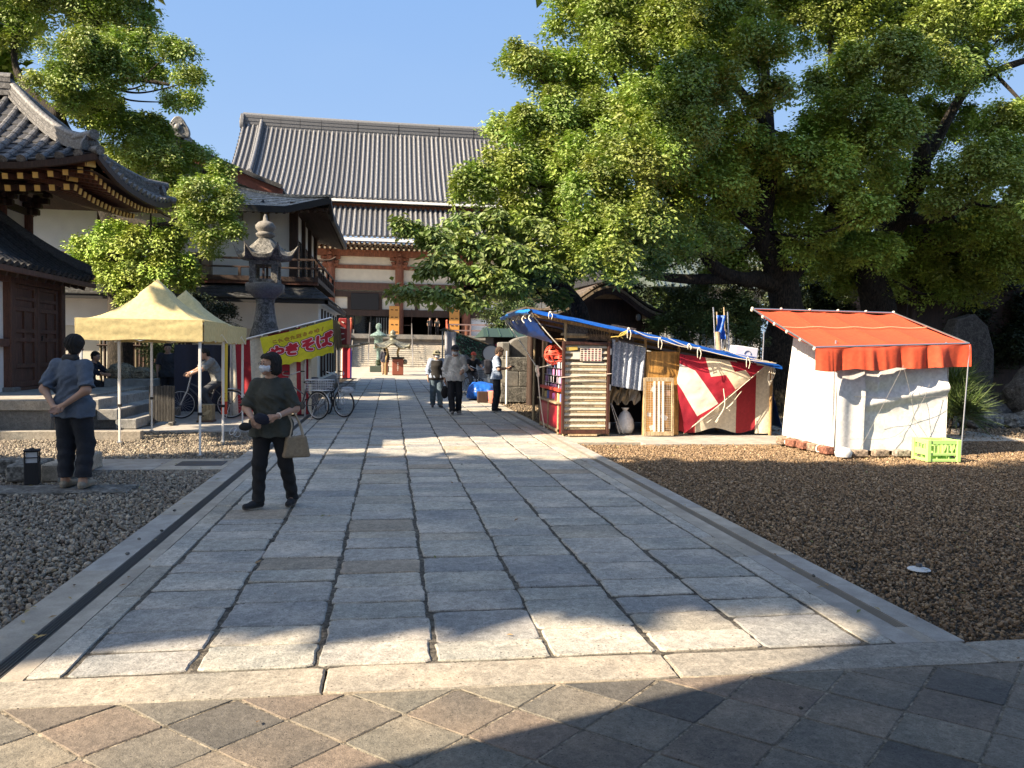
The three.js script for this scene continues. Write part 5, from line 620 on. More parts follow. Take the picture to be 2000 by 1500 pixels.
{ // slatted display shutter in a brown frame
  R = rng(1203); const o = thing('display_shutter', 'tall brown-framed display shutter with rows of small labelled goods', 'display board', [3.78, 0, -15.33]);
  const fr = M(.12, .045, .03, { map: T.wood, rep: .7, roughness: .5 }); for (const e of [-1, 1]) mb().span(e * .45 - .028, e * .45 + .028, .03, 1.84, -.04, .05, .006).mesh('frame', fr, o); mb().span(-.42, .42, 1.775, 1.835, -.04, .049, .006).mesh('frame', fr, o); mb().span(-.42, .42, .035, .1, -.04, .049, .006).mesh('frame', fr, o);
  const sl = M(.70, .63, .50, { map: T.plain, rep: .6, roughness: .6 }), sh = M(.36, .29, .20, { map: T.wood, rep: .4 }); mb().span(-.42, .42, .1, 1.775, -.035, -.02).mesh('backing', sh, o);
  const row = (seed) => print(512, 64, (x, w, h) => { const r = rng(seed); x.fillStyle = '#c9b894'; x.fillRect(0, 0, w, h); for (let k = 0; k < 26; k++) { const px = 34 + k * 18, dark = k < 6 + (seed * 7) % 19; x.fillStyle = dark ? ['#463328', '#3a2c28', '#57402f', '#2e2a2c'][Math.floor(r() * 4)] : ['#a98f66', '#b79c72', '#9c7f58'][Math.floor(r() * 3)]; x.fillRect(px, 12 + r() * 6, 14, 40); x.fillStyle = dark ? '#7d6246' : '#cdb78c'; x.fillRect(px + 3, 22 + r() * 10, 7, 8); } x.fillStyle = ['#b03a2e', '#5a3a24', '#8a6a2c'][seed % 3]; x.fillRect(6, 18, 20, 30); });
  for (let k = 0; k < 15; k++) { const y = 1.765 - k * .1105; mb().box(0, y - .027, -.0, .835, .052, .012, { rx: -.32, c: .003 }).mesh('slat', sl, o); if (k > 2 && k !== 12) { const m = mesh('label_row', norm(new THREE.PlaneGeometry(.82, .042)).applyMatrix4(xf(0, y - .078, .002)), printMat(row(k)), o); } }
  const poster = print(256, 200, (x, w, h) => { const r = rng(77); x.fillStyle = '#e6d9c8'; x.fillRect(0, 0, w, h); const c = ['#5b3638', '#a04a5c', '#3d3036', '#6e5648', '#8a3f4e', '#4a4450', '#7b6a58']; for (let j = 0; j < 6; j++) for (let i = 0; i < 6; i++) { x.fillStyle = c[Math.floor(r() * c.length)]; x.beginPath(); x.ellipse(22 + i * 42, 18 + j * 33, 16, 12, 0, 0, 7); x.fill(); x.fillStyle = '#2a2022'; x.fillRect(10 + i * 42, 26 + j * 33, 25, 5); } });
  mesh('goods_chart', norm(new THREE.BoxGeometry(.43, .25, .004)).applyMatrix4(xf(.09, 1.585, .022)), printMat(poster), o); mb().box(-.20, 1.56, .02, .14, .13, .004).mesh('paper_note', M(.72, .68, .58), o); mb().box(-.29, 1.70, .02, .22, .07, .004, { rz: .12 }).mesh('paper_note', M(.62, .42, .10), o);
  mb().span(-.34, .22, .0, .03, .02, .12).mesh('threshold', S.woodPale, o); rope('cord', [V(-.55, 1.13, .06), V(-.1, 1.17, .065), V(.5, 1.22, .06)], .008, o, M(.75, .62, .52));
  for (const y of [.2, .95, 1.65]) mb().span(.47, .495, y - .06, y + .06, .03, .06).mesh('hinge', S.steel, o);
}
{ R = rng(1204); // lace curtain
  const pt = print(512, 512, (x, w, h) => { const r = rng(5); x.fillStyle = '#8e96a4'; x.fillRect(0, 0, w, h); for (let k = 0; k < 2600; k++) { x.fillStyle = ['#c9cdd6', '#b4bac6', '#6f7786', '#dfe1e6'][Math.floor(r() * 4)]; x.globalAlpha = .55; x.beginPath(); x.ellipse(r() * w, r() * h, 2 + r() * 7, 2 + r() * 5, r() * 3, 0, 7); x.fill(); } x.globalAlpha = 1; });
  const g = sheet((u, v) => V(lerp(4.31, 5.0 - .03 * v, u), lerp(1.90 - u * .16, lerp(.98, .88, u), v), -15.40 + .035 * Math.sin(u * 34 + v * 2.5) + .02 * Math.sin(u * 13 + 1)), 60, 16, .005, [1, 1]); tag(mesh('lace_curtain', g, printMat(pt, { roughness: .8 })), 'grey-white lace curtain hanging beside the brown display shutter', 'curtain');
  // the dark recess under it: stools, sacks, rods
  const sk = thing('sack', 'white plastic bag of goods standing in the dark gap under the lace curtain', 'bag', [4.72, 0, -15.75]); mb().lathe([[.001, 0], [.15, .01], [.19, .12], [.17, .28], [.09, .42], [.04, .46], [.08, .52]], 0, 0, 0, 14).mesh('bag_body', S.white, sk);
  for (const [x, c] of [[4.42, [.35, .27, .17]], [4.62, [.30, .24, .16]], [4.86, [.45, .40, .33]]]) { const g2 = sheet((u, v) => V(x + (u - .5) * .24, .93 - v * .30 - .05 * Math.sin(u * 9 + x * 7), -15.62 + .05 * Math.sin(u * 11 + v * 6 + x)), 12, 8, .01); boxUVs(g2); tag(mesh('folded_cloth', g2, M(...c, { map: T.cloth, rep: .4 })), (x < 4.5 ? 'leftmost brown' : x < 4.7 ? 'middle brown' : 'pale rightmost') + ' crumpled cloth hanging in the gap under the lace curtain', 'cloth', 'cloths under the lace curtain'); }
  const rd = thing('rod_bundle', 'two thin steel rods leaning in the dark gap under the lace curtain', 'rods'); mb().bar(V(4.34, .62, -15.5), V(4.52, .02, -15.45), .006).mesh('rod', S.steel, rd); mb().bar(V(4.36, .62, -15.5), V(4.6, .02, -15.45), .006).mesh('rod', S.steel, rd);
  const pw = mesh('plywood_sheet', mb().box(5.37, .84, -15.40, .68, 1.66, .015, { rx: -.0 }).geo(), M(.85, .46, .12, { map: T.wood, rep: .9, roughness: .6 })); tag(pw, 'upright sheet of orange-brown plywood beside the lace curtain', 'plywood sheet');
  // wire rack leaning on it
  const wr = thing('wire_rack', 'pale wooden frame with wire mesh and three slats leaning on the plywood', 'rack', [5.26, 0, -15.24]); wr.rotation.x = -.06; const fr = S.woodPale;
  for (const e of [-1, 1]) mb().span(e * .285 - .025, e * .285 + .025, 0, 1.15, -.02, .02, .004).mesh('frame', fr, wr); for (const y of [.045, 1.115]) mb().span(-.26, .26, y - .04, y + .04, -.018, .018, .004).mesh('frame', fr, wr); for (const x of [-.09, 0, .085]) mb().span(x - .02, x + .02, .08, 1.08, .004, .022, .003).mesh('slat', M(.75, .70, .62), wr);
  const wm = mb(); for (let k = 0; k <= 12; k++) wm.bar(V(-.26 + k * .0433, .08, 0), V(-.26 + k * .0433, 1.08, 0), .0025, .0025, 5); for (let k = 0; k <= 22; k++) wm.bar(V(-.26, .08 + k * .0455, .003), V(.26, .08 + k * .0455, .003), .0025, .0025, 5); wm.mesh('wire_mesh', M(.72, .62, .5, { roughness: .4, metalness: .4 }), wr);
  for (let k = 0; k < 9; k++) mb().box(rnd(-.22, .22), rnd(.15, 1), -.012, rnd(.08, .16), rnd(.05, .1), .004, { rz: rnd(-.6, .6) }).mesh('paper_scrap', pick([M(.75, .72, .68), M(.45, .16, .10), M(.5, .3, .2)]), wr);
}
{ R = rng(1205); // red and white striped festival curtain, part of it folded across
  const back = thing('striped_curtain', 'red and cream striped festival curtain hanging at the right end of the souvenir stall', 'curtain');
  const X = [5.74, 6.12, 6.62, 6.98, 7.42, 7.76], m = [FB.red, FB.cream, FB.cream, FB.red, FB.cream]; for (let i = 0; i < 5; i++) cloth((u, v) => { const x = lerp(X[i], X[i + 1], u); return V(x + .08 * (1 - v) * (i === 3 ? -1 : 0) * 0, lerp(1.62 - (x - 5.7) * .09, .08 + (i === 4 ? -.06 : .05 * Math.sin(x * 6)), v), -15.52 + .03 * Math.sin(x * 9 + v * 2) + .02 * wob(x * 3, v * 3)); }, 10, 14, m[i], 'stripe', back);
  // the folded sheet in front: outline and stripes follow the cloth
  const px = 1 / 6.06, P = (a, b) => { const q = at(1230 + a * px, 660 + b * px, 1); const d = q.clone().sub(camera.position); const t = -15.28 / d.z; return [d.x * t, 1.65 + d.y * t]; };
  const W = [5.55, 7.75], Hh = [-.05, 1.75], cv = 700; const toC = ([x, y]) => [(x - W[0]) / (W[1] - W[0]) * cv, (Hh[1] - y) / (Hh[1] - Hh[0]) * cv];
  const pr = print(cv, cv, (x) => { x.fillStyle = '#ad2036'; x.fillRect(0, 0, cv, cv); const poly = (c, pts) => { x.fillStyle = c; x.beginPath(); pts.forEach((q, i) => { const [a, b] = toC(P(...q)); i ? x.lineTo(a, b) : x.moveTo(a, b); }); x.closePath(); x.fill(); };
    poly('#f4ecdc', [[570, 300], [770, 385], [1040, 775], [805, 930], [600, 600], [530, 510]]); poly('#e8dabd', [[880, 190], [960, 460], [1130, 438], [1250, 612], [1440, 470], [1370, 380], [1235, 402], [1185, 290], [1200, 180]]); const r = rng(4); for (let k = 0; k < 1500; k++) { x.globalAlpha = .05; x.fillStyle = r() < .5 ? '#fff' : '#402'; x.fillRect(r() * cv, r() * cv, 2 + r() * 14, 1 + r() * 3); } x.globalAlpha = 1; });
  const tl = P(600, 190), l1 = P(545, 480), tip = P(635, 1130), tr = P(1595, 335); const N = 44, M2 = 44;
  const pt = (u, v) => { // u along the top rope, v down the left edge: a triangle whose third side is the fold
    const a = [lerp(tl[0], tr[0], u), lerp(tl[1], tr[1], u)]; const lx = v < .32 ? lerp(tl[0], l1[0], v / .32) : lerp(l1[0], tip[0], (v - .32) / .68), ly = v < .32 ? lerp(tl[1], l1[1], v / .32) : lerp(l1[1], tip[1], (v - .32) / .68); const k = 1 - u; return [tr[0] + (lx - tl[0]) * 1 * k + (a[0] - tr[0]), tr[1] + (ly - tl[1]) * k + (a[1] - tr[1])]; };
  const g = sheet((u, v) => { const [x, y] = pt(u, v); const d = (x - 5.6) * .6 + (y) * .8; return V(x, y, -15.28 + .05 * Math.sin(d * 8 + x) * (1 - u) + .03 * wob(x * 3, y * 3) + .06 * Math.sin(v * PI) * (1 - u)); }, N, M2, .006, [1, 1]);
  { const p = g.attributes.position, u = g.attributes.uv; for (let i = 0; i < p.count; i++) u.setXY(i, (p.getX(i) - W[0]) / (W[1] - W[0]), (p.getY(i) - Hh[0]) / (Hh[1] - Hh[0])); }
  const o = thing('striped_sheet', 'red and white striped sheet pulled diagonally across the striped festival curtain', 'sheet'); mesh('cloth', g, printMat(pr, { roughness: .85 }), o); rope('cord', [V(tip[0], tip[1], -15.26), V((tip[0] + tr[0]) / 2, (tip[1] + tr[1]) / 2 - .02, -15.25), V(tr[0], tr[1], -15.26)], .007, o); rope('cord', [V(6.58, .95, -15.22), V(6.6, .6, -15.2), V(6.42, .28, -15.2)], .008, o);
  cloth((u, v) => V(lerp(7.74, 8.05 + .35 * v, u), lerp(1.42, .03, v), lerp(-15.5, -16.9, u) + .05 * Math.sin(v * 7 + u * 4)), 14, 14, FB.grey, 'end_cloth', back); cloth((u, v) => V(lerp(7.95, 8.1, u) + .45 * v, lerp(1.38, .06, v), lerp(-16.2, -17.2, u) - .1 * v), 8, 12, FB.blueDeep, 'end_cloth', back);
  const kn = mb(); for (let k = 0; k < 7; k++) kn.tube([V(7.62, 1.46, -15.25), V(7.6 + rnd(-.06, .08), 1.3, -15.22), V(7.58 + rnd(-.1, .12), 1.02 + rnd(-.1, .15), -15.24)], .008); kn.mesh('cord', S.rope, back);
  for (let k = 0; k < 3; k++) rope('guy_rope', [V(7.0 - k * .12, .9 - k * .2, -15.3), V(6.7, .55, -15.32), V(6.1 + k * .2, .25, -15.35)], .006, back);
}
{ // things lying on the blue roof
  R = rng(1206); const b = thing('box', 'white polystyrene box lying on the low end of the blue roof', 'box', [7.28, 1.60, -15.9]); b.rotation.z = -.12; mb().span(-.25, .25, 0, .2, -.15, .15, .015).mesh('box_body', M(.62, .63, .68), b); mb().add(new THREE.TorusGeometry(.07, .012, 6, 12, PI), xf(.02, .05, .152)).mesh('handle', M(.3, .3, .33), b);
  const pb = thing('pole_bundle', 'bundle of thin poles wrapped in blue sheet standing behind the blue roof', 'poles'); for (let k = 0; k < 5; k++) { const p = at(1398 + k * 6.5, 690, 17.2), q = at(1393 + k * 7, 600 + (k % 3) * 9, 17.2); mb().bar(p, q, .017, .015).mesh('pole', k % 2 ? S.woodPale : S.steel, pb); } { const p = at(1404, 655, 17.15); cloth((u, v) => V(p.x - .10 + u * .2, p.y + .42 - v * .5, p.z + .09 + .05 * Math.sin(u * 9 + v * 5)), 8, 10, FB.blue, 'wrap', pb); } mb().bar(at(1405, 690, 17), at(1401, 648, 17), .06, .055).mesh('board', S.woodPale, pb); pb.children.forEach(() => 0); { const g = at(1404, 690, 17.2); mb().bar(V(g.x, 0, g.z), V(g.x, g.y + .05, g.z), .05).mesh('post', S.woodRaw, pb); }
  const sp = thing('pole', 'thin upright steel pole at the right end of the blue roof', 'pole'); mb().bar(V(7.62, 0, -15.75), V(7.66, 2.12, -15.75), .014).mesh('pole_tube', S.steel, sp);
}
// ------------------------------------------------------------------ the orange stall
{ R = rng(1210); const o = thing('orange_stall', 'stall with an orange sloping awning and white sheet walls on the gravel', 'market stall');
  const A = V(6.85, 2.50, -14.6), B = V(9.80, 2.49, -14.6), Cc = V(9.59, 1.87, -12.2), D = V(6.82, 1.76, -12.2);
  const top = (u, v) => { const p = A.clone().lerp(B, u).lerp(D.clone().lerp(Cc, u), v); const seam = Math.abs(((u * 4) % 1) - .5) * 2; p.y += -.022 * (1 - seam * seam) * 1 - .03 * Math.sin(v * PI) + .012 * wob(u * 5, v * 5) + (v < .06 ? -.02 * Math.abs(Math.sin(u * 16)) : 0); return p; };
  cloth(top, 64, 30, FB.orange, 'awning', o); for (let k = 1; k < 4; k++) rope('seam', Array.from({ length: 12 }, (_, i) => top(k / 4, i / 11).add(V(0, .006, 0))), .005, o, FB.orange);
  rope('cord', Array.from({ length: 9 }, (_, i) => top(i / 8, .48).add(V(0, .03, 0))), .009, o, M(.85, .42, .25));
  cloth((u, v) => { const p = top(u, 1); const ph = u * 26 + 1.5 * Math.sin(u * 9) + 2 * wob(u * 4, 1), amp = (.015 + .075 * Math.sqrt(v)) * (.5 + Math.abs(wob(u * 6, 9)) * 2.4); return V(p.x + .02 * Math.sin(ph * .7) * v, p.y - v * (.36 + .01 * Math.sin(u * 20)), p.z + .03 + amp * (Math.abs(Math.sin(ph * .5)) * 1.5 - .4)); }, 130, 12, FB.orange, 'valance', o);
  cloth((u, v) => { const p = top(1, 1); return V(p.x + .01, p.y - v * .37, p.z + .03 - u * .12 - .02 * Math.sin(u * 8)); }, 4, 6, FB.orange, 'valance', o);
  // frame
  for (const [p, q] of [[A, B], [A, D], [B, Cc], [D, Cc]]) mb().bar(p.clone().add(V(0, .015, 0)), q.clone().add(V(0, .015, 0)), .016).mesh('frame_pole', S.steel, o);
  for (let k = 0; k < 6; k++) { const q = A.clone().lerp(B, k / 5); mb().sph(q.x, q.y + .03, q.z, .028, 1, .8, 1, 8).mesh('tie', S.rope, o); const r = A.clone().lerp(D, k / 5); mb().sph(r.x - .01, r.y - .01, r.z, .026, 1, 1.3, 1, 8).mesh('tie', S.rope, o); }
  for (const [x, z] of [[7.36, -12.5], [9.24, -12.3], [7.62, -14.2], [9.3, -14.4]]) mb().bar(V(x, 0, z), V(x, z < -14 ? 2.33 : 1.9, z), .018).mesh('frame_pole', S.steel, o);
  mb().bar(V(9.57, 1.85, -12.16), V(9.4, .02, -12.05), .011).mesh('stay', S.steel, o);
  // white walls: left side, front with slack diagonal folds, back
  cloth((u, v) => V(lerp(7.34, 7.40, u) - .10 * v * u + .02 * Math.sin(u * 9 + v * 3), lerp(1.71 + u * .27, .10 + .04 * u, v), lerp(-12.44, -14.02 - .1 * v, u) + .0), 24, 20, S.white, 'side_wall', o);
  cloth((u, v) => { const x = lerp(7.34, 9.25, u), y = lerp(1.66, .06, v); const d1 = (y - .72 - .42 * (x - 7.4) / 1.85), b1 = Math.exp(-d1 * d1 / .012) * .11 * smooth(0, .35, u) , d2 = (y - 1.28 + .55 * (x - 7.9) * (x < 8.1 ? 1 : -.25)), b2 = Math.exp(-d2 * d2 / .02) * .08 * (1 - smooth(.5, 1, u)); const sag = .10 * Math.sin(u * PI) * Math.sin(v * PI); const lf = .12 * Math.exp(-u * u / .012) * smooth(1, .2, v) * .5; const tp = smooth(0, .35, v); return V(x, y, -12.46 + .20 * u + (-sag * .55 + b1 * .8 + b2 * .7 + .010 * wob(x * 3.2 + y * 2, y * 4 - x) + .006 * Math.sin((y + x * .35) * 19) * Math.sin(u * PI)) * tp + .012 * wob(x * 3, 4)); }, 90, 70, S.white, 'front_wall', o);
  cloth((u, v) => V(lerp(7.34, 7.82, u), lerp(1.66, .05, v), -12.43 + .05 * u + .05 * smooth(.1, .5, v) + .03 * Math.sin(u * 8) * smooth(.1, .5, v) * (1 - .5 * v) - .03 * smooth(.3, .6, v) * u), 16, 24, S.white, 'wall_flap', o);
  cloth((u, v) => V(lerp(9.26, 9.36, u), lerp(1.70 + .5 * u, .08, v), lerp(-12.24, -14.5, u)), 10, 8, S.white, 'side_wall', o); cloth((u, v) => V(lerp(7.85, 9.34, u), lerp(2.3, .1, v), -14.5), 10, 8, S.white, 'back_wall', o);
  for (const pts of [[[8.36, 1.5], [8.05, .9], [7.62, .08]], [[8.36, 1.5], [8.5, 1.05], [8.62, .5]], [[7.5, .98], [8.4, .96], [9.2, 1.0]], [[7.45, .28], [8.3, .35], [8.75, .95], [8.85, 1.2]], [[8.6, .62], [8.85, .3], [8.95, .12]], [[8.5, .52], [8.75, .2]]]) rope('cord', pts.map(([x, y]) => V(x, y, -12.14)), .0035, o, M(.22, .21, .20));
  // weights along the foot: bricks and blocks
  for (let k = 0; k < 5; k++) mb().box(7.62 + k * .38, .05, -12.14, .26, .11, .14, { c: .015, ry: rnd(-.15, .15) }).mesh('block', pick([M(.55, .48, .40, { map: T.rough, rep: .4 }), M(.50, .38, .28, { map: T.rough, rep: .4 })]), o);
  for (let k = 0; k < 5; k++) mb().box(7.24 - .02 * k, .06, -12.5 - k * .34, .15, .13, .26, { c: .015, ry: rnd(-.2, .2) }).mesh('block', pick([M(.42, .17, .11, { map: T.rough, rep: .4 }), M(.5, .36, .26, { map: T.rough, rep: .4 })]), o);
  mb().lathe([[.001, .16], [.10, .14], [.14, .07], [.12, 0]], 7.32, 0, -12.1, 12).mesh('weight_bag', S.white, o);
  for (let k = 0; k < 3; k++) { const z = -12.7 - k * .55; rope('cord', [V(7.3, .14, z), V(7.16, .1, z + .05), V(7.14, .02, z + .1), V(7.22, .03, z + .16)], .011, o); }
}
{ // green plastic crate
  const c = thing('crate', 'lime green plastic bottle crate on the gravel in front of the orange stall', 'crate', [8.72, -.02, -11.75], -.06), m = M(.42, .64, .20, { roughness: .5 }); const w = .25, d = .19, h = .355; const add = (b, n) => b.mesh(n, m, c);
  for (const sx of [-1, 1]) for (const sz of [-1, 1]) add(mb().span(sx * w - .035, sx * w + .035, 0, h, sz * d - .03, sz * d + .03, .008), 'corner_post');
  for (const sz of [-1, 1]) { add(mb().span(-w, w, h - .075, h - .006, sz * d - .012, sz * d + .016, .005), 'top_rail'); add(mb().span(-w, w, .002, .05, sz * d - .012, sz * d + .014, .005), 'bottom_rail'); add(mb().span(-w, w, .10, .145, sz * d - .01, sz * d + .012, .004), 'middle_rail'); for (const x of [-.15, -.075, 0, .075, .15]) add(mb().span(x - .012, x + .012, .14, h - .07, sz * d - .009, sz * d + .009, .003), 'slat'); }
  for (const sx of [-1, 1]) { add(mb().span(sx * w - .012, sx * w + .016, h - .075, h - .006, -d, d, .005), 'top_rail'); add(mb().span(sx * w - .012, sx * w + .014, .002, .05, -d, d, .005), 'bottom_rail'); add(mb().span(sx * w - .01, sx * w + .012, .10, .2, -d, d, .004), 'middle_rail'); for (const z of [-.09, 0, .09]) add(mb().span(sx * w - .009, sx * w + .009, .19, h - .07, z - .011, z + .011, .003), 'slat'); }
  add(mb().span(-w, w, .012, .025, -d, d), 'floor'); for (const x of [-.1, .1]) add(mb().span(x - .006, x + .006, .02, .26, -d, d), 'divider'); add(mb().span(-w, w, .02, .26, -.006, .006), 'divider');
}
// ------------------------------------------------------------------ the two yellow pop-up tents
{ R = rng(1220);
  const tent = (label, X0, X1, Z0, Z1, ph, peak, yv, seed) => { const o = thing('pop_up_tent', label, 'pop-up tent', [0, 0, 0], 0, 'yellow pop-up tents'); const cx = (X0 + X1) / 2 + peak[0], cz = (Z0 + Z1) / 2 + peak[1];
    const fn = (u, v) => { const a = u * 2 - 1, b = v * 2 - 1, x = lerp(X0, X1, u), z = lerp(Z0, Z1, v); const r = Math.max(Math.abs(a), Math.abs(b)), rr = Math.hypot(a, b); const k = 1 - Math.min(1, .72 * r + .28 * rr); const edge = Math.min(1 - Math.abs(a), 1 - Math.abs(b)); let y = yv + (ph - yv) * (Math.pow(Math.max(0, k), 1.55) * .86 + k * .14); y -= .05 * Math.sin((1 - Math.min(Math.abs(a), Math.abs(b))) * PI * .5) * smooth(1.1, .6, r) * (r > .25 ? 1 : 0) * .6; y += .012 * wob(x * 3 + seed, z * 3) ; return V(x + peak[0] * k, y, z + peak[1] * k); };
    cloth(fn, 44, 44, FB.yellow, 'canopy', o);
    const side = (p, q, n, segs) => cloth((u, v) => { const a = p.clone().lerp(q, u); const w = .012 * wob(u * 4 + seed, v * 3) + .006 * wob(u * 3 + 2, v * 2 + seed); return V(a.x + n.x * (.015 + w + .02 * v * Math.sin(u * 6)), a.y - v * (.31 + .012 * Math.sin(u * segs)), a.z + n.z * (.015 + w)); }, 40, 14, FB.yellow, 'valance', o);
    const p = [V(X0, yv, Z1), V(X1, yv, Z1), V(X1, yv, Z0), V(X0, yv, Z0)]; side(p[0], p[1], V(0, 0, 1), 9); side(p[1], p[2], V(1, 0, 0), 12); side(p[2], p[3], V(0, 0, -1), 9); side(p[3], p[0], V(-1, 0, 0), 9);
    for (const q of p) { const e = .05, x = q.x + (q.x < cx ? e : -e), z = q.z + (q.z < cz ? e : -e); const m = mb().span(x - .019, x + .019, .62, yv - .02, z - .019, z + .019, .004).mesh('leg', S.whiteMetal, o); mb().span(x - .014, x + .014, 0, .68, z - .014, z + .014, .003).mesh('inner_leg', S.whiteMetal, m); mb().span(x - .03, x + .03, .60, .645, z - .03, z + .03, .006).mesh('clamp', S.black, m); mb().span(x - .035, x + .035, -.01, .012, z - .035, z + .035, .003).mesh('foot', S.steel, m); }
    for (let i = 0; i < 4; i++) { const a = p[i], b = p[(i + 1) % 4], m = a.clone().lerp(b, .5); for (const [q, s] of [[a, -.06], [b, -.06]]) { mb().bar(V(q.x, yv - .05, q.z), V(m.x, yv - .32, m.z), .009, .009, 6).bar(V(q.x, yv - .32, q.z), V(m.x, yv - .05, m.z), .009, .009, 6).mesh('truss', S.whiteMetal, o); } }
    mb().bar(V(cx, yv - .1, cz), V(cx, ph - .03, cz), .016).mesh('centre_pole', S.whiteMetal, o); return o; };
  tent('nearer of the two pale yellow pop-up tents, its pointed top in the sun', -4.52, -2.76, -14.28, -12.5, 2.68, [.02, .05], 2.02, 1);
  tent('farther of the two pale yellow pop-up tents, nearly hidden behind the nearer one', -4.56, -2.79, -16.25, -14.30, 2.64, [.0, -.05], 2.0, 5);
  const nb = thing('rolled_banner', 'rolled yellow and red lettered banner tied to the middle tent pole', 'banner'); const pr = print(64, 512, (x, w, h) => { const r = rng(9); x.fillStyle = '#d8b53a'; x.fillRect(0, 0, w, h); x.fillStyle = '#b5301c'; for (let k = 0; k < 26; k++) { x.save(); x.translate(10 + r() * 40, k * 20 + r() * 8); x.rotate(r() * 2); x.fillRect(-12, -4, 24, 6); x.fillRect(-3, -10, 6, 20); x.restore(); } x.fillStyle = '#b83a1a'; x.fillRect(0, 420, w, 92); });
  mesh('banner_roll', new THREE.CylinderGeometry(.045, .05, 1.2, 12, 6).toNonIndexed().applyMatrix4(xf(-2.80, 1.08, -14.30, .0, 1.2, -.02)), printMat(pr), nb);
}
// ------------------------------------------------------------------ the fried-noodle stall on the left
const STROKES = { // hiragana as brush strokes in a 0..100 box
  ya: [[[10, 46], [40, 36], [72, 26], [88, 36], [86, 56], [68, 62], [58, 58]], [[56, 8], [62, 18], [54, 28]], [[30, 22], [38, 50], [50, 92]]], ki: [[[22, 26], [50, 24], [78, 16]], [[18, 46], [50, 42], [84, 34]], [[44, 6], [58, 34], [74, 60]], [[74, 60], [52, 54], [30, 58], [24, 74], [38, 88], [66, 90]]],
  so: [[[28, 14], [52, 14], [74, 10]], [[74, 10], [50, 30], [18, 48], [50, 44], [86, 40]], [[86, 40], [54, 50], [44, 66], [52, 84], [76, 90]]], ha: [[[18, 12], [14, 40], [16, 70], [24, 90]], [[40, 32], [64, 32], [90, 28]], [[66, 8], [66, 40], [66, 76]], [[66, 76], [52, 92], [40, 80], [54, 70], [76, 80], [90, 92]], [[78, 4], [84, 14]], [[92, 0], [98, 10]]],
};
function brush(x, strokes, ox, oy, s, lw, col, rot = 0) { x.save(); x.translate(ox, oy); x.rotate(rot); x.scale(s / 100, s / 100); x.lineWidth = lw * 100 / s; x.strokeStyle = col; x.lineCap = x.lineJoin = 'round'; for (const st of strokes) { x.beginPath(); x.moveTo(...st[0]); if (st.length === 2) x.lineTo(...st[1]); else { for (let i = 1; i < st.length - 1; i++) { const e = i === st.length - 2 ? st[i + 1] : [(st[i][0] + st[i + 1][0]) / 2, (st[i][1] + st[i + 1][1]) / 2]; x.quadraticCurveTo(...st[i], ...e); } } x.stroke(); } x.restore(); }
const KANJI = { // straight-stroke characters for the small line
  ya: [[[16, 10], [84, 10], [84, 28], [18, 28]], [[18, 10], [16, 60], [6, 92]], [[28, 42], [86, 42]], [[52, 44], [32, 62], [78, 60]], [[54, 60], [54, 92]], [[34, 76], [78, 76]], [[22, 92], [92, 92]]], tai: [[[48, 6], [22, 38], [78, 34]], [[62, 20], [84, 44]], [[24, 56], [24, 92], [76, 92], [76, 56], [24, 56]]], no: [[[52, 18], [42, 70], [22, 74], [16, 50], [40, 22], [72, 24], [84, 54], [62, 86]]], aji: [[[10, 26], [10, 70], [36, 70], [36, 26], [10, 26]], [[48, 26], [90, 26]], [[42, 48], [96, 48]], [[68, 6], [68, 94]], [[66, 50], [46, 80]], [[70, 50], [94, 82]]], ex: [[[60, 6], [44, 66]], [[38, 84], [40, 90]]], ko: [[[26, 24], [76, 20]], [[24, 66], [40, 84], [82, 80]]], re: [[[28, 8], [28, 92]], [[10, 34], [40, 28], [14, 70], [56, 30], [66, 50], [62, 76], [90, 78]]], ta: [[[12, 26], [56, 22]], [[36, 6], [14, 90]], [[56, 46], [86, 44]], [[52, 74], [60, 86], [90, 84]]], shoku: [[[50, 4], [8, 42]], [[50, 4], [92, 42]], [[30, 42], [70, 42], [70, 68], [30, 68], [30, 42]], [[30, 55], [70, 55]], [[30, 68], [30, 94], [54, 84]], [[58, 72], [88, 94]]] };
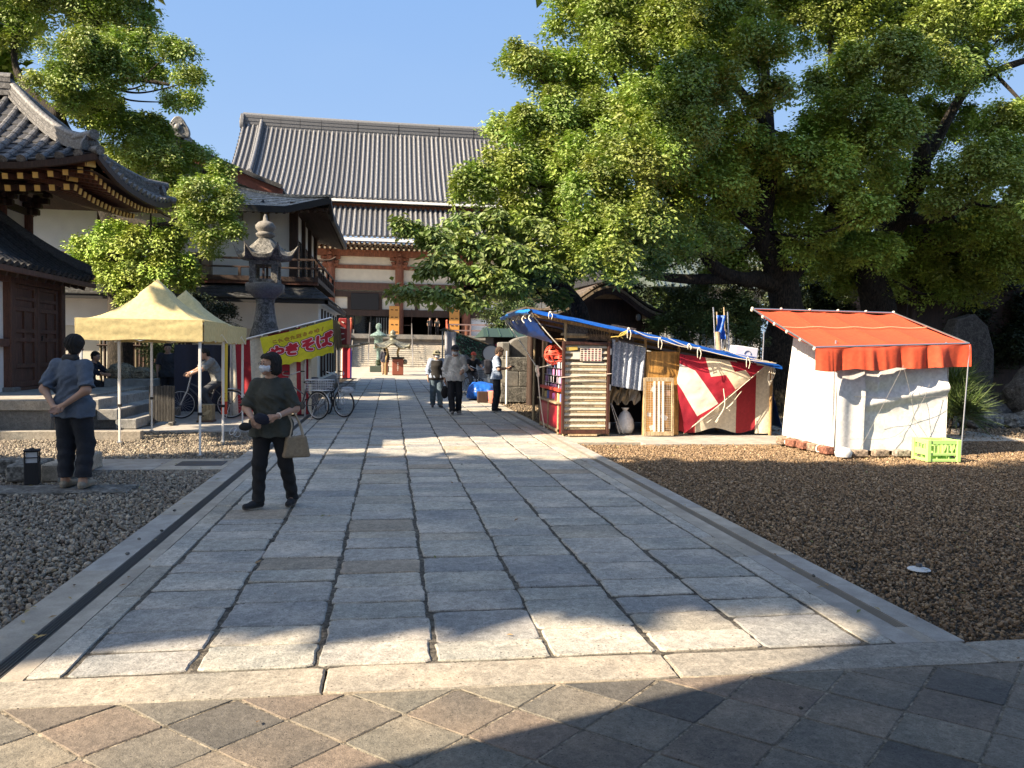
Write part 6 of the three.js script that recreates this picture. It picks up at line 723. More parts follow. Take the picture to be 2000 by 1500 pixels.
{ R = rng(1230); const o = thing('noodle_stall', 'food stall hung with red and white striped curtains under a sloping roof pole', 'market stall');
  const Z = -19.6, slope = (x) => 2.31 + (x + 1.42) * .276;
  mb().bar(V(-3.75, slope(-3.75) + .03, Z + .06), V(-1.4, slope(-1.4) + .03, Z + .06), .024).mesh('roof_pole', S.steel, o); for (const z of [-21, -23.4]) mb().bar(V(-3.75, slope(-3.75), z), V(-1.4, slope(-1.4), z), .022).mesh('roof_pole', S.steel, o);
  cloth((u, v) => V(lerp(-3.8, -1.42, u), slope(lerp(-3.8, -1.42, u)) + .02 + .02 * wob(u * 6, v * 6), lerp(Z, -23.5, v)), 16, 16, FB.blue, 'roof_sheet', o);
  for (const [x, z] of [[-3.7, Z], [-2.0, Z], [-1.46, -23.4], [-3.7, -23.4]]) mb().bar(V(x, 0, z), V(x, slope(x), z), .022).mesh('post', S.steel, o);
  const xs = [-3.66, -3.02, -2.84, -2.56, -2.34, -2.18, -2.06, -1.95]; const mm = [0, 1, 0, 1, 0, 1, 0]; const xs0_ = [-3.66, -3.38, -2.84, -2.42, -2.28, -2.18, -2.06, -1.94]; const ms = [FB.red, FB.cream, FB.red, FB.cream, FB.red, FB.cream, FB.red];
  const mk = [[-3.72, -3.60, FB.cream], [-3.60, -3.27, FB.red], [-3.27, -2.86, FB.cream], [-2.86, -2.38, FB.red], [-2.38, -2.22, FB.cream], [-2.22, -2.12, FB.red], [-2.12, -2.03, FB.cream], [-2.03, -1.95, FB.red], [-1.95, -1.88, FB.cream]]; for (const [a, b, m] of mk) cloth((u, v) => { const x = lerp(a, b, u); return V(x + .07 * v * (x < -2.9 ? 1 : .5), lerp(slope(x), .04, v), Z - .03 + .035 * Math.sin(x * 17 + v * 1.5) + .02 * wob(x * 4, v * 3)); }, 8, 12, m, 'stripe', o);
  cloth((u, v) => V(lerp(-3.8, -5.1, u), lerp(1.66, .05, v), -20.2 + .05 * Math.sin(u * 14)), 20, 10, FB.navy, 'back_curtain', o);
  // inside and back
  cloth((u, v) => V(-3.6, lerp(1.7, .05, v), lerp(-19.7, -23.4, u) + .0), 8, 6, FB.cream, 'inner_curtain', o); mb().span(-3.3, -2.0, .0, .8, -23.2, -19.9, .01).mesh('counter', FB.navy, o);
  // banner along the slope
  const pr = print(1024, 620, (x, w, h) => { x.fillStyle = '#cfc81e'; x.fillRect(0, 0, w, h); const r = rng(3); for (let k = 0; k < 500; k++) { x.globalAlpha = .06; x.fillStyle = r() < .5 ? '#ffe95a' : '#8d8a10'; x.beginPath(); x.ellipse(r() * w, r() * h, 20 + r() * 60, 8 + r() * 20, r() * 3, 0, 7); x.fill(); } x.globalAlpha = 1;
    const chars = ['ya', 'ki', 'so', 'ha']; const place = [[60, 210, 250], [290, 225, 235], [520, 225, 240], [755, 215, 250]]; for (const [lw, c] of [[92, '#171318'], [70, '#e9c9cf'], [46, '#b5122c']]) chars.forEach((k, i) => brush(x, STROKES[k], place[i][0], place[i][1], place[i][2], lw, c));
    const small = ['ko', 're', 'shoku', 'ta', 'ya', 'tai', 'no', 'aji', 'ex']; small.forEach((k, i) => { const s = 74; brush(x, KANJI[k], 150 + i * 86, 92 - (i > 3 ? 4 : 0), s, 17, '#5b3412'); brush(x, KANJI[k], 150 + i * 86, 92 - (i > 3 ? 4 : 0), s, 8, '#c79a1c'); }); });
  const ban = thing('noodle_banner', 'yellow banner with large red hiragana lettering on the fried-noodle stall', 'banner'); const bz = Z + .14;
  const g = sheet((u, v) => { const x = lerp(-3.02, -1.36, u), top = slope(x) - .03 - .02 * Math.sin(u * 4); return V(x + .14 * v * (1 - u) + .03 * v, top - v * lerp(.72, .80, u) + (v > .93 ? .035 * Math.abs(Math.sin(u * 19)) * (v - .93) / .07 : 0), bz + .03 * Math.sin(u * 9 + v * 2) + .02 * wob(u * 5, v * 4)); }, 60, 24, .006, [1, 1]); { const u = g.attributes.uv; for (let i = 0; i < u.count; i++) u.setY(i, 1 - u.getY(i)); } mesh('cloth', g, printMat(pr, { roughness: .6 }), ban);
  for (let k = 0; k < 5; k++) { const x = -2.98 + k * .4; mb().sph(x, slope(x) + .01, bz - .04, .025, 1, 1, 1, 8).mesh('tie', S.rope, ban); }
  // front of the stall over the path: straw fringe and red box sign
  const fr = thing('straw_fringe', 'brown straw fringe hanging beside the yellow noodle banner', 'fringe'); { const b = mb(); for (let k = 0; k < 40; k++) { const z = Z + .1 - k * .05, x = -1.33 + rnd(-.03, .03); b.bar(V(x, 2.3, z), V(x + rnd(-.04, .06), 1.62 + rnd(-.05, .08), z + rnd(-.03, .03)), .012, .006, 4); } b.mesh('straw', M(.24, .18, .10), fr); }
  const sg = thing('red_sign', 'red box sign with white markings hanging over the path edge at the noodle stall', 'sign'); mb().span(-1.36, -1.14, 1.72, 2.42, -23.4, -21.6, .02).mesh('sign_box', M(.24, .022, .02, { roughness: .5 }), sg); mb().span(-1.42, -1.08, 1.64, 1.72, -23.45, -21.55, .01).mesh('sign_base', S.woodRaw, sg); for (let k = 0; k < 4; k++) mb().box(-1.25, 1.86 + k * .15, -21.585, .12 - (k % 2) * .05, .025, .01, { rz: .4 - k * .3 }).mesh('marking', M(.7, .66, .6), sg); mb().bar(V(-1.4, 1.68, -23.4), V(-1.4, 2.4, -23.4), .02).mesh('bracket', S.steel, sg);
  const bm = thing('bamboo_pole', 'short bamboo pole sticking out from the noodle stall over the path', 'pole'); mb().bar(V(-1.2, 1.66, -23.3), V(-.62, 1.78, -23.6), .035, .028).mesh('cane', S.woodPale, bm);
  // far striped curtain, blue water drum, white cloth
  const fc = thing('striped_curtain', 'distant red and white curtain panel at the far end of the left stalls', 'curtain'); cloth((u, v) => V(lerp(-2.90, -2.50, u), lerp(1.66, 0, v), -43 + .05 * Math.sin(u * 7)), 8, 6, FB.cream, 'stripe', fc); cloth((u, v) => V(lerp(-2.50, -2.10, u), lerp(1.66, 0, v), -43 + .05 * Math.sin(u * 7 + 1)), 8, 6, FB.red, 'stripe', fc); mb().span(-2.1, -2.02, 0, 1.7, -43.1, -43).mesh('edge_band', M(.10, .12, .5), fc); mb().span(-2.95, -2.0, 1.64, 1.72, -44.2, -42.95).mesh('roof_edge', S.woodRaw, fc);
  const dr = thing('blue_drum', 'blue plastic drum beside the distant striped curtain', 'drum', [-3.15, 0, -40]); mb().lathe([[.001, 1.0], [.2, 1.0], [.23, .92], [.22, .7], [.24, .68], [.22, .64], [.22, .36], [.24, .33], [.22, .3], [.23, .04], [.2, 0]], 0, 0, 0, 18).mesh('drum_body', M(.03, .16, .38, { roughness: .4 }), dr); mb().lathe([[.08, 1.08], [.08, 1.0]], 0, 0, 0, 12).mesh('cap', S.black, dr);
}
// ------------------------------------------------------------------ people: joined capsules meshed as one surface
function capD(px, py, pz, c) { const [a, b, ra, rb, fz = 1] = c; const bx = b.x - a.x, by = b.y - a.y, bz = b.z - a.z, ax = px - a.x, ay = py - a.y, az = pz - a.z; const l = bx * bx + by * by + bz * bz || 1e-9; let t = (ax * bx + ay * by + az * bz) / l; t = t < 0 ? 0 : t > 1 ? 1 : t; const dx = ax - bx * t, dy = ay - by * t, dz = (az - bz * t) * fz; return Math.sqrt(dx * dx + dy * dy + dz * dz) - (ra + (rb - ra) * t); }
function smin(a, b, k) { const h = Math.max(k - Math.abs(a - b), 0) / k; return Math.min(a, b) - h * h * k * .25; }
function fieldOf(caps, k = .035, cut) { return (x, y, z) => { let d = 1e3; for (const c of caps) d = smin(d, capD(x, y, z, c), c[5] || k); if (cut) d = Math.max(d, cut(x, y, z)); return d; }; }
function surfaceNet(f, lo, hi, cell) { // naive surface nets
  const n = [0, 1, 2].map((i) => Math.ceil((hi.getComponent(i) - lo.getComponent(i)) / cell) + 1), [nx, ny, nz] = n, F = new Float32Array(nx * ny * nz), id = (i, j, k) => (k * ny + j) * nx + i;
  for (let k = 0; k < nz; k++) for (let j = 0; j < ny; j++) for (let i = 0; i < nx; i++) F[id(i, j, k)] = f(lo.x + i * cell, lo.y + j * cell, lo.z + k * cell);
  const vi = new Int32Array(nx * ny * nz).fill(-1), vp = [], E = [[0, 0, 0, 1, 0, 0], [0, 0, 0, 0, 1, 0], [0, 0, 0, 0, 0, 1], [1, 0, 0, 1, 1, 0], [1, 0, 0, 1, 0, 1], [0, 1, 0, 1, 1, 0], [0, 1, 0, 0, 1, 1], [0, 0, 1, 1, 0, 1], [0, 0, 1, 0, 1, 1], [1, 1, 0, 1, 1, 1], [1, 0, 1, 1, 1, 1], [0, 1, 1, 1, 1, 1]];
  for (let k = 0; k < nz - 1; k++) for (let j = 0; j < ny - 1; j++) for (let i = 0; i < nx - 1; i++) { let c = 0, x = 0, y = 0, z = 0; for (const e of E) { const a = F[id(i + e[0], j + e[1], k + e[2])], b = F[id(i + e[3], j + e[4], k + e[5])]; if ((a < 0) !== (b < 0)) { const t = a / (a - b); x += e[0] + (e[3] - e[0]) * t; y += e[1] + (e[4] - e[1]) * t; z += e[2] + (e[5] - e[2]) * t; c++; } } if (c) { vi[id(i, j, k)] = vp.length / 3; vp.push(lo.x + (i + x / c) * cell, lo.y + (j + y / c) * cell, lo.z + (k + z / c) * cell); } }
  const idx = []; const quad = (a, b, c, d, fl) => { if (a < 0 || b < 0 || c < 0 || d < 0) return; fl ? idx.push(a, b, c, a, c, d) : idx.push(a, c, b, a, d, c); };
  for (let k = 1; k < nz - 1; k++) for (let j = 1; j < ny - 1; j++) for (let i = 1; i < nx - 1; i++) { const s = F[id(i, j, k)] < 0; if (s !== (F[id(i + 1, j, k)] < 0)) quad(vi[id(i, j - 1, k - 1)], vi[id(i, j, k - 1)], vi[id(i, j, k)], vi[id(i, j - 1, k)], s); if (s !== (F[id(i, j + 1, k)] < 0)) quad(vi[id(i - 1, j, k - 1)], vi[id(i - 1, j, k)], vi[id(i, j, k)], vi[id(i, j, k - 1)], s); if (s !== (F[id(i, j, k + 1)] < 0)) quad(vi[id(i - 1, j - 1, k)], vi[id(i, j - 1, k)], vi[id(i, j, k)], vi[id(i - 1, j, k)], s); }
  const nor = new Float32Array(vp.length), e = cell * .5; for (let q = 0; q < vp.length; q += 3) { const x = vp[q], y = vp[q + 1], z = vp[q + 2], v = V(f(x + e, y, z) - f(x - e, y, z), f(x, y + e, z) - f(x, y - e, z), f(x, y, z + e) - f(x, y, z - e)).normalize(); nor[q] = v.x; nor[q + 1] = v.y; nor[q + 2] = v.z; }
  const g = new THREE.BufferGeometry(); g.setAttribute('position', new THREE.BufferAttribute(new Float32Array(vp), 3)); g.setAttribute('normal', new THREE.BufferAttribute(nor, 3)); g.setIndex(idx); return boxUV(norm(g));
}
function bounds(caps, m) { const lo = V(1e3, 1e3, 1e3), hi = V(-1e3, -1e3, -1e3); for (const c of caps) for (const [p, r] of [[c[0], c[2]], [c[1], c[3]]]) { lo.min(p.clone().addScalar(-r - m)); hi.max(p.clone().addScalar(r + m)); } return [lo, hi]; }
const netOf = (caps, cell, k, cut) => { const [lo, hi] = bounds(caps, cell * 3); return surfaceNet(fieldOf(caps, k, cut), lo, hi, cell); };
function handCaps(w, dir, palm, curl, side, s = 1) { // wrist, pointing direction, palm normal, finger curl (radians per joint), thumb side
  const d = dir.clone().normalize(), n = palm.clone().addScaledVector(d, -palm.dot(d)).normalize(), x = V().crossVectors(d, n).multiplyScalar(side); const caps = []; const P = (f, a, b = 0) => w.clone().addScaledVector(d, f * s).addScaledVector(x, a * s).addScaledVector(n, b * s);
  caps.push([P(0, 0), P(.03, 0), .026 * s, .028 * s], [P(.03, -.018), P(.085, -.026), .016 * s, .013 * s], [P(.03, .012), P(.085, .026), .017 * s, .013 * s], [P(.03, 0), P(.085, 0), .019 * s, .014 * s]);
  const len = [[.040, .024, .019], [.044, .028, .020], [.041, .025, .019], [.032, .020, .017]], off = [.028, .0095, -.0095, -.027], bas = [.088, .092, .088, .080];
  len.forEach((L, i) => { let p = P(bas[i], off[i]), a = curl * .6, q; const sp = (i - 1.5) * -.05; L.forEach((l, j) => { a += curl * (j ? 1 : .5); const v = d.clone().multiplyScalar(Math.cos(a)).addScaledVector(n, Math.sin(a)).addScaledVector(x, -sp * .6); q = p.clone().addScaledVector(v, l * s); caps.push([p, q, (.0095 - j * .001) * s, (.0085 - j * .001) * s]); p = q; }); });
  { const p0 = P(.025, .022), p1 = P(.055, .048, .012), p2 = P(.085, .052, .026), p3 = P(.105, .045, .034); caps.push([p0, p1, .014 * s, .012 * s], [p1, p2, .0115 * s, .0105 * s], [p2, p3, .010 * s, .008 * s]); }
  return caps;
}
const PM = (r, g, b, m = T.cloth, rp = .35) => M(r, g, b, { map: m, rep: rp, roughness: .85, bump: T.plainBump, bs: .004 });
const rotY = (v, a) => v.clone().applyAxisAngle(V(0, 1, 0), a);
// j: joints in local space, the person facing +z; everything placed at pos and turned by yaw
function person(o) {
  const { label, pos, yaw = 0, h = 1.7, fine = .012, fem = 0, j = {}, shirt, sleeve = .55, shirtHem = .86, pants, pantHem = .07, hairK = 'short', hairM = S.hair, head = [0, 0, 0], curl = .35, stance = .1, shoe = S.black, sole, neckM, extra, wide = 1, handDir = {} } = o;
  const root = thing('person', label, 'person', pos, yaw); const s = h / 1.7; root.scale.setScalar(s);
  const J = Object.assign({ pel: V(0, .95, 0), chest: V(0, 1.27, .0), neck: V(0, 1.45, -.01), head: V(0, 1.585, .02), sl: V(.18, 1.405, -.01), sr: V(-.18, 1.405, -.01), el: V(.24, 1.13, -.02), er: V(-.24, 1.13, -.02), wl: V(.25, .90, .05), wr: V(-.25, .90, .05), hl: V(.09, .92, 0), hr: V(-.09, .92, 0), kl: V(.10, .50, .02), kr: V(-.10, .50, .02), al: V(.11, .085, -.02), ar: V(-.11, .085, -.02) }, j);
  const toe = (a, k, d) => a.clone().add(d || V(k * .03, -.05, .15)); const tl = J.tl || toe(J.al, 1), tr = J.tr || toe(J.ar, -1);
  const W = wide, fz = 1.32;
  // body, continuous
  const hd = J.head, look = V(0, 0, 1).applyEuler(new THREE.Euler(head[0], head[1], head[2], 'YXZ')), hup = V(0, 1, 0).applyEuler(new THREE.Euler(head[0], head[1], head[2], 'YXZ')), hr = V().crossVectors(hup, look); const H = (x, y, z) => hd.clone().addScaledVector(hr, x).addScaledVector(hup, y).addScaledVector(look, z);
  const body = [[J.pel, J.chest, .105 * W, .115 * W, fz], [J.hl, J.hr, .095 * W, .095 * W, fz], [J.sl, J.sr, .06, .06], [J.chest, J.neck, .10 * W, .05], [J.neck, H(0, -.05, -.01), .052, .050],
    [J.sl, J.el, .052, .042], [J.sr, J.er, .052, .042], [J.el, J.wl, .042, .028], [J.er, J.wr, .042, .028], [J.hl, J.kl, .085 * W, .058], [J.hr, J.kr, .085 * W, .058], [J.kl, J.al, .058, .036], [J.kr, J.ar, .058, .036], [J.al, tl, .034, .026], [J.ar, tr, .034, .026]];
  const hc = [[H(0, .045, -.015), H(0, .03, .01), .088, .083], [H(0, -.03, .02), H(0, -.075, .055), .064, .036], [H(-.035, .012, .06), H(.035, .012, .06), .030, .030], [H(0, .0, .088), H(0, -.028, .108), .009, .014, 1, .02], [H(.03, -.03, .055), H(-.03, -.03, .055), .032, .032], [H(.079, .0, -.01), H(.083, -.03, -.012), .012, .010, 1, .012], [H(-.079, .0, -.01), H(-.083, -.03, -.012), .012, .010, 1, .012], [H(-.018, -.056, .085), H(.018, -.056, .085), .008, .008, 1, .012], [H(0, -.05, -.01), J.neck, .05, .052]];
  const gs = [netOf(body, fine, .05), netOf(hc, Math.min(fine, .0065), .025)];
  const hand = (w, e, q, sd) => { const d = q && q.dir ? q.dir : w.clone().sub(e), pn = q && q.palm ? q.palm : V(-sd, 0, .1); gs.push(netOf([[e.clone().lerp(w, .85), w, .029, .026], ...handCaps(w, d, pn, q && q.curl !== undefined ? q.curl : curl, sd, fem ? .9 : 1)], Math.max(.0042, fine * .4), .010)); };
  if (o.hands !== false) { hand(J.wl, J.el, handDir.l, 1); hand(J.wr, J.er, handDir.r, -1); }
  mesh('body', mergeGeometries(gs), o.skin || S.skin, root);
  if (o.face !== false) for (const e of [-1, 1]) { const ey = mb().sph(0, 0, 0, .011, 1, .7, .6, 8).mesh('eye', S.black, root); ey.position.copy(H(e * .034, .012, .092)); mb().add(new THREE.BoxGeometry(.03, .005, .006), M4().compose(H(e * .034, .034, .096), new THREE.Quaternion().setFromUnitVectors(V(0, 0, 1), look), V(1, 1, 1))).mesh('eyebrow', hairM, root); }
  // clothes follow the joints with a little more room
  if (shirt) { const g = .018 + (o.loose || 0); const lowC = J.pel.clone().add(V(0, Math.min(0, shirtHem - .1 - J.pel.y), 0)); const tor = [[lowC, J.pel.clone().lerp(J.chest, .35), .142 * W + g, .122 * W + g, 1.22], [J.pel, J.chest, .118 * W + g, .122 * W + g, fz], [J.hl.clone().setY(lowC.y), J.hr.clone().setY(lowC.y), .112 * W + g, .112 * W + g, fz], [J.hl, J.hl.clone().setY(lowC.y), .112 * W + g, .116 * W + g], [J.hr, J.hr.clone().setY(lowC.y), .112 * W + g, .116 * W + g], [J.sl, J.sr, .046 + g * .45, .046 + g * .45], [J.chest, J.neck, .11 * W + g * .6, .056]]; if (fem) tor.push([J.chest.clone().add(V(.06, -.03, .06)), J.chest.clone().add(V(-.06, -.03, .06)), .07, .07]);
    const hemY = shirtHem, nk = J.neck; const drape = (x, y, z) => .007 * Math.sin(x * 38 + y * 14 + 3 * fbm(x * 5, y * 4, z * 5, 2)) * smooth(1.3, .95, y) + .016 * fbm(x * 7, y * 9, z * 7, 3) + .005 * Math.sin((x * .8 + y) * 70 + 5 * fbm(x * 6, y * 6, z * 6, 2)) * smooth(.9, 1.05, y) * smooth(1.35, 1.2, y) + .004 * Math.sin(y * 60 + x * 20 + z * 30) * smooth(.98, 1.08, y) * smooth(1.25, 1.12, y); const tf = fieldOf(tor, .06); const arms = []; for (const [a, b, w] of [[J.sl, J.el, J.wl], [J.sr, J.er, J.wr]]) { if (sleeve <= 1) { const e = a.clone().lerp(b, sleeve), d = b.clone().sub(a).normalize(); const cf = fieldOf([[a, a.clone().lerp(b, sleeve + .25), .046 + g * .55, .060 + g * .85]], .02); arms.push((x, y, z) => Math.max(cf(x, y, z), (x - e.x) * d.x + (y - e.y) * d.y + (z - e.z) * d.z)); } else { const e = b.clone().lerp(w, sleeve - 1), d = w.clone().sub(b).normalize(), cf = fieldOf([[a, b, .052 + g * .7, .046 + g * .8], [b, b.clone().lerp(w, sleeve - 1 + .1), .046 + g * .8, .034 + g * .7]], .03); arms.push((x, y, z) => Math.max(cf(x, y, z), (x - e.x) * d.x + (y - e.y) * d.y + (z - e.z) * d.z)); } }
    const sf = (x, y, z) => { let d = Math.max(tf(x, y, z), hemY - y, (y - nk.y - .012 - .25 * Math.max(0, -z + .0) + .30 * Math.max(0, z)) * .9); for (const a of arms) d = smin(d, a(x, y, z), .06); return d + drape(x, y, z); };
    const all = [...tor, [J.sl, J.el, .1, .1], [J.sr, J.er, .1, .1], [J.el, J.wl, .08, .06], [J.er, J.wr, .08, .06]], [lo, hi] = bounds(all, .04); lo.y = Math.max(lo.y, hemY - .04); mesh(o.shirtName || 'shirt', surfaceNet(sf, lo, hi, fine), shirt, root); }
  if (pants) { const g = .014 + (o.pantLoose || 0); const leg = [[J.pel.clone().add(V(0, .02, 0)), J.pel, .11 * W + g, .108 * W + g, fz], [J.hl, J.hr, .098 * W + g, .098 * W + g, fz], [J.hl, J.kl, .088 * W + g, .064 + g], [J.hr, J.kr, .088 * W + g, .064 + g], [J.kl, J.al, .064 + g, .052 + g], [J.kr, J.ar, .064 + g, .052 + g]]; const pf = fieldOf(leg, .035); const [lo, hi] = bounds(leg, .04);
    mesh(o.pantName || 'trousers', surfaceNet((x, y, z) => Math.max(pf(x, y, z), (J.pel.y - y < .4 ? y - J.pel.y - .07 : -1), pantHem - y) + .005 * Math.sin(y * 46 + x * 15 + z * 25) * smooth(.75, .3, y) + .012 * fbm(x * 8, y * 7, z * 8, 3), lo, hi, fine), pants, root); }
  for (const [a, t] of [[J.al, tl], [J.ar, tr]]) { const d = t.clone().sub(a).setY(0).normalize(); const bt = Math.min(a.y - .08, t.y - .03); const heel = a.clone().addScaledVector(d, -.035).setY(bt + .045), tip = t.clone().setY(bt + .036); const sh = mesh('shoe', surfaceNet(fieldOf([[heel, tip, .040, .034], [a.clone().setY(bt + .07), a.clone().lerp(t, .45).setY(bt + .052), .038, .036]], .03, (x, y, z) => bt + .004 - y), ...bounds([[heel, tip, .05, .05], [a, a, .05, .05]], .03), Math.min(.009, fine)), shoe, root); if (sole) mesh('sole', surfaceNet(fieldOf([[heel, tip, .044, .038]], .03, (x, y, z) => Math.max(bt - y, y - bt - .022)), ...bounds([[heel, tip, .05, .05]], .03), .008), sole, sh); }
  // hair
  if (hairK) { const hh = [[H(0, .05, -.022), H(0, .045, -.005), .103, .099], [H(0, .0, -.045), H(0, -.03, -.055), .075, hairK === 'bob' ? .085 : .058]]; if (hairK === 'bob') hh.push([H(.07, .02, -.02), H(.075, -.05, -.02), .04, .035], [H(-.07, .02, -.02), H(-.075, -.05, -.02), .04, .035]); if (hairK !== 'crop') hh.push([H(-.05, .085, .055), H(.05, .085, .055), .035, .035]); const hf = fieldOf(hh, .03); const q = V(); const f = (x, y, z) => { q.set(x, y, z).sub(hd); const a = q.dot(look), b = q.dot(hup), c = q.dot(hr); const face = Math.min(a - .035 + Math.max(0, b - .05) * .9 * -1, .075 - b - Math.abs(c) * .1); const ear = hairK === 'bob' ? -1 : Math.min(a + .03, .03 - b) ; return Math.max(hf(x, y, z), face, ear) + .008 * fbm(x * 26, y * 15, z * 26, 3) + .004 * Math.sin((c + a) * 160 + 6 * fbm(x * 9, y * 9, z * 9, 2)); }; mesh('hair', surfaceNet(f, ...bounds(hh, .04), Math.min(.0075, fine)), hairM, root); }
  const cap = (m, brim, kind) => { const c = [[H(0, .055, -.012), H(0, .05, .004), .106, .102]]; const hf = fieldOf(c, .02), q = V(); const f = (x, y, z) => { q.set(x, y, z).sub(hd); return Math.max(hf(x, y, z), .045 - q.dot(hup) - .12 * Math.max(0, -q.dot(look)) * .5); }; const g2 = [surfaceNet(f, ...bounds(c, .04), .008)]; const b = mb(); if (brim) b.add(surfaceNet((x, y, z) => { q.set(x, y, z).sub(hd); const a = q.dot(look), u = q.dot(hup), w = q.dot(hr); const r = kind === 'hat' ? Math.hypot(a * .95, w) - .155 : Math.hypot(a - .09, w * 1.05) - .085; return Math.max(r, Math.abs(u - .055 + (kind === 'hat' ? .25 * Math.max(0, Math.hypot(a, w) - .09) : .2 * Math.max(0, a - .09))) - .007); }, H(0, .05, .02).addScalar(-.2), H(0, .05, .02).addScalar(.2), .008)); mesh('cap', b.g.length ? mergeGeometries([g2[0], ...b.g]) : g2[0], m, root); };
  if (o.cap) cap(...o.cap);
  if (o.mask) { const c = [[H(-.03, -.035, .078), H(.03, -.035, .078), .034, .034], [H(0, -.03, .10), H(0, -.06, .085), .026, .026], [H(-.05, -.03, .04), H(.05, -.03, .04), .040, .040]]; const q = V(); const f0 = fieldOf(c, .02); mesh('face_mask', surfaceNet((x, y, z) => { q.set(x, y, z).sub(hd); const u = q.dot(hup); return Math.max(f0(x, y, z), u + .002 - .25 * q.dot(look) * .2, -.098 - u, .045 - q.dot(look)) + .0015 * Math.sin(u * 420); }, ...bounds(c, .03), .005), o.mask, root); const e = mb(); for (const k of [-1, 1]) { e.bar(H(k * .07, -.02, .055), H(k * .084, .01, -.012), .0022, .0022, 5); e.bar(H(k * .06, -.07, .05), H(k * .083, -.035, -.012), .0022, .0022, 5); } e.mesh('mask_loop', o.mask, root); }
  if (extra) extra(root, J, H);
  root.userData.height = undefined; delete root.userData.height; return { root, J, H, s, W: (v) => root.localToWorld(v.clone()) };
}
const white = M(.72, .76, .82, { map: T.cloth, rep: .3, roughness: .8 });
{ // the woman in the foreground: grey-green top, black trousers, looking left
  R = rng(1301);
  const w = person({ label: 'woman in a dark olive top, black trousers and white mask standing on the path', pos: [-1.2, 0, -8.46], yaw: .02, h: 1.56, fine: .011, fem: 1, wide: 1.12, loose: .012, head: [-.08, -.95, 0], hairK: 'bob', mask: white, shirt: PM(.055, .058, .045), sleeve: .96, shirtHem: .80, pants: PM(.010, .010, .012), pantHem: .075, shoe: S.black, sole: M(.10, .09, .08),
    j: { head: V(-.01, 1.585, .03), sl: V(.155, 1.375, -.01), sr: V(-.155, 1.375, -.01), el: V(.26, 1.11, .02), wl: V(.085, 1.035, .235), er: V(-.26, 1.11, .02), wr: V(-.17, 1.015, .23), hl: V(.085, .92, 0), hr: V(-.085, .92, 0), kl: V(.155, .50, -.01), kr: V(-.115, .50, .05), al: V(.225, .085, -.10), ar: V(-.13, .085, .06), tl: V(.19, .035, .04), tr: V(-.25, .035, .17) },
    handDir: { l: { dir: V(-.95, -.12, .2), palm: V(0, -.25, -1), curl: .22 }, r: { dir: V(.62, -.75, .2), palm: V(.2, -.3, -1), curl: .55 } },
    extra: (r, J, H) => { mb().add(new THREE.TorusGeometry(.032, .006, 8, 18), M4().compose(J.wl.clone().lerp(J.el, .12), new THREE.Quaternion().setFromUnitVectors(V(0, 0, 1), J.el.clone().sub(J.wl).normalize()), V(1, 1, 1))).mesh('bracelet', M(.75, .7, .62, { roughness: .3, metalness: .5 }), r); const gl = mb(); for (const e of [-1, 1]) { gl.add(new THREE.TorusGeometry(.021, .002, 6, 16), M4().compose(H(e * .034, .008, .112), new THREE.Quaternion().setFromEuler(new THREE.Euler(-.08, -.95, 0, 'YXZ')), V(1, .8, 1))); gl.bar(H(e * .055, .012, .108), H(e * .082, .014, -.01), .0022, .0022, 5); } gl.bar(H(-.013, .012, .114), H(.013, .012, .114), .002, .002, 5); gl.mesh('glasses', S.metalDark, r); } });
  // handbag on her left arm, folded cap and camera strap things in her hands
  const e = w.W(w.J.el.clone().lerp(w.J.wl, .35));
  const bag = thing('handbag', 'beige handbag hanging from the arm of the woman in olive', 'handbag', [e.x + .07, e.y - .475, e.z - .04], .35); bag.scale.setScalar(.86);
  mesh('bag_body', surfaceNet((x, y, z) => { const t = clamp(y / .26, 0, 1), wx = lerp(.165, .115, t) , wz = lerp(.06, .045, t); const qx = Math.abs(x) - wx + .03, qz = Math.abs(z) - wz + .03, qy = Math.abs(y - .13) - .13 + .03; const o = Math.hypot(Math.max(qx, 0), Math.max(qy, 0), Math.max(qz, 0)) + Math.min(Math.max(qx, qy, qz), 0) - .03; return o + .006 * Math.sin(x * 30 + y * 9) * t + .004 * fbm(x * 14, y * 14, z * 14, 2); }, V(-.2, -.04, -.1), V(.2, .3, .1), .009), PM(.34, .255, .16), bag);
  for (const k of [-1, 1]) mb().tube([V(-.085, .24, .04 * k), V(-.06, .40, .035 * k), V(-.085 - k * .02, .545, .015 * k), V(-.05, .56, 0)], .009).tube([V(.085, .24, .04 * k), V(.04, .40, .035 * k), V(-.04, .55, .01 * k), V(-.06, .56, 0)], .008).mesh('bag_strap', M(.42, .34, .24), bag);
  const hp = w.W(V(-.065, 1.01, .25)); const hat = thing('folded_hat', 'dark navy folded hat held in the hands of the woman in olive', 'hat', [hp.x, hp.y, hp.z]); mesh('hat_cloth', surfaceNet((x, y, z) => Math.hypot(x * .8 - y * .2, (y + x * .3) * 1.2, z * 2.2) - .07 + .014 * fbm(x * 16, y * 16, z * 16, 3), V(-.2, -.16, -.07), V(.2, .16, .07), .01), PM(.010, .012, .03), hat);
  const h2 = w.W(V(-.235, .93, .27)); const um = thing('folded_umbrella', 'black folded pouch with loose cords in the right hand of the woman in olive', 'pouch', [h2.x, h2.y, h2.z]); mesh('pouch_body', surfaceNet((x, y, z) => Math.hypot(x * .8 + y * .5, (y - x * .3) * 1.2, z * 1.5) - .055 + .01 * fbm(x * 20, y * 20, z * 20, 3), V(-.14, -.12, -.07), V(.14, .12, .07), .009), PM(.012, .012, .014), um); for (const k of [0, 1, 2]) mb().add(new THREE.TorusGeometry(.03 + k * .006, .0035, 5, 16), xf(-.075 - k * .02, -.07 + k * .015, .01, .3 * k, .4 + k, 0)).mesh('cord_loop', S.steel, um);
}
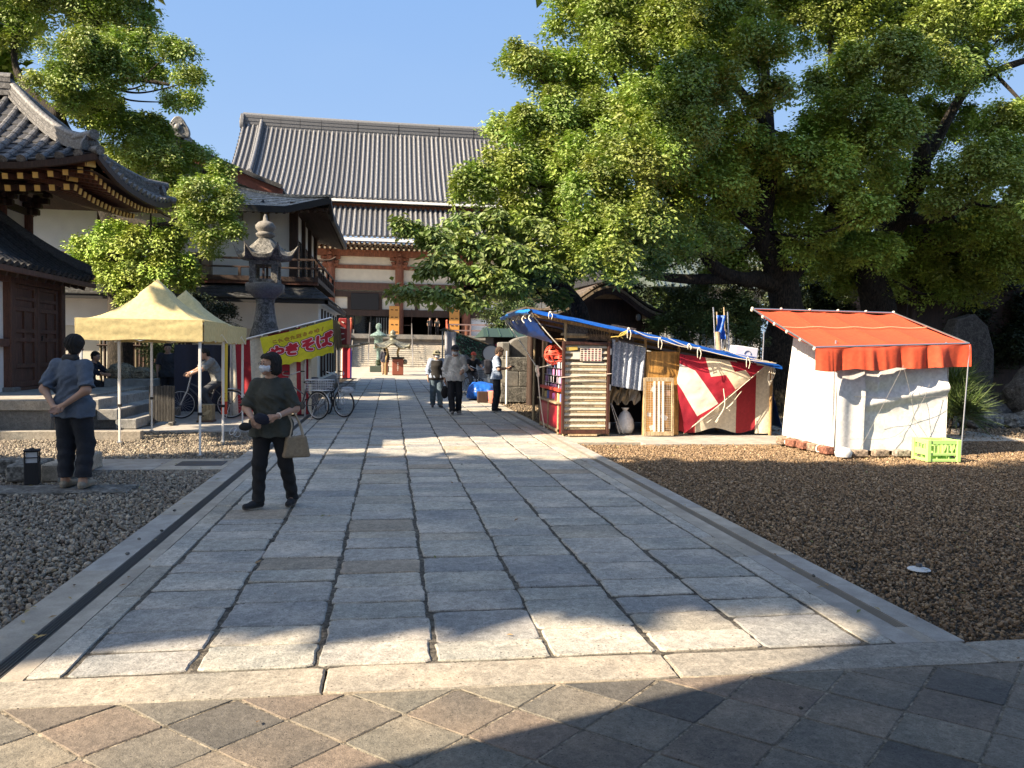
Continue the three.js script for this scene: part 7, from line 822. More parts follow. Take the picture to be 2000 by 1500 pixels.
{ // the man on the left, hands clasped behind his back
  R = rng(1302);
  person({ label: 'man in a blue-grey shirt seen from behind, hands clasped behind his back', pos: [-3.56, .0, -9.74], yaw: PI - .30, h: 1.73, fine: .012, wide: 1.03, loose: .016, pantLoose: .016, head: [.0, .55, 0], hairK: 'short', shirt: PM(.105, .135, .185), sleeve: .9, shirtHem: .80, pants: PM(.014, .017, .026), pantHem: .13, shoe: M(.34, .29, .22, { map: T.cloth, rep: .3 }), sole: M(.30, .26, .20),
    j: { sl: V(.175, 1.375, -.02), sr: V(-.175, 1.375, -.02), el: V(.255, 1.11, -.12), wl: V(.075, .93, -.21), er: V(-.255, 1.11, -.12), wr: V(-.06, .95, -.21), kl: V(.10, .50, .03), al: V(.085, .085, -.02), kr: V(-.12, .50, .05), ar: V(-.145, .085, -.04), tl: V(.10, .035, .15), tr: V(-.10, .035, .18), pel: V(0, .95, .01), chest: V(0, 1.26, -.01), neck: V(0, 1.45, -.0), head: V(0, 1.575, .035) },
    handDir: { l: { dir: V(-.85, -.4, -.2), palm: V(0, .1, -1), curl: .5 }, r: { dir: V(.8, -.5, -.2), palm: V(0, .1, -1), curl: .4 } }, extra: (r, J) => { const h = mb(); h.add(surfaceNet(fieldOf([[J.neck.clone().add(V(-.05, .0, -.03)), J.neck.clone().add(V(.05, .0, -.03)), .05, .05]], .03), J.neck.clone().addScalar(-.14), J.neck.clone().addScalar(.14), .012)); h.mesh('collar', S.black, r); } });
  const sl = mesh('stone_slab', mb().span(-5.4, -2.9, -.06, .004, -9.95, -9.45, .01).geo(), S.stoneDark); tag(sl, 'flat dark stone slab in the gravel under the man with clasped hands', 'stone slab');
}
{ // the two walking up the path
  R = rng(1303);
  const w = person({ label: 'man in a white long-sleeved shirt, black cap and mask walking towards the camera', pos: [1.62, .0, -20.4], yaw: .05, h: 1.72, fine: .015, loose: .022, head: [.1, .0, 0], hairK: 'crop', cap: [M(.012, .012, .018), true], mask: white, shirt: PM(.80, .77, .74), sleeve: 1.9, shirtHem: .84, pants: PM(.012, .014, .022), pantHem: .07, shoe: M(.16, .15, .15), sole: M(.5, .5, .5), pantLoose: .01,
    j: { kl: V(.10, .50, .05), al: V(.10, .085, .0), kr: V(-.10, .50, .09), ar: V(-.07, .085, .14), er: V(-.25, 1.13, -.03), wr: V(-.255, .89, .02), el: V(.26, 1.15, -.02), wl: V(.16, 1.10, .22) }, handDir: { l: { dir: V(-.4, -.3, .8), palm: V(-.3, -1, 0), curl: .5 } } });
  const p = w.W(w.J.wr); const b = thing('shoulder_bag', 'black cloth bag carried by the man in white walking on the path', 'bag', [p.x - .0, p.y - .50, p.z + .02]); mesh('bag_body', surfaceNet((x, y, z) => Math.hypot(x * 1.25, (y - .16) * .7, z * 2) - .115 + .012 * fbm(x * 12, y * 12, z * 12, 3), V(-.16, -.05, -.1), V(.16, .38, .1), .012), PM(.010, .010, .012), b); mb().tube([V(-.05, .28, 0), V(-.02, .42, 0), V(0, .46, 0), V(.03, .42, 0), V(.05, .28, 0)], .008).mesh('bag_handle', S.black, b);
  person({ label: 'woman in black vest, pale blue sleeves and khaki hat on the path', pos: [1.28, .0, -22.7], yaw: .12, h: 1.58, fine: .015, fem: 1, wide: 1.08, loose: .02, head: [.05, .35, 0], hairK: 'short', cap: [M(.20, .19, .13), true, 'hat'], mask: white, shirt: PM(.42, .50, .66), sleeve: 1.6, shirtHem: .90, pants: PM(.10, .15, .20), pantHem: .07, pantLoose: .014, shoe: M(.06, .05, .06),
    j: { kl: V(.10, .50, .07), al: V(.11, .085, .08), kr: V(-.10, .50, .02), ar: V(-.09, .085, -.08), el: V(.26, 1.14, .02), wl: V(.25, .93, .12), er: V(-.26, 1.14, .0), wr: V(-.27, .90, .05) }, extra: (r, J) => { const c = [[J.pel.clone(), J.chest, .19, .19, 1.12], [J.chest, J.neck, .18, .08], [V(.11, 1.38, 0), V(-.11, 1.38, 0), .10, .10], [J.hl, J.hr, .16, .16]]; mesh('vest', surfaceNet(fieldOf(c, .05, (x, y, z) => Math.max(.84 - y, y - 1.43)), ...bounds(c, .04), .015), PM(.016, .014, .014), r); } });
  const ph = person({ label: 'man in a pale blue shirt with a dark backpack standing in profile at the right', pos: [2.80, .0, -21.3], yaw: PI / 2 - .1, h: 1.72, fine: .015, loose: .018, head: [.38, 0, 0], hairK: 'short', hairM: M(.05, .03, .02), shirt: PM(.40, .50, .68), sleeve: .8, shirtHem: .86, pants: PM(.016, .02, .035), pantHem: .06, pantLoose: .014, shoe: S.black, sole: white,
    j: { head: V(0, 1.565, .07), neck: V(0, 1.44, .02), el: V(.23, 1.13, .06), wl: V(.13, 1.15, .30), er: V(-.23, 1.13, .06), wr: V(-.13, 1.15, .30), kl: V(.09, .5, .04), kr: V(-.09, .5, .02), al: V(.09, .085, -.02), ar: V(-.09, .085, -.04) }, handDir: { l: { dir: V(-.3, .25, .9), palm: V(-1, .2, 0), curl: .6 }, r: { dir: V(.3, .25, .9), palm: V(1, .2, 0), curl: .6 } } });
  const q = ph.W(V(0, .98, -.22)); const bp = thing('backpack', 'dark navy backpack worn by the man in the pale blue shirt', 'backpack', [q.x, q.y, q.z], PI / 2 - .1); mesh('pack', surfaceNet((x, y, z) => { const qx = Math.abs(x) - .14 + .05, qy = Math.abs(y - .2) - .22 + .07, qz = Math.abs(z + .01 + .05 * (y - .1)) - .09 + .05; return Math.hypot(Math.max(qx, 0), Math.max(qy, 0), Math.max(qz, 0)) + Math.min(Math.max(qx, qy, qz), 0) - .05 + .006 * fbm(x * 12, y * 12, z * 12, 2); }, V(-.2, -.1, -.16), V(.2, .5, .16), .013), PM(.014, .016, .03), bp); for (const k of [-1, 1]) mb().tube([V(k * .09, .42, .07), V(k * .11, .50, .20), V(k * .12, .40, .33), V(k * .12, .22, .32), V(k * .12, .08, .14)], .014).mesh('strap', M(.012, .014, .03), bp);
  const c = ph.W(V(0, 1.20, .40)); const cam = thing('camera', 'small black camera held by the man with the backpack', 'camera', [c.x, c.y, c.z], PI / 2 - .1); mb().box(0, 0, 0, .12, .08, .05, { c: .008 }).bar(V(0, 0, .02), V(0, -.01, .08), .028, .028, 12).mesh('camera_body', S.black, cam);
}
// ------------------------------------------------------------------ bicycles
function bicycle(label, pos, yaw, o = {}) { // heading +z, wheels on the ground
  const b = thing('bicycle', label, 'bicycle', pos, yaw); const fm = o.frame || M(.10, .105, .115, { roughness: .35, metalness: .5 }), r = .325; const steer = o.steer || 0;
  const wheel = (z, name, parent) => { const w = new THREE.Group(); w.name = name; parent.add(w); w.position.set(0, r, z); mb().add(new THREE.TorusGeometry(r - .018, .018, 8, 40), xf(0, 0, 0, 0, PI / 2, 0)).mesh('tyre', S.rubber, w); mb().add(new THREE.TorusGeometry(r - .04, .009, 6, 40), xf(0, 0, 0, 0, PI / 2, 0)).mesh('rim', S.steel, w); const sp = mb(); for (let k = 0; k < 20; k++) { const a = k / 20 * 6.283; sp.bar(V((k & 1 ? .02 : -.02), 0, 0), V(0, Math.sin(a) * (r - .04), Math.cos(a) * (r - .04)), .0016, .0016, 4); } sp.mesh('spokes', S.steel, w); mb().bar(V(-.04, 0, 0), V(.04, 0, 0), .018).mesh('hub', S.steel, w); return w; };
  wheel(-.53, 'rear_wheel', b); const fk = new THREE.Group(); fk.name = 'front_fork'; b.add(fk); fk.position.set(0, .62, .40); fk.rotation.set(0, steer, 0);
  const fw = wheel(.53, 'front_wheel', b); fw.position.set(Math.sin(steer) * .13, r, .40 + Math.cos(steer) * .13); fw.rotation.y = steer;
  const fkm = o.fork || S.steel; for (const e of [-1, 1]) mb().bar(V(e * .045, 0, 0), V(e * .05, r - .62, .13), .012).mesh('fork_leg', fkm, fk); mb().bar(V(0, -.02, 0), V(0, .34, -.08), .016).mesh('stem', S.steel, fk);
  mb().tube([V(-.27, .46, -.26), V(-.25, .44, -.12), V(-.14, .38, -.02), V(0, .36, -.06), V(.14, .38, -.02), V(.25, .44, -.12), V(.27, .46, -.26)], .011, 8).mesh('handlebar', S.steel, fk); for (const e of [-1, 1]) mb().bar(V(e * .265, .452, -.18), V(e * .27, .46, -.29), .016).mesh('grip', S.black, fk);
  const arc = (z, a0, a1, w2, mt, parent) => { const pts = []; for (let k = 0; k <= 8; k++) { const a = lerp(a0, a1, k / 8); pts.push(V(0, r + Math.sin(a) * (r + .02), z + Math.cos(a) * (r + .02))); } mb().tube(pts, .014, 6).mesh('mudguard', mt, parent); }; arc(-.53, 1.2, 3.0, .03, o.guard || S.steel, b);
  const bars = [[V(0, .70, .37), V(0, .30, -.05), .019], [V(0, .30, -.05), V(0, .78, -.22), .017], [V(0, .80, .35), V(0, .55, -.14), .016]]; for (const [p, q, rr] of bars) mb().bar(p, q, rr).mesh('frame_tube', fm, b); for (const e of [-1, 1]) { mb().bar(V(0, .30, -.05), V(e * .05, r, -.53), .010).mesh('chain_stay', fm, b); mb().bar(V(0, .66, -.18), V(e * .05, r, -.53), .009).mesh('seat_stay', fm, b); }
  mb().bar(V(-.02, .30, -.05), V(.02, .30, -.05), .09, .09, 18).mesh('chain_ring', S.metalDark, b); for (const e of [-1, 1]) { mb().bar(V(e * .05, .30, -.05), V(e * .07, .30 - e * .14, -.05 + e * .06), .009).box(e * .11, .30 - e * .14, -.05 + e * .06, .08, .02, .06).mesh('pedal', S.black, b); }
  mesh('saddle', surfaceNet((x, y, z) => Math.hypot(x / lerp(.1, .035, smooth(-.1, .12, z)), y / .035, z / .14) * .035 - .035, V(-.13, -.06, -.18), V(.13, .06, .18), .012).applyMatrix4(xf(0, .84, -.24)), o.saddle || S.black, b);
  mb().bar(V(.06, .32, -.5), V(.12, .0, -.42), .008).mesh('kickstand', S.steel, b); mb().span(-.06, .06, .655, .665, -.80, -.36).bar(V(-.05, .66, -.76), V(-.05, r, -.53), .006).bar(V(.05, .66, -.76), V(.05, r, -.53), .006).mesh('rack', S.metalDark, b);
  const basket = (z0, y0, w, h, d, mt, parent, name) => { const m = mb(); for (let i = 0; i <= 8; i++) for (const [x0, x1, za, zb] of [[lerp(-w, w, i / 8), lerp(-w, w, i / 8), z0 - d, z0 - d], [lerp(-w, w, i / 8), lerp(-w, w, i / 8), z0 + d, z0 + d], [-w, -w, lerp(z0 - d, z0 + d, i / 8), lerp(z0 - d, z0 + d, i / 8)], [w, w, lerp(z0 - d, z0 + d, i / 8), lerp(z0 - d, z0 + d, i / 8)]]) m.bar(V(x0 * .9, y0, (za - z0) * .9 + z0), V(x1, y0 + h, zb), .0035, .0035, 4); for (let k = 0; k <= 4; k++) { const y = y0 + h * k / 4, s2 = lerp(.9, 1, k / 4), e = k === 4 ? .008 : .0035; for (const [p, q] of [[V(-w * s2, y, z0 - d * s2), V(w * s2, y, z0 - d * s2)], [V(w * s2, y, z0 - d * s2), V(w * s2, y, z0 + d * s2)], [V(w * s2, y, z0 + d * s2), V(-w * s2, y, z0 + d * s2)], [V(-w * s2, y, z0 + d * s2), V(-w * s2, y, z0 - d * s2)]]) m.bar(p, q, e, e, 4); } for (let i = 1; i < 8; i++) m.bar(V(lerp(-w, w, i / 8) * .9, y0, z0 - d * .9), V(lerp(-w, w, i / 8) * .9, y0, z0 + d * .9), .003, .003, 4); return m.mesh(name, mt, parent); };
  if (o.rear) basket(-.58, .67, .20, .24, .26, o.rear, b, 'rear_basket'); if (o.front) { const m = basket(.22, .06, .17, .24, .14, o.front, fk, 'front_basket'); } if (o.bag) mesh('rain_cover', surfaceNet((x, y, z) => Math.hypot(x / .17, y / .10, z / .15) * .1 - .1 + .012 * fbm(x * 16, y * 16, z * 16, 3), V(-.22, -.15, -.2), V(.22, .15, .2), .012).applyMatrix4(xf(.02, .02, .22)), white, fk);
  return b;
}
{ R = rng(1310);
  bicycle('bicycle with a big white wire basket over its rear wheel, behind the woman', [-2.05, 0, -18.95], -PI / 2 - .62, { rear: M(.62, .63, .66, { roughness: .4 }) });
  bicycle('dark bicycle with white fork and rain cover, front wheel towards the camera', [-1.32, 0, -19.75], .35, { fork: M(.7, .7, .72, { roughness: .4 }), front: S.metalDark, bag: true, steer: .55, frame: S.metalDark });
  const ck = bicycle('bicycle ridden by the person in a pale shirt under the yellow tents', [-4.1, 0, -18.9], -PI / 2 + .15, { guard: S.steel });
  person({ label: 'cyclist in a pale grey shirt seen from behind under the yellow tents', pos: [-3.95, 0, -18.92], yaw: -PI / 2 + .35, h: 1.66, fine: .016, loose: .02, face: false, head: [.3, 0, 0], hairK: 'short', shirt: PM(.26, .26, .25), sleeve: .9, shirtHem: .86, pants: PM(.06, .065, .08), pantHem: .1, j: { pel: V(0, .90, -.14), chest: V(0, 1.20, .02), neck: V(0, 1.37, .10), head: V(0, 1.48, .19), sl: V(.18, 1.33, .06), sr: V(-.18, 1.33, .06), el: V(.25, 1.14, .28), er: V(-.25, 1.14, .28), wl: V(.25, 1.05, .48), wr: V(-.25, 1.05, .48), hl: V(.09, .88, -.13), hr: V(-.09, .88, -.13), kl: V(.11, .62, .25), kr: V(-.11, .52, .16), al: V(.11, .28, .05), ar: V(-.11, .12, .02) } });
  person({ label: 'man in a dark shirt bending over a scooter in front of the white wall', pos: [-7.3, 0, -21.2], yaw: PI / 2 - .2, h: 1.68, fine: .016, loose: .012, head: [.15, 0, 0], hairK: 'crop', shirt: PM(.018, .022, .04), sleeve: 1.6, shirtHem: .7, pants: PM(.02, .02, .025), j: { pel: V(0, .72, -.12), chest: V(0, 1.02, .0), neck: V(0, 1.20, .05), head: V(0, 1.33, .10), sl: V(.18, 1.15, .03), sr: V(-.18, 1.15, .03), el: V(.25, .96, .2), er: V(-.25, .96, .2), wl: V(.22, .92, .45), wr: V(-.22, .92, .45), hl: V(.09, .70, -.1), hr: V(-.09, .70, -.1), kl: V(.13, .62, .3), kr: V(-.13, .62, .3), al: V(.12, .12, .3), ar: V(-.12, .12, .3) } });
  const sc = thing('scooter', 'dark motor scooter ridden by the man in the dark shirt by the white wall', 'scooter', [-7.2, 0, -21.2], PI / 2 - .2); for (const z of [-.5, .62]) { const w = mb().add(new THREE.TorusGeometry(.19, .055, 8, 24), xf(0, .24, z, 0, PI / 2, 0)).mesh('tyre', S.rubber, sc); } mesh('scooter_body', surfaceNet(fieldOf([[V(0, .45, -.6), V(0, .55, -.1), .14, .13], [V(0, .3, -.1), V(0, .28, .32), .1, .1], [V(0, .3, .36), V(0, .85, .48), .11, .1]], .06), V(-.3, .1, -.9), V(.3, 1.1, .8), .02), M(.05, .055, .07, { roughness: .3 }), sc); mb().span(-.13, .13, .62, .7, -.62, -.02, .03).mesh('saddle', S.black, sc); mb().bar(V(-.3, 1.0, .42), V(.3, 1.0, .42), .015).mesh('handlebar', S.steel, sc); mb().bar(V(0, .84, .48), V(0, 1.0, .42), .03).sph(0, .92, .56, .08, 1, 1, .6, 10).mesh('headlight', S.steel, sc);
  person({ label: 'man in a dark printed shirt standing in shade behind the yellow tents', pos: [-5.62, 0, -21.6], yaw: .25, h: 1.66, fine: .016, loose: .02, hairK: 'crop', shirt: PM(.03, .032, .04), sleeve: .85, shirtHem: .84, pants: PM(.015, .015, .02) });
  bicycle('bicycle of the rider with the red cap beside the right-hand stalls', [2.92, 0, -28.3], .35, { front: S.metalDark, fork: M(.6, .6, .62) });
  person({ label: 'rider in a black shirt and red cap on a bicycle beside the right-hand stalls', pos: [2.9, 0, -28.5], yaw: .3, h: 1.62, fine: .018, loose: .014, hairK: 'crop', cap: [M(.45, .06, .03), true], shirt: PM(.012, .012, .014), sleeve: .8, shirtHem: .86, pants: PM(.05, .05, .06), pantHem: .3, j: { pel: V(0, .90, -.14), chest: V(0, 1.18, -.05), neck: V(0, 1.35, .0), head: V(0, 1.49, .05), sl: V(.18, 1.31, -.02), sr: V(-.18, 1.31, -.02), el: V(.27, 1.12, .14), er: V(-.27, 1.12, .14), wl: V(.25, 1.03, .38), wr: V(-.25, 1.03, .38), hl: V(.09, .88, -.13), hr: V(-.09, .88, -.13), kl: V(.12, .62, .25), kr: V(-.12, .52, .2), al: V(.13, .2, .1), ar: V(-.13, .1, .05) } });
  person({ label: 'person in a dark jacket and beige trousers standing at the incense burner', pos: [-.35, 0, -50.1], yaw: PI - .2, h: 1.62, fine: .022, face: false, hairK: 'short', shirt: PM(.014, .016, .035), sleeve: 1.7, shirtHem: .82, pants: PM(.42, .27, .18), loose: .03, pantLoose: .03, stance: .12 });
  person({ label: 'dark figure on the left of the pair standing in the temple entrance', pos: [3.6, 2.9, -75.6], yaw: .3, h: 1.65, fine: .03, hands: false, face: false, shirt: PM(.02, .02, .025), sleeve: .9, pants: PM(.012, .012, .016) });
  person({ label: 'dark figure on the right of the pair standing in the temple entrance', pos: [4.3, 2.9, -75.9], yaw: -.4, h: 1.62, fine: .03, hands: false, face: false, shirt: PM(.03, .03, .03), sleeve: .9, pants: PM(.012, .012, .016) });
}
// ------------------------------------------------------------------ stone lantern, incense burner and other things about the court
{ R = rng(1401); const l = thing('stone_lantern', 'tall weathered stone lantern with upswept roof standing behind the yellow tents', 'stone lantern', [-3.58, 0, -24]); const st = [S.stoneDark, S.stoneMid];
  const sq = (y0, y1, a, b, c = .03, name = 'base') => { const v = []; for (const [y, w] of [[y0, a], [y1, b]]) for (const [x, z] of [[-1, -1], [1, -1], [1, 1], [-1, 1]]) v.push(V(x * w, y, z * w)); mb().add(polys(v, [[3, 2, 1, 0], [4, 5, 6, 7], [0, 1, 5, 4], [1, 2, 6, 5], [2, 3, 7, 6], [3, 0, 4, 7]])).mesh(name, st[1], l); };
  for (const [a, b, w] of [[0, .55, 1.05], [.55, 1.05, .85], [1.05, 1.5, .66]]) mb().span(-w, w, a, b, -w, w, .04).mesh('base', st[1], l); mb().lathe([[.62, 1.5], [.6, 1.62], [.5, 1.66]], 0, 0, 0, 8, { ry: PI / 8 }).mesh('base', st[1], l);
  // waisted shaft, round-cornered square
  mb().lathe([[.45, 1.62], [.47, 1.75], [.43, 1.95], [.34, 2.25], [.275, 2.6], [.25, 2.85], [.28, 3.0]].map(([r, y]) => [r, y]), 0, 0, 0, 24).mesh('shaft', st[0], l); { const d = S.black; for (const [y, k] of [[2.62, 0], [2.22, 1]]) { for (let i = 0; i < 5; i++) mb().box(rnd(-.08, .08), y + rnd(-.09, .09), .27 + (2.62 - y) * .14, i % 2 ? .14 : .02, i % 2 ? .02 : .13, .02).mesh('carved_mark', M(.06, .06, .055), l); } }
  mb().lathe([[.28, 3.0], [.44, 3.12], [.57, 3.22], [.59, 3.42], [.52, 3.46], [.001, 3.46]], 0, 0, 0, 6).mesh('platform', st[1], l);
  // open lamp chamber
  for (const [x, z] of [[-.3, -.3], [.3, -.3], [-.3, .3], [.3, .3]]) mb().span(x - .09, x + .09, 3.46, 4.06, z - .09, z + .09, .012).mesh('chamber_post', st[0], l); for (const [a, b] of [[3.44, 3.56], [3.96, 4.08]]) mb().span(-.395, .395, a, b, -.395, .395, .01).mesh('chamber_slab', st[0], l); for (const e of [-1, 1]) mb().span(-.03, .03, 3.56, 3.96, e * .34 - .02, e * .34 + .02).mesh('chamber_bar', S.woodDark, l);
  // six-sided roof with upturned corners
  { const pos = [], N = 6, K = 8, rings = []; for (let k = 0; k <= K; k++) { const t = k / K, ring = []; for (let i = 0; i < N * 6; i++) { const a = i / (N * 6) * 6.283, m = ((i % 6) / 6) * 2 - 1, corner = Math.abs(m), ap = Math.cos(PI / N) / Math.cos((i % 6) / 6 * (2 * PI / N) - PI / N); const r = lerp(.20, .83, t) * lerp(1, ap, t); const y = 4.72 - .62 * Math.pow(t, 1.0) * (1.25 - .45 * t) * (1 - .22 * Math.pow(1 - t, 2)) + (t > .45 ? .34 * Math.pow((t - .45) / .55, 2) * Math.pow(corner, 5) : 0); ring.push(V(Math.cos(a) * r * (1 + .10 * Math.pow(corner, 8) * t), y, Math.sin(a) * r * (1 + .10 * Math.pow(corner, 8) * t))); } rings.push(ring); }
    const low = rings[K].map((p) => V(p.x * .96, p.y - .10, p.z * .96)), inn = rings[K].map((p, i) => V(p.x * .45, 4.06, p.z * .45)); const all = [...rings, low, inn]; const q = []; for (let k = 0; k + 1 < all.length; k++) for (let i = 0; i < N * 6; i++) { const j = (i + 1) % (N * 6); for (const p of [all[k][i], all[k][j], all[k + 1][j], all[k][i], all[k + 1][j], all[k + 1][i]]) q.push(p.x, p.y, p.z); } const g = new THREE.BufferGeometry(); g.setAttribute('position', new THREE.BufferAttribute(new Float32Array(q), 3)); g.computeVertexNormals(); mesh('roof', boxUV(g), st[0], l); }
  mb().lathe([[.24, 4.66], [.19, 4.74], [.17, 4.82], [.26, 4.88], [.27, 4.95], [.22, 4.98], [.20, 5.0], [.27, 5.08], [.28, 5.18], [.20, 5.27], [.07, 5.32], [.06, 5.42], [.03, 5.5], [.001, 5.5]].map(([r, y]) => [r, y - .08]), 0, 0, 0, 18).mesh('finial', st[1], l); }
function burnerRoof(g, y, w, m) { const N = 40; const fn = (u, v) => { const a = u * 2 - 1, b = v * 2 - 1, k = Math.max(Math.abs(a), Math.abs(b)); let yy = y + .62 * Math.pow(1 - k, 1.15); const arch = (q) => .30 * Math.exp(-q * q / .10); yy += k * k * (Math.abs(a) > Math.abs(b) ? arch(b) : arch(a)) + .30 * Math.pow(Math.min(Math.abs(a), Math.abs(b)), 5); return V(a * w, yy, b * w); }; mesh('roof', sheet(fn, N, N, .10), m, g); mb().lathe([[.30, 1.0], [.22, 1.05], [.20, 1.2], [.28, 1.24], [.28, 1.3], [.14, 1.34], [.2, 1.42], [.14, 1.55], [.001, 1.66]], 0, y - .48, 0, 14).mesh('finial', m, g); }
{ R = rng(1402); const br = M(.30, .29, .21, { roughness: .5, metalness: .35, map: T.rough, rep: .8 }), pat = M(.24, .36, .32, { roughness: .6, map: T.rough, rep: .8 });
  const b = thing('incense_burner', 'bronze incense burner with arched roof on a red-brown box before the temple steps', 'incense burner', [.12, 0, -50]); mb().span(-.02, .66, .02, 1.0, -.4, .4, .03).mesh('box', M(.20, .055, .03, { roughness: .6 }), b); mb().span(-.08, .72, 1.0, 1.12, -.46, .46, .02).mesh('rim', S.black, b); for (let k = 0; k < 5; k++) mb().box(.32, .78 - k * .11, .405, k % 2 ? .10 : .05, .03, .01).box(.32, .75 - k * .11, .406, .03, .07, .008).mesh('lettering', M(.7, .66, .58), b); mb().sph(.74, .82, .25, .17, 1, 1, .5, 12).mesh('ring_handle', br, b);
  for (const x of [-.42, .42]) { mb().tube([V(x, 0, .0), V(x * .95, .9, 0), V(x * .72, 1.4, 0), V(x * 1.05, 1.75, 0)], .075, 10).mesh('leg', M(.34, .25, .12, { roughness: .45, metalness: .5 }), b); } burnerRoof(b, 1.62, 1.06, br);
  const l2 = thing('bronze_lantern', 'green bronze lantern with leaf-shaped finial behind the incense burner', 'lantern', [-.85, 0, -58]); mb().lathe([[.42, 0], [.42, .15], [.16, .3], [.13, 1.2], [.16, 1.5], [.36, 1.62], [.36, 1.7], [.3, 1.72], [.3, 2.4], [.66, 2.46], [.55, 2.6], [.16, 2.82], [.08, 2.95], [.001, 2.95]], 0, 0, 0, 8).mesh('lantern_body', pat, l2); mb().sph(0, 3.16, 0, .24, .9, 1.1, .35, 14).mesh('finial', pat, l2);
  const pl = thing('planter_box', 'dark planter box at the foot of the temple steps', 'planter', [-.75, 0, -56]); mb().span(-.65, .65, 0, .42, -.3, .3, .03).mesh('box', M(.05, .065, .05), pl); crown(pl, [[V(0, .6, 0), .28]], SPRAY.fine, LEAF.dark, { seed: 5, dens: 60, name: 'foliage' }); 
}
{ // garden lamp and stones by the gravel on the left
  R = rng(1403); const l = thing('garden_lamp', 'small black square garden lamp with frosted panes at the lower left', 'lamp', [-4.12, 0, -10.05], .25); mb().span(-.075, .075, 0, .25, -.075, .075, .006).mesh('post', S.black, l); mb().span(-.06, .06, .255, .385, -.06, .06).mesh('pane', M(.55, .57, .60, { roughness: .4 }), l); for (const [x, z] of [[-1, -1], [1, -1], [1, 1], [-1, 1]]) mb().span(x * .068 - .007, x * .068 + .007, .25, .39, z * .068 - .007, z * .068 + .007).mesh('frame_bar', S.black, l); for (const y of [.25, .315, .385]) mb().span(-.074, .074, y - .005, y + .005, .062, .074).span(-.074, .074, y - .005, y + .005, -.074, -.062).span(-.074, -.062, y - .005, y + .005, -.062, .062).span(.062, .074, y - .005, y + .005, -.062, .062).mesh('frame_ring', S.black, l); mb().span(-.082, .082, .39, .405, -.082, .082, .004).sph(0, .405, 0, .035, 1, .6, 1, 10).mesh('cap', S.black, l);
  tag(mesh('stone_block', mb().box(-4.36, .09, -10.5, .32, .2, .5, { c: .02, ry: .1 }).geo(), S.stoneDark), 'dark squared stone block just behind the garden lamp', 'stone block'); tag(mesh('kerb_stone', mb().box(-3.98, .09, -10.9, .22, .22, 1.25, { c: .02, ry: -.06 }).geo(), S.slab[1]), 'pale kerb stone lying between the garden lamp and the man', 'kerb stone'); tag(mesh('kerb_stone', mb().box(-5.6, .07, -11.05, 2.6, .18, .24, { c: .02 }).geo(), S.stoneDark), 'long dark kerb stone at the left edge behind the garden lamp', 'kerb stone');
  const d = thing('marker_disc', 'round white plastic cap lying on the gravel at the lower right', 'cap', [4.1, -.012, -5.67]); mb().lathe([[.001, .022], [.03, .022], [.035, .010], [.06, .012], [.08, .006], [.085, 0]], 0, 0, 0, 22).mesh('disc', M(.6, .6, .58), d); mb().lathe([[.001, .045], [.022, .045], [.026, .02]], 0, 0, 0, 12).mesh('knob', S.metalDark, d);
}
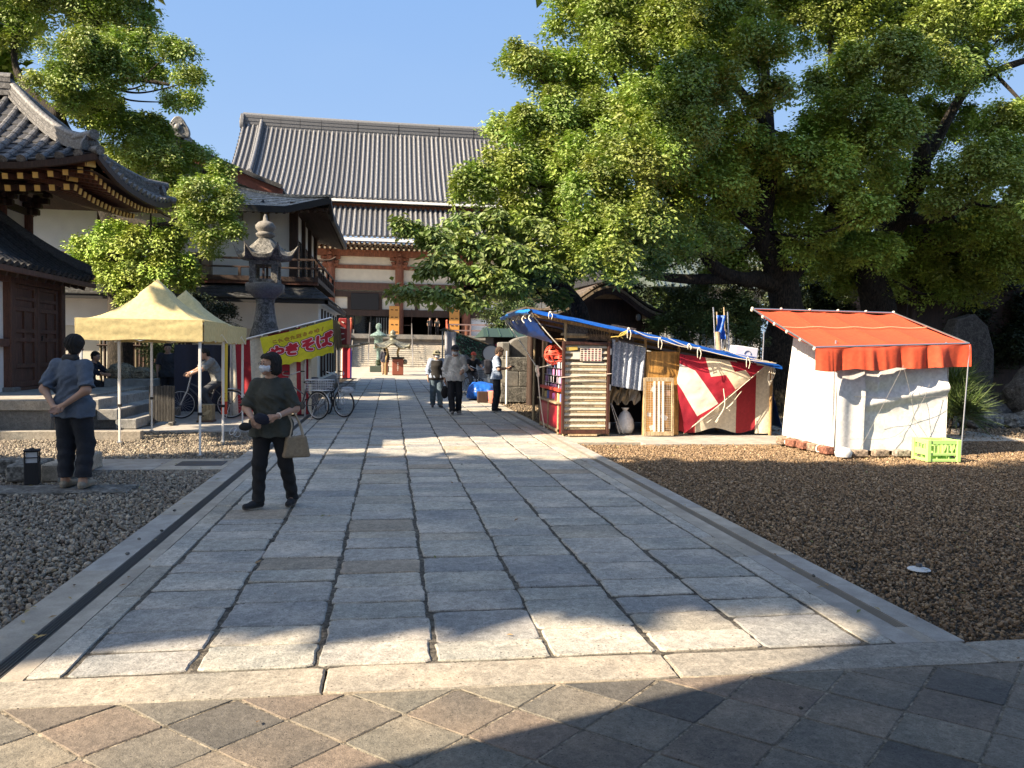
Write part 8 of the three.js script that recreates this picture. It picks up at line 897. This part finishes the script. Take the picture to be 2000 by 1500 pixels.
{ // things under and behind the yellow tents
  R = rng(1404); const p = thing('slatted_panel', 'grey weathered slatted panel standing on feet behind the yellow tents', 'panel', [-4.66, 0, -17.45], .1); for (let k = 0; k < 9; k++) mb().span(-.24 + k * .055, -.192 + k * .055, .06, .80 + rnd(-.01, .01), -.02, .02, .004).mesh('slat', pick([M(.15, .145, .135, { map: T.wood, rep: .5 }), M(.12, .115, .105, { map: T.wood, rep: .5 })]), p); for (const y of [.25, .6]) mb().span(-.24, .25, y, y + .05, -.045, -.02).mesh('cross_bar', S.woodDark, p); for (const x of [-.2, .2]) mb().span(x - .05, x + .05, 0, .06, -.2, .2, .01).mesh('foot', S.stoneDark, p);
  const bx = thing('painted_box', 'cream wooden box with a painted leaf shape on the ground under the tents', 'box', [-3.94, -.03, -18.2]); mb().span(-.15, .15, .06, .40, -.15, .15, .008).mesh('box_body', M(.46, .38, .23, { map: T.wood, rep: .5 }), bx); mb().span(-.17, .17, .0, .06, -.17, .17).mesh('box_base', M(.12, .07, .05), bx); { const sh = new THREE.Shape(); sh.moveTo(-.08, -.06); sh.quadraticCurveTo(-.02, .06, .09, .07); sh.quadraticCurveTo(.08, -.03, -.08, -.06); mb().add(new THREE.ExtrudeGeometry(sh, { depth: .004, bevelEnabled: false }), xf(.02, .22, .151)).mesh('painted_leaf', M(.33, .28, .18), bx); } for (const [x, y] of [[-.06, .34], [-.04, .16], [-.08, .12]]) mb().sph(x, y, .152, .02, 1.2, .8, .3, 8).mesh('painted_dot', S.black, bx);
  const pt = thing('planter', 'low white planter with rough rocks behind the hall steps', 'planter', [-6.35, 0, -21.2]); mb().span(-.58, .58, 0, .80, -.3, .3, .02).mesh('planter_box', M(.36, .36, .33, { map: T.plain, rep: 1 }), pt); const rock = (x, y, z, r, sy, seed, par, m) => { const g = new THREE.IcosahedronGeometry(1, 4); const q = norm(g), a = q.attributes.position; for (let i = 0; i < a.count; i++) { const v = V(a.getX(i), a.getY(i), a.getZ(i)); const n = 1 + .45 * fbm(v.x * 1.3 + seed, v.y * 1.3, v.z * 1.3, 4) + .12 * fbm(v.x * 5 + seed, v.y * 5, v.z * 5, 2); a.setXYZ(i, v.x * n * r, v.y * n * r * sy, v.z * n * r); } q.computeVertexNormals(); q.applyMatrix4(xf(x, y, z, 0, seed, 0)); return mesh('rock', boxUV(q), m, par); };
  rock(-.25, .92, 0, .36, .7, 3, pt, M(.42, .36, .24, { map: T.rough, rep: .6, bump: T.graniteBump, bs: .01 })); rock(.25, .9, -.02, .3, .6, 8, pt, M(.38, .33, .22, { map: T.rough, rep: .6 }));
  const fn = thing('bamboo_fence', 'dark bamboo fence in front of the white wall behind the tents', 'fence'); for (let k = 0; k < 24; k++) mb().bar(V(-9.6 + k * .125, 0, -28.7), V(-9.6 + k * .125, 2.5, -28.7), .045, .045, 6).mesh('cane', k % 3 ? S.woodDark : M(.12, .10, .06), fn); for (const y of [.6, 1.6, 2.4]) mb().bar(V(-9.7, y, -28.64), V(-6.6, y, -28.64), .035, .035, 6).mesh('rail', S.woodDark, fn);
  // right side: monument, karahafu pavilion, standing stones, rocks
  const mo = thing('stone_monument', 'block-built grey stone monument with rounded top beside the path at the right', 'monument'); for (const [y0, y1, xs] of [[0, .50, [3.42, 4.3, 5.3]], [.505, .98, [3.44, 4.0, 4.7, 5.28]], [.985, 1.43, [3.46, 4.4, 5.26]]]) for (let k = 0; k + 1 < xs.length; k++) mb().span(xs[k] + .004, xs[k + 1] - .004, y0, y1, -26.6, -25.0 - rnd(0, .02), .02).mesh('stone', pick([S.stoneMid, S.stoneDark, M(.22, .215, .18, { map: T.granite, rep: 1.2 })]), mo); mb().span(3.46, 3.72, 1.435, 1.9, -26.3, -25.1, .03).mesh('post_stone', S.stoneMid, mo); { const sh = new THREE.Shape(); sh.moveTo(-.75, 0); sh.lineTo(-.75, .35); sh.quadraticCurveTo(-.7, .62, 0, .66); sh.quadraticCurveTo(.7, .62, .75, .35); sh.lineTo(.75, 0); sh.closePath(); mb().add(new THREE.ExtrudeGeometry(sh, { depth: .6, bevelEnabled: true, bevelSize: .03, bevelThickness: .03, bevelSegments: 2 }), xf(4.52, 1.435, -26)).mesh('cap_stone', S.stoneMid, mo); } const wp = mesh('notice_plate', mb().box(3.36, 1.0, -24.4, .34, .72, .05, { c: .01 }).geo(), M(.30, .28, .24, { map: T.plain, rep: .6 })); tag(wp, 'grey upright notice plate standing before the stone monument by the man with the backpack', 'notice plate'); tag(mesh('post', mb().bar(V(3.5, 0, -24.2), V(3.5, 1.62, -24.2), .035).geo(), S.whiteMetal), 'slim white post beside the stone monument by the path', 'post');
  const ka = thing('pavilion', 'dark pavilion with undulating gabled roof standing behind the blue-roofed stall', 'pavilion'); const cv = (x) => { const t = (x - 5.75) / 2.2, a = Math.abs(t); return 2.62 + .85 * Math.exp(-a * a / .20) + .12 * Math.pow(a, 3) * (a > .6 ? 1 : a / .6); }; const bark = M(.20, .165, .13, { map: T.wood, rep: .9 }); cloth((u, v) => { const x = lerp(3.5, 8.0, u); return V(x, cv(x), lerp(-20.9, -24.5, v)); }, 60, 6, bark, 'roof_sheet', ka, .10); for (let l = 0; l < 3; l++) cloth((u, v) => { const x = lerp(3.56 + l * .03, 7.94 - l * .03, u); return V(x, cv(x) - .06 - l * .075 - v * .07, -20.9 - l * .05); }, 60, 2, l === 0 ? M(.36, .29, .20, { map: T.wood, rep: .6 }) : S.woodDark, 'roof_edge', ka, .12); for (let k = 0; k < 22; k++) { const x = 3.6 + k * .205; mb().beam(V(x, cv(x) + .055, -20.92), V(x, cv(x) + .055, -24.4), .02, .012).mesh('roof_seam', S.woodDark, ka); } ridge(ka, [V(5.75, 3.52, -21.0), V(5.75, 3.6, -24.5)], .28, .22, 3, S.tileDark, S.tileDark); for (const x of [4.2, 7.3]) for (const z of [-21.6, -24]) mb().bar(V(x, 0, z), V(x, 2.6, z), .12, .11, 10).mesh('pillar', S.woodDark, ka); for (const z of [-21.5, -24.05]) mb().span(4.0, 7.5, 2.2, 2.45, z - .08, z + .08).mesh('beam', S.woodDark, ka); mb().span(4.6, 6.9, 2.45, 3.1, -21.7, -21.6).mesh('carved_panel', S.woodDark, ka); mb().span(4.3, 7.2, 0, 2.3, -24.2, -24.1).mesh('back_panel', S.woodDark, ka); mb().sph(6.55, 2.58, -20.85, .1, .7, 1, .5, 8).mesh('gable_pendant', S.stoneMid, ka);
  const ss = thing('standing_stone', 'tall dark standing stone slab on a rock base at the right edge', 'standing stone'); { const sh = new THREE.Shape(); [[-.58, 0], [-.62, .8], [-.55, 1.7], [-.4, 2.05], [.05, 2.18], [.38, 1.9], [.58, 1.3], [.6, .6], [.5, 0]].forEach(([x, y], i) => i ? sh.lineTo(x, y) : sh.moveTo(x, y)); mb().add(new THREE.ExtrudeGeometry(sh, { depth: .3, bevelEnabled: true, bevelSize: .05, bevelThickness: .06, bevelSegments: 2 }), xf(14.6, .52, -18.8)).mesh('slab', M(.075, .072, .068, { map: T.rough, rep: 1, bump: T.graniteBump, bs: .02 }), ss); } rock(14.75, .25, -18.4, .75, .5, 4, ss, M(.10, .095, .09, { map: T.rough, rep: .8 }));
  const r2 = thing('boulder', 'grey boulder standing at the far right edge beside the stone slab', 'boulder'); rock(16.2, .6, -18.2, .75, 1.05, 11, r2, M(.14, .135, .13, { map: T.rough, rep: .8, bump: T.graniteBump, bs: .02 })); 
  for (let k = 0; k < 9; k++) { const t = thing('border_rock', ['first', 'second', 'third', 'fourth', 'fifth', 'sixth', 'seventh', 'eighth', 'ninth'][k] + ' rough border rock from the left in the row under the dark trees', 'rock', [0, 0, 0], 0, 'rocks edging the planting at the right'); rock(12.4 + k * .62, .10, -17.4 + rnd(-.12, .12), rnd(.28, .42), .62, k * 3.1, t, pick([S.stoneDark, M(.16, .13, .10, { map: T.rough, rep: .8 })])); }
  // stall with the green cloth and round sign, far right of the path
  const sb = thing('covered_stall', 'closed stall with dark green patterned cloth under a slanting pole, right of the path', 'market stall'); const sy = (x) => 2.30 - (x - 2.3) * .345; mb().bar(V(2.0, sy(2.0), -29.9), V(4.7, sy(4.7), -29.9), .03).mesh('roof_pole', S.woodRaw, sb); for (const [x, z] of [[2.1, -30], [4.6, -30], [2.1, -33], [4.6, -33]]) mb().bar(V(x, 0, z), V(x, sy(x), z), .03).mesh('post', S.steel, sb); cloth((u, v) => { const x = lerp(1.98, 4.7, u); return V(x, sy(x) + .03 + .03 * wob(u * 5, v * 5), lerp(-29.9, -33.4, v)); }, 14, 10, M(.10, .12, .10, { map: T.rough, rep: .5 }), 'roof_sheet', sb);
  const gp = print(512, 256, (x, w, h) => { const r = rng(15); x.fillStyle = '#1c2420'; x.fillRect(0, 0, w, h); for (let k = 0; k < 900; k++) { x.fillStyle = ['#0f5a44', '#123a2f', '#0a0f10', '#2f6e58', '#6d7d76', '#241d1c', '#0d1512'][Math.floor(r() * 7)]; x.save(); x.translate(r() * w, r() * h); x.rotate(r() * 3); x.fillRect(-9, -6, 6 + r() * 16, 4 + r() * 10); x.restore(); } }); mesh('green_cloth', sheet((u, v) => { const x = lerp(2.35, 4.55, u); return V(x, sy(x) - .02 - v * lerp(.72, .60, u) + (v > .9 ? .04 * Math.sin(u * 40) : 0), -29.8 + .04 * Math.sin(u * 14)); }, 40, 10, .008, [1, 1]), printMat(gp), sb); cloth((u, v) => V(lerp(1.98, 2.4, u), lerp(2.3, 1.3, v), -29.82 + .05 * Math.sin(u * 9)), 8, 8, M(.42, .42, .47, { map: T.cloth, rep: .4 }), 'grey_cloth', sb); cloth((u, v) => V(lerp(2.1, 4.4, u), lerp(1.75 - .3 * u, .1, v), -29.95 + .05 * Math.sin(u * 30)), 30, 8, M(.50, .56, .66, { map: T.cloth, rep: .4 }), 'white_curtain', sb); cloth((u, v) => V(lerp(4.5, 4.62, u), lerp(1.5, .2, v), lerp(-29.9, -33, u)), 6, 6, FB.navy, 'side_curtain', sb);
  const dc = thing('round_sign', 'round white sign with a dark and red rim on the green stall cloth', 'sign', [3.68, 1.52, -29.68]); mb().add(new THREE.CylinderGeometry(.30, .30, .03, 32), xf(0, 0, 0, PI / 2, 0, 0)).mesh('disc', M(.60, .60, .62, { roughness: .6 }), dc); mb().add(new THREE.TorusGeometry(.315, .026, 8, 36), xf(0, 0, .012)).mesh('rim', S.black, dc); mb().add(new THREE.TorusGeometry(.36, .03, 8, 30, 2.4), xf(.0, 0, .006, 0, 0, -1.3)).mesh('red_band', M(.40, .03, .06), dc);
  const bt = thing('blue_bundle', 'bundle under a bright blue plastic sheet on the path edge by the stalls', 'bundle', [3.05, 0, -26.4]); mesh('sheet', surfaceNet((x, y, z) => Math.hypot(x * .85, (y - .22) * 1.4, z * .8) - .52 + .22 * fbm(x * 2.2, y * 2.2, z * 2.2, 3), V(-.9, .02, -.9), V(.9, .9, .9), .04), FB.blue, bt); const bk = thing('bucket', 'pink plastic bucket beside the blue bundle', 'bucket', [3.18, 0, -24.6]); mb().lathe([[.001, .01], [.17, .01], [.20, .36], [.215, .38], [.19, .36], [.165, .03]], 0, 0, 0, 20).mesh('bucket_body', M(.70, .22, .16, { roughness: .5 }), bk); const bx2 = thing('box', 'dark brown wooden box on the path edge beside the pink bucket', 'box', [2.86, 0, -25.0]); mb().span(-.16, .16, 0, .34, -.14, .14, .01).mesh('box_body', S.woodDark, bx2);
  const gr = thing('green_roof_shed', 'small shed with a dark green pitched roof behind the stone monument', 'shed'); mb().add(polys([V(3.9, 2.2, -34), V(8.2, 2.2, -34), V(8.0, 2.62, -36), V(4.1, 2.62, -36), V(3.9, 2.2, -38), V(8.2, 2.2, -38)], [[0, 1, 2, 3], [3, 2, 5, 4], [0, 3, 4], [1, 5, 2], [0, 4, 5, 1]])).mesh('roof', M(.018, .042, .03, { roughness: .7 }), gr); for (let k = 0; k < 8; k++) mb().beam(V(4.1 + k * .54, 2.24, -34.05), V(4.25 + k * .50, 2.64, -35.95), .03, .03).mesh('roof_batten', M(.03, .075, .055), gr); mb().span(4.4, 7.8, 0, 2.25, -37.6, -34.6).mesh('wall', S.woodDark, gr); mb().span(5.2, 6.0, 0, 2.0, -34.58, -34.54).mesh('door', S.woodDoor, gr);
  const fb = thing('long_hall', 'distant building with a pale ribbed metal roof seen through the trees', 'building'); const rm = M(.13, .16, .15, { roughness: .5, metalness: .3 }); mb().span(18, 25, 0, 6.2, -62, -52).mesh('wall', M(.30, .30, .29), fb); mb().add(polys([V(17, 6.0, -50.8), V(26, 6.0, -50.8), V(26, 10.8, -57), V(17, 10.8, -57), V(17, 6, -63.2), V(26, 6, -63.2)], [[0, 1, 2, 3], [3, 2, 5, 4], [0, 3, 4], [1, 5, 2], [0, 4, 5, 1]])).mesh('roof', rm, fb); for (let k = 0; k < 18; k++) mb().beam(V(17.2 + k * .5, 6.05, -50.75), V(17.2 + k * .5, 10.85, -56.95), .1, .12).mesh('roof_rib', rm, fb); for (let k = 0; k < 3; k++) mb().span(18.6 + k * 2.2, 19.9 + k * 2.2, 2.2, 4.4, -52, -51.94).mesh('window', M(.04, .05, .055, { roughness: .15 }), fb);
  const er = thing('tiled_eave', 'corner of a dark tiled eave reaching in at the right edge under the trees', 'roof'); tiledFace(er, { A: V(15.4, 5.3, -21.5), dir: V(1, 0, 0), n: V(0, 0, -1), L: 6, prof: (s) => .5 * s, smax: () => 3, pitch: .3, r: .08, rowMat: S.tileDark, flatMat: S.tileDark, collars: false }); mb().span(15.4, 21.4, 5.0, 5.22, -24.5, -21.5).mesh('eave_board', S.woodDark, er); for (const x of [16.4, 21]) mb().bar(V(x, 0, -23.5), V(x, 5.1, -23.5), .14).mesh('pillar', S.woodDark, er); mb().span(16.4, 21.3, 0, 5.0, -27, -24.4).mesh('wall', S.woodDark, er);
  // small litter and pebbles on the paving
  for (let k = 0; k < 7; k++) { const [x, z] = [[-1.98, -7.4], [-2.08, -7.1], [-2.02, -6.6], [1.02, -11.4], [1.9, -3.42], [3.12, -5.5], [-2.1, -8.3]][k]; const g = rock(x, .012, z, rnd(.010, .017), .7, k * 2.2, scene, S.stoneDark); g.name = uname('pebble'); tag(g, ['loose pebble by the left drain, nearest but two to the camera', 'loose pebble by the left drain, just farther than the nearest', 'loose pebble by the left drain, nearest of the row', 'loose pebble in the middle of the path', 'loose pebble on the shaded diagonal paving at the lower right', 'loose pebble on the right-hand drain', 'loose pebble by the left drain, farthest of the row'][k], 'pebble', 'loose pebbles on the paving'); }
}
renderer.render(scene, camera);
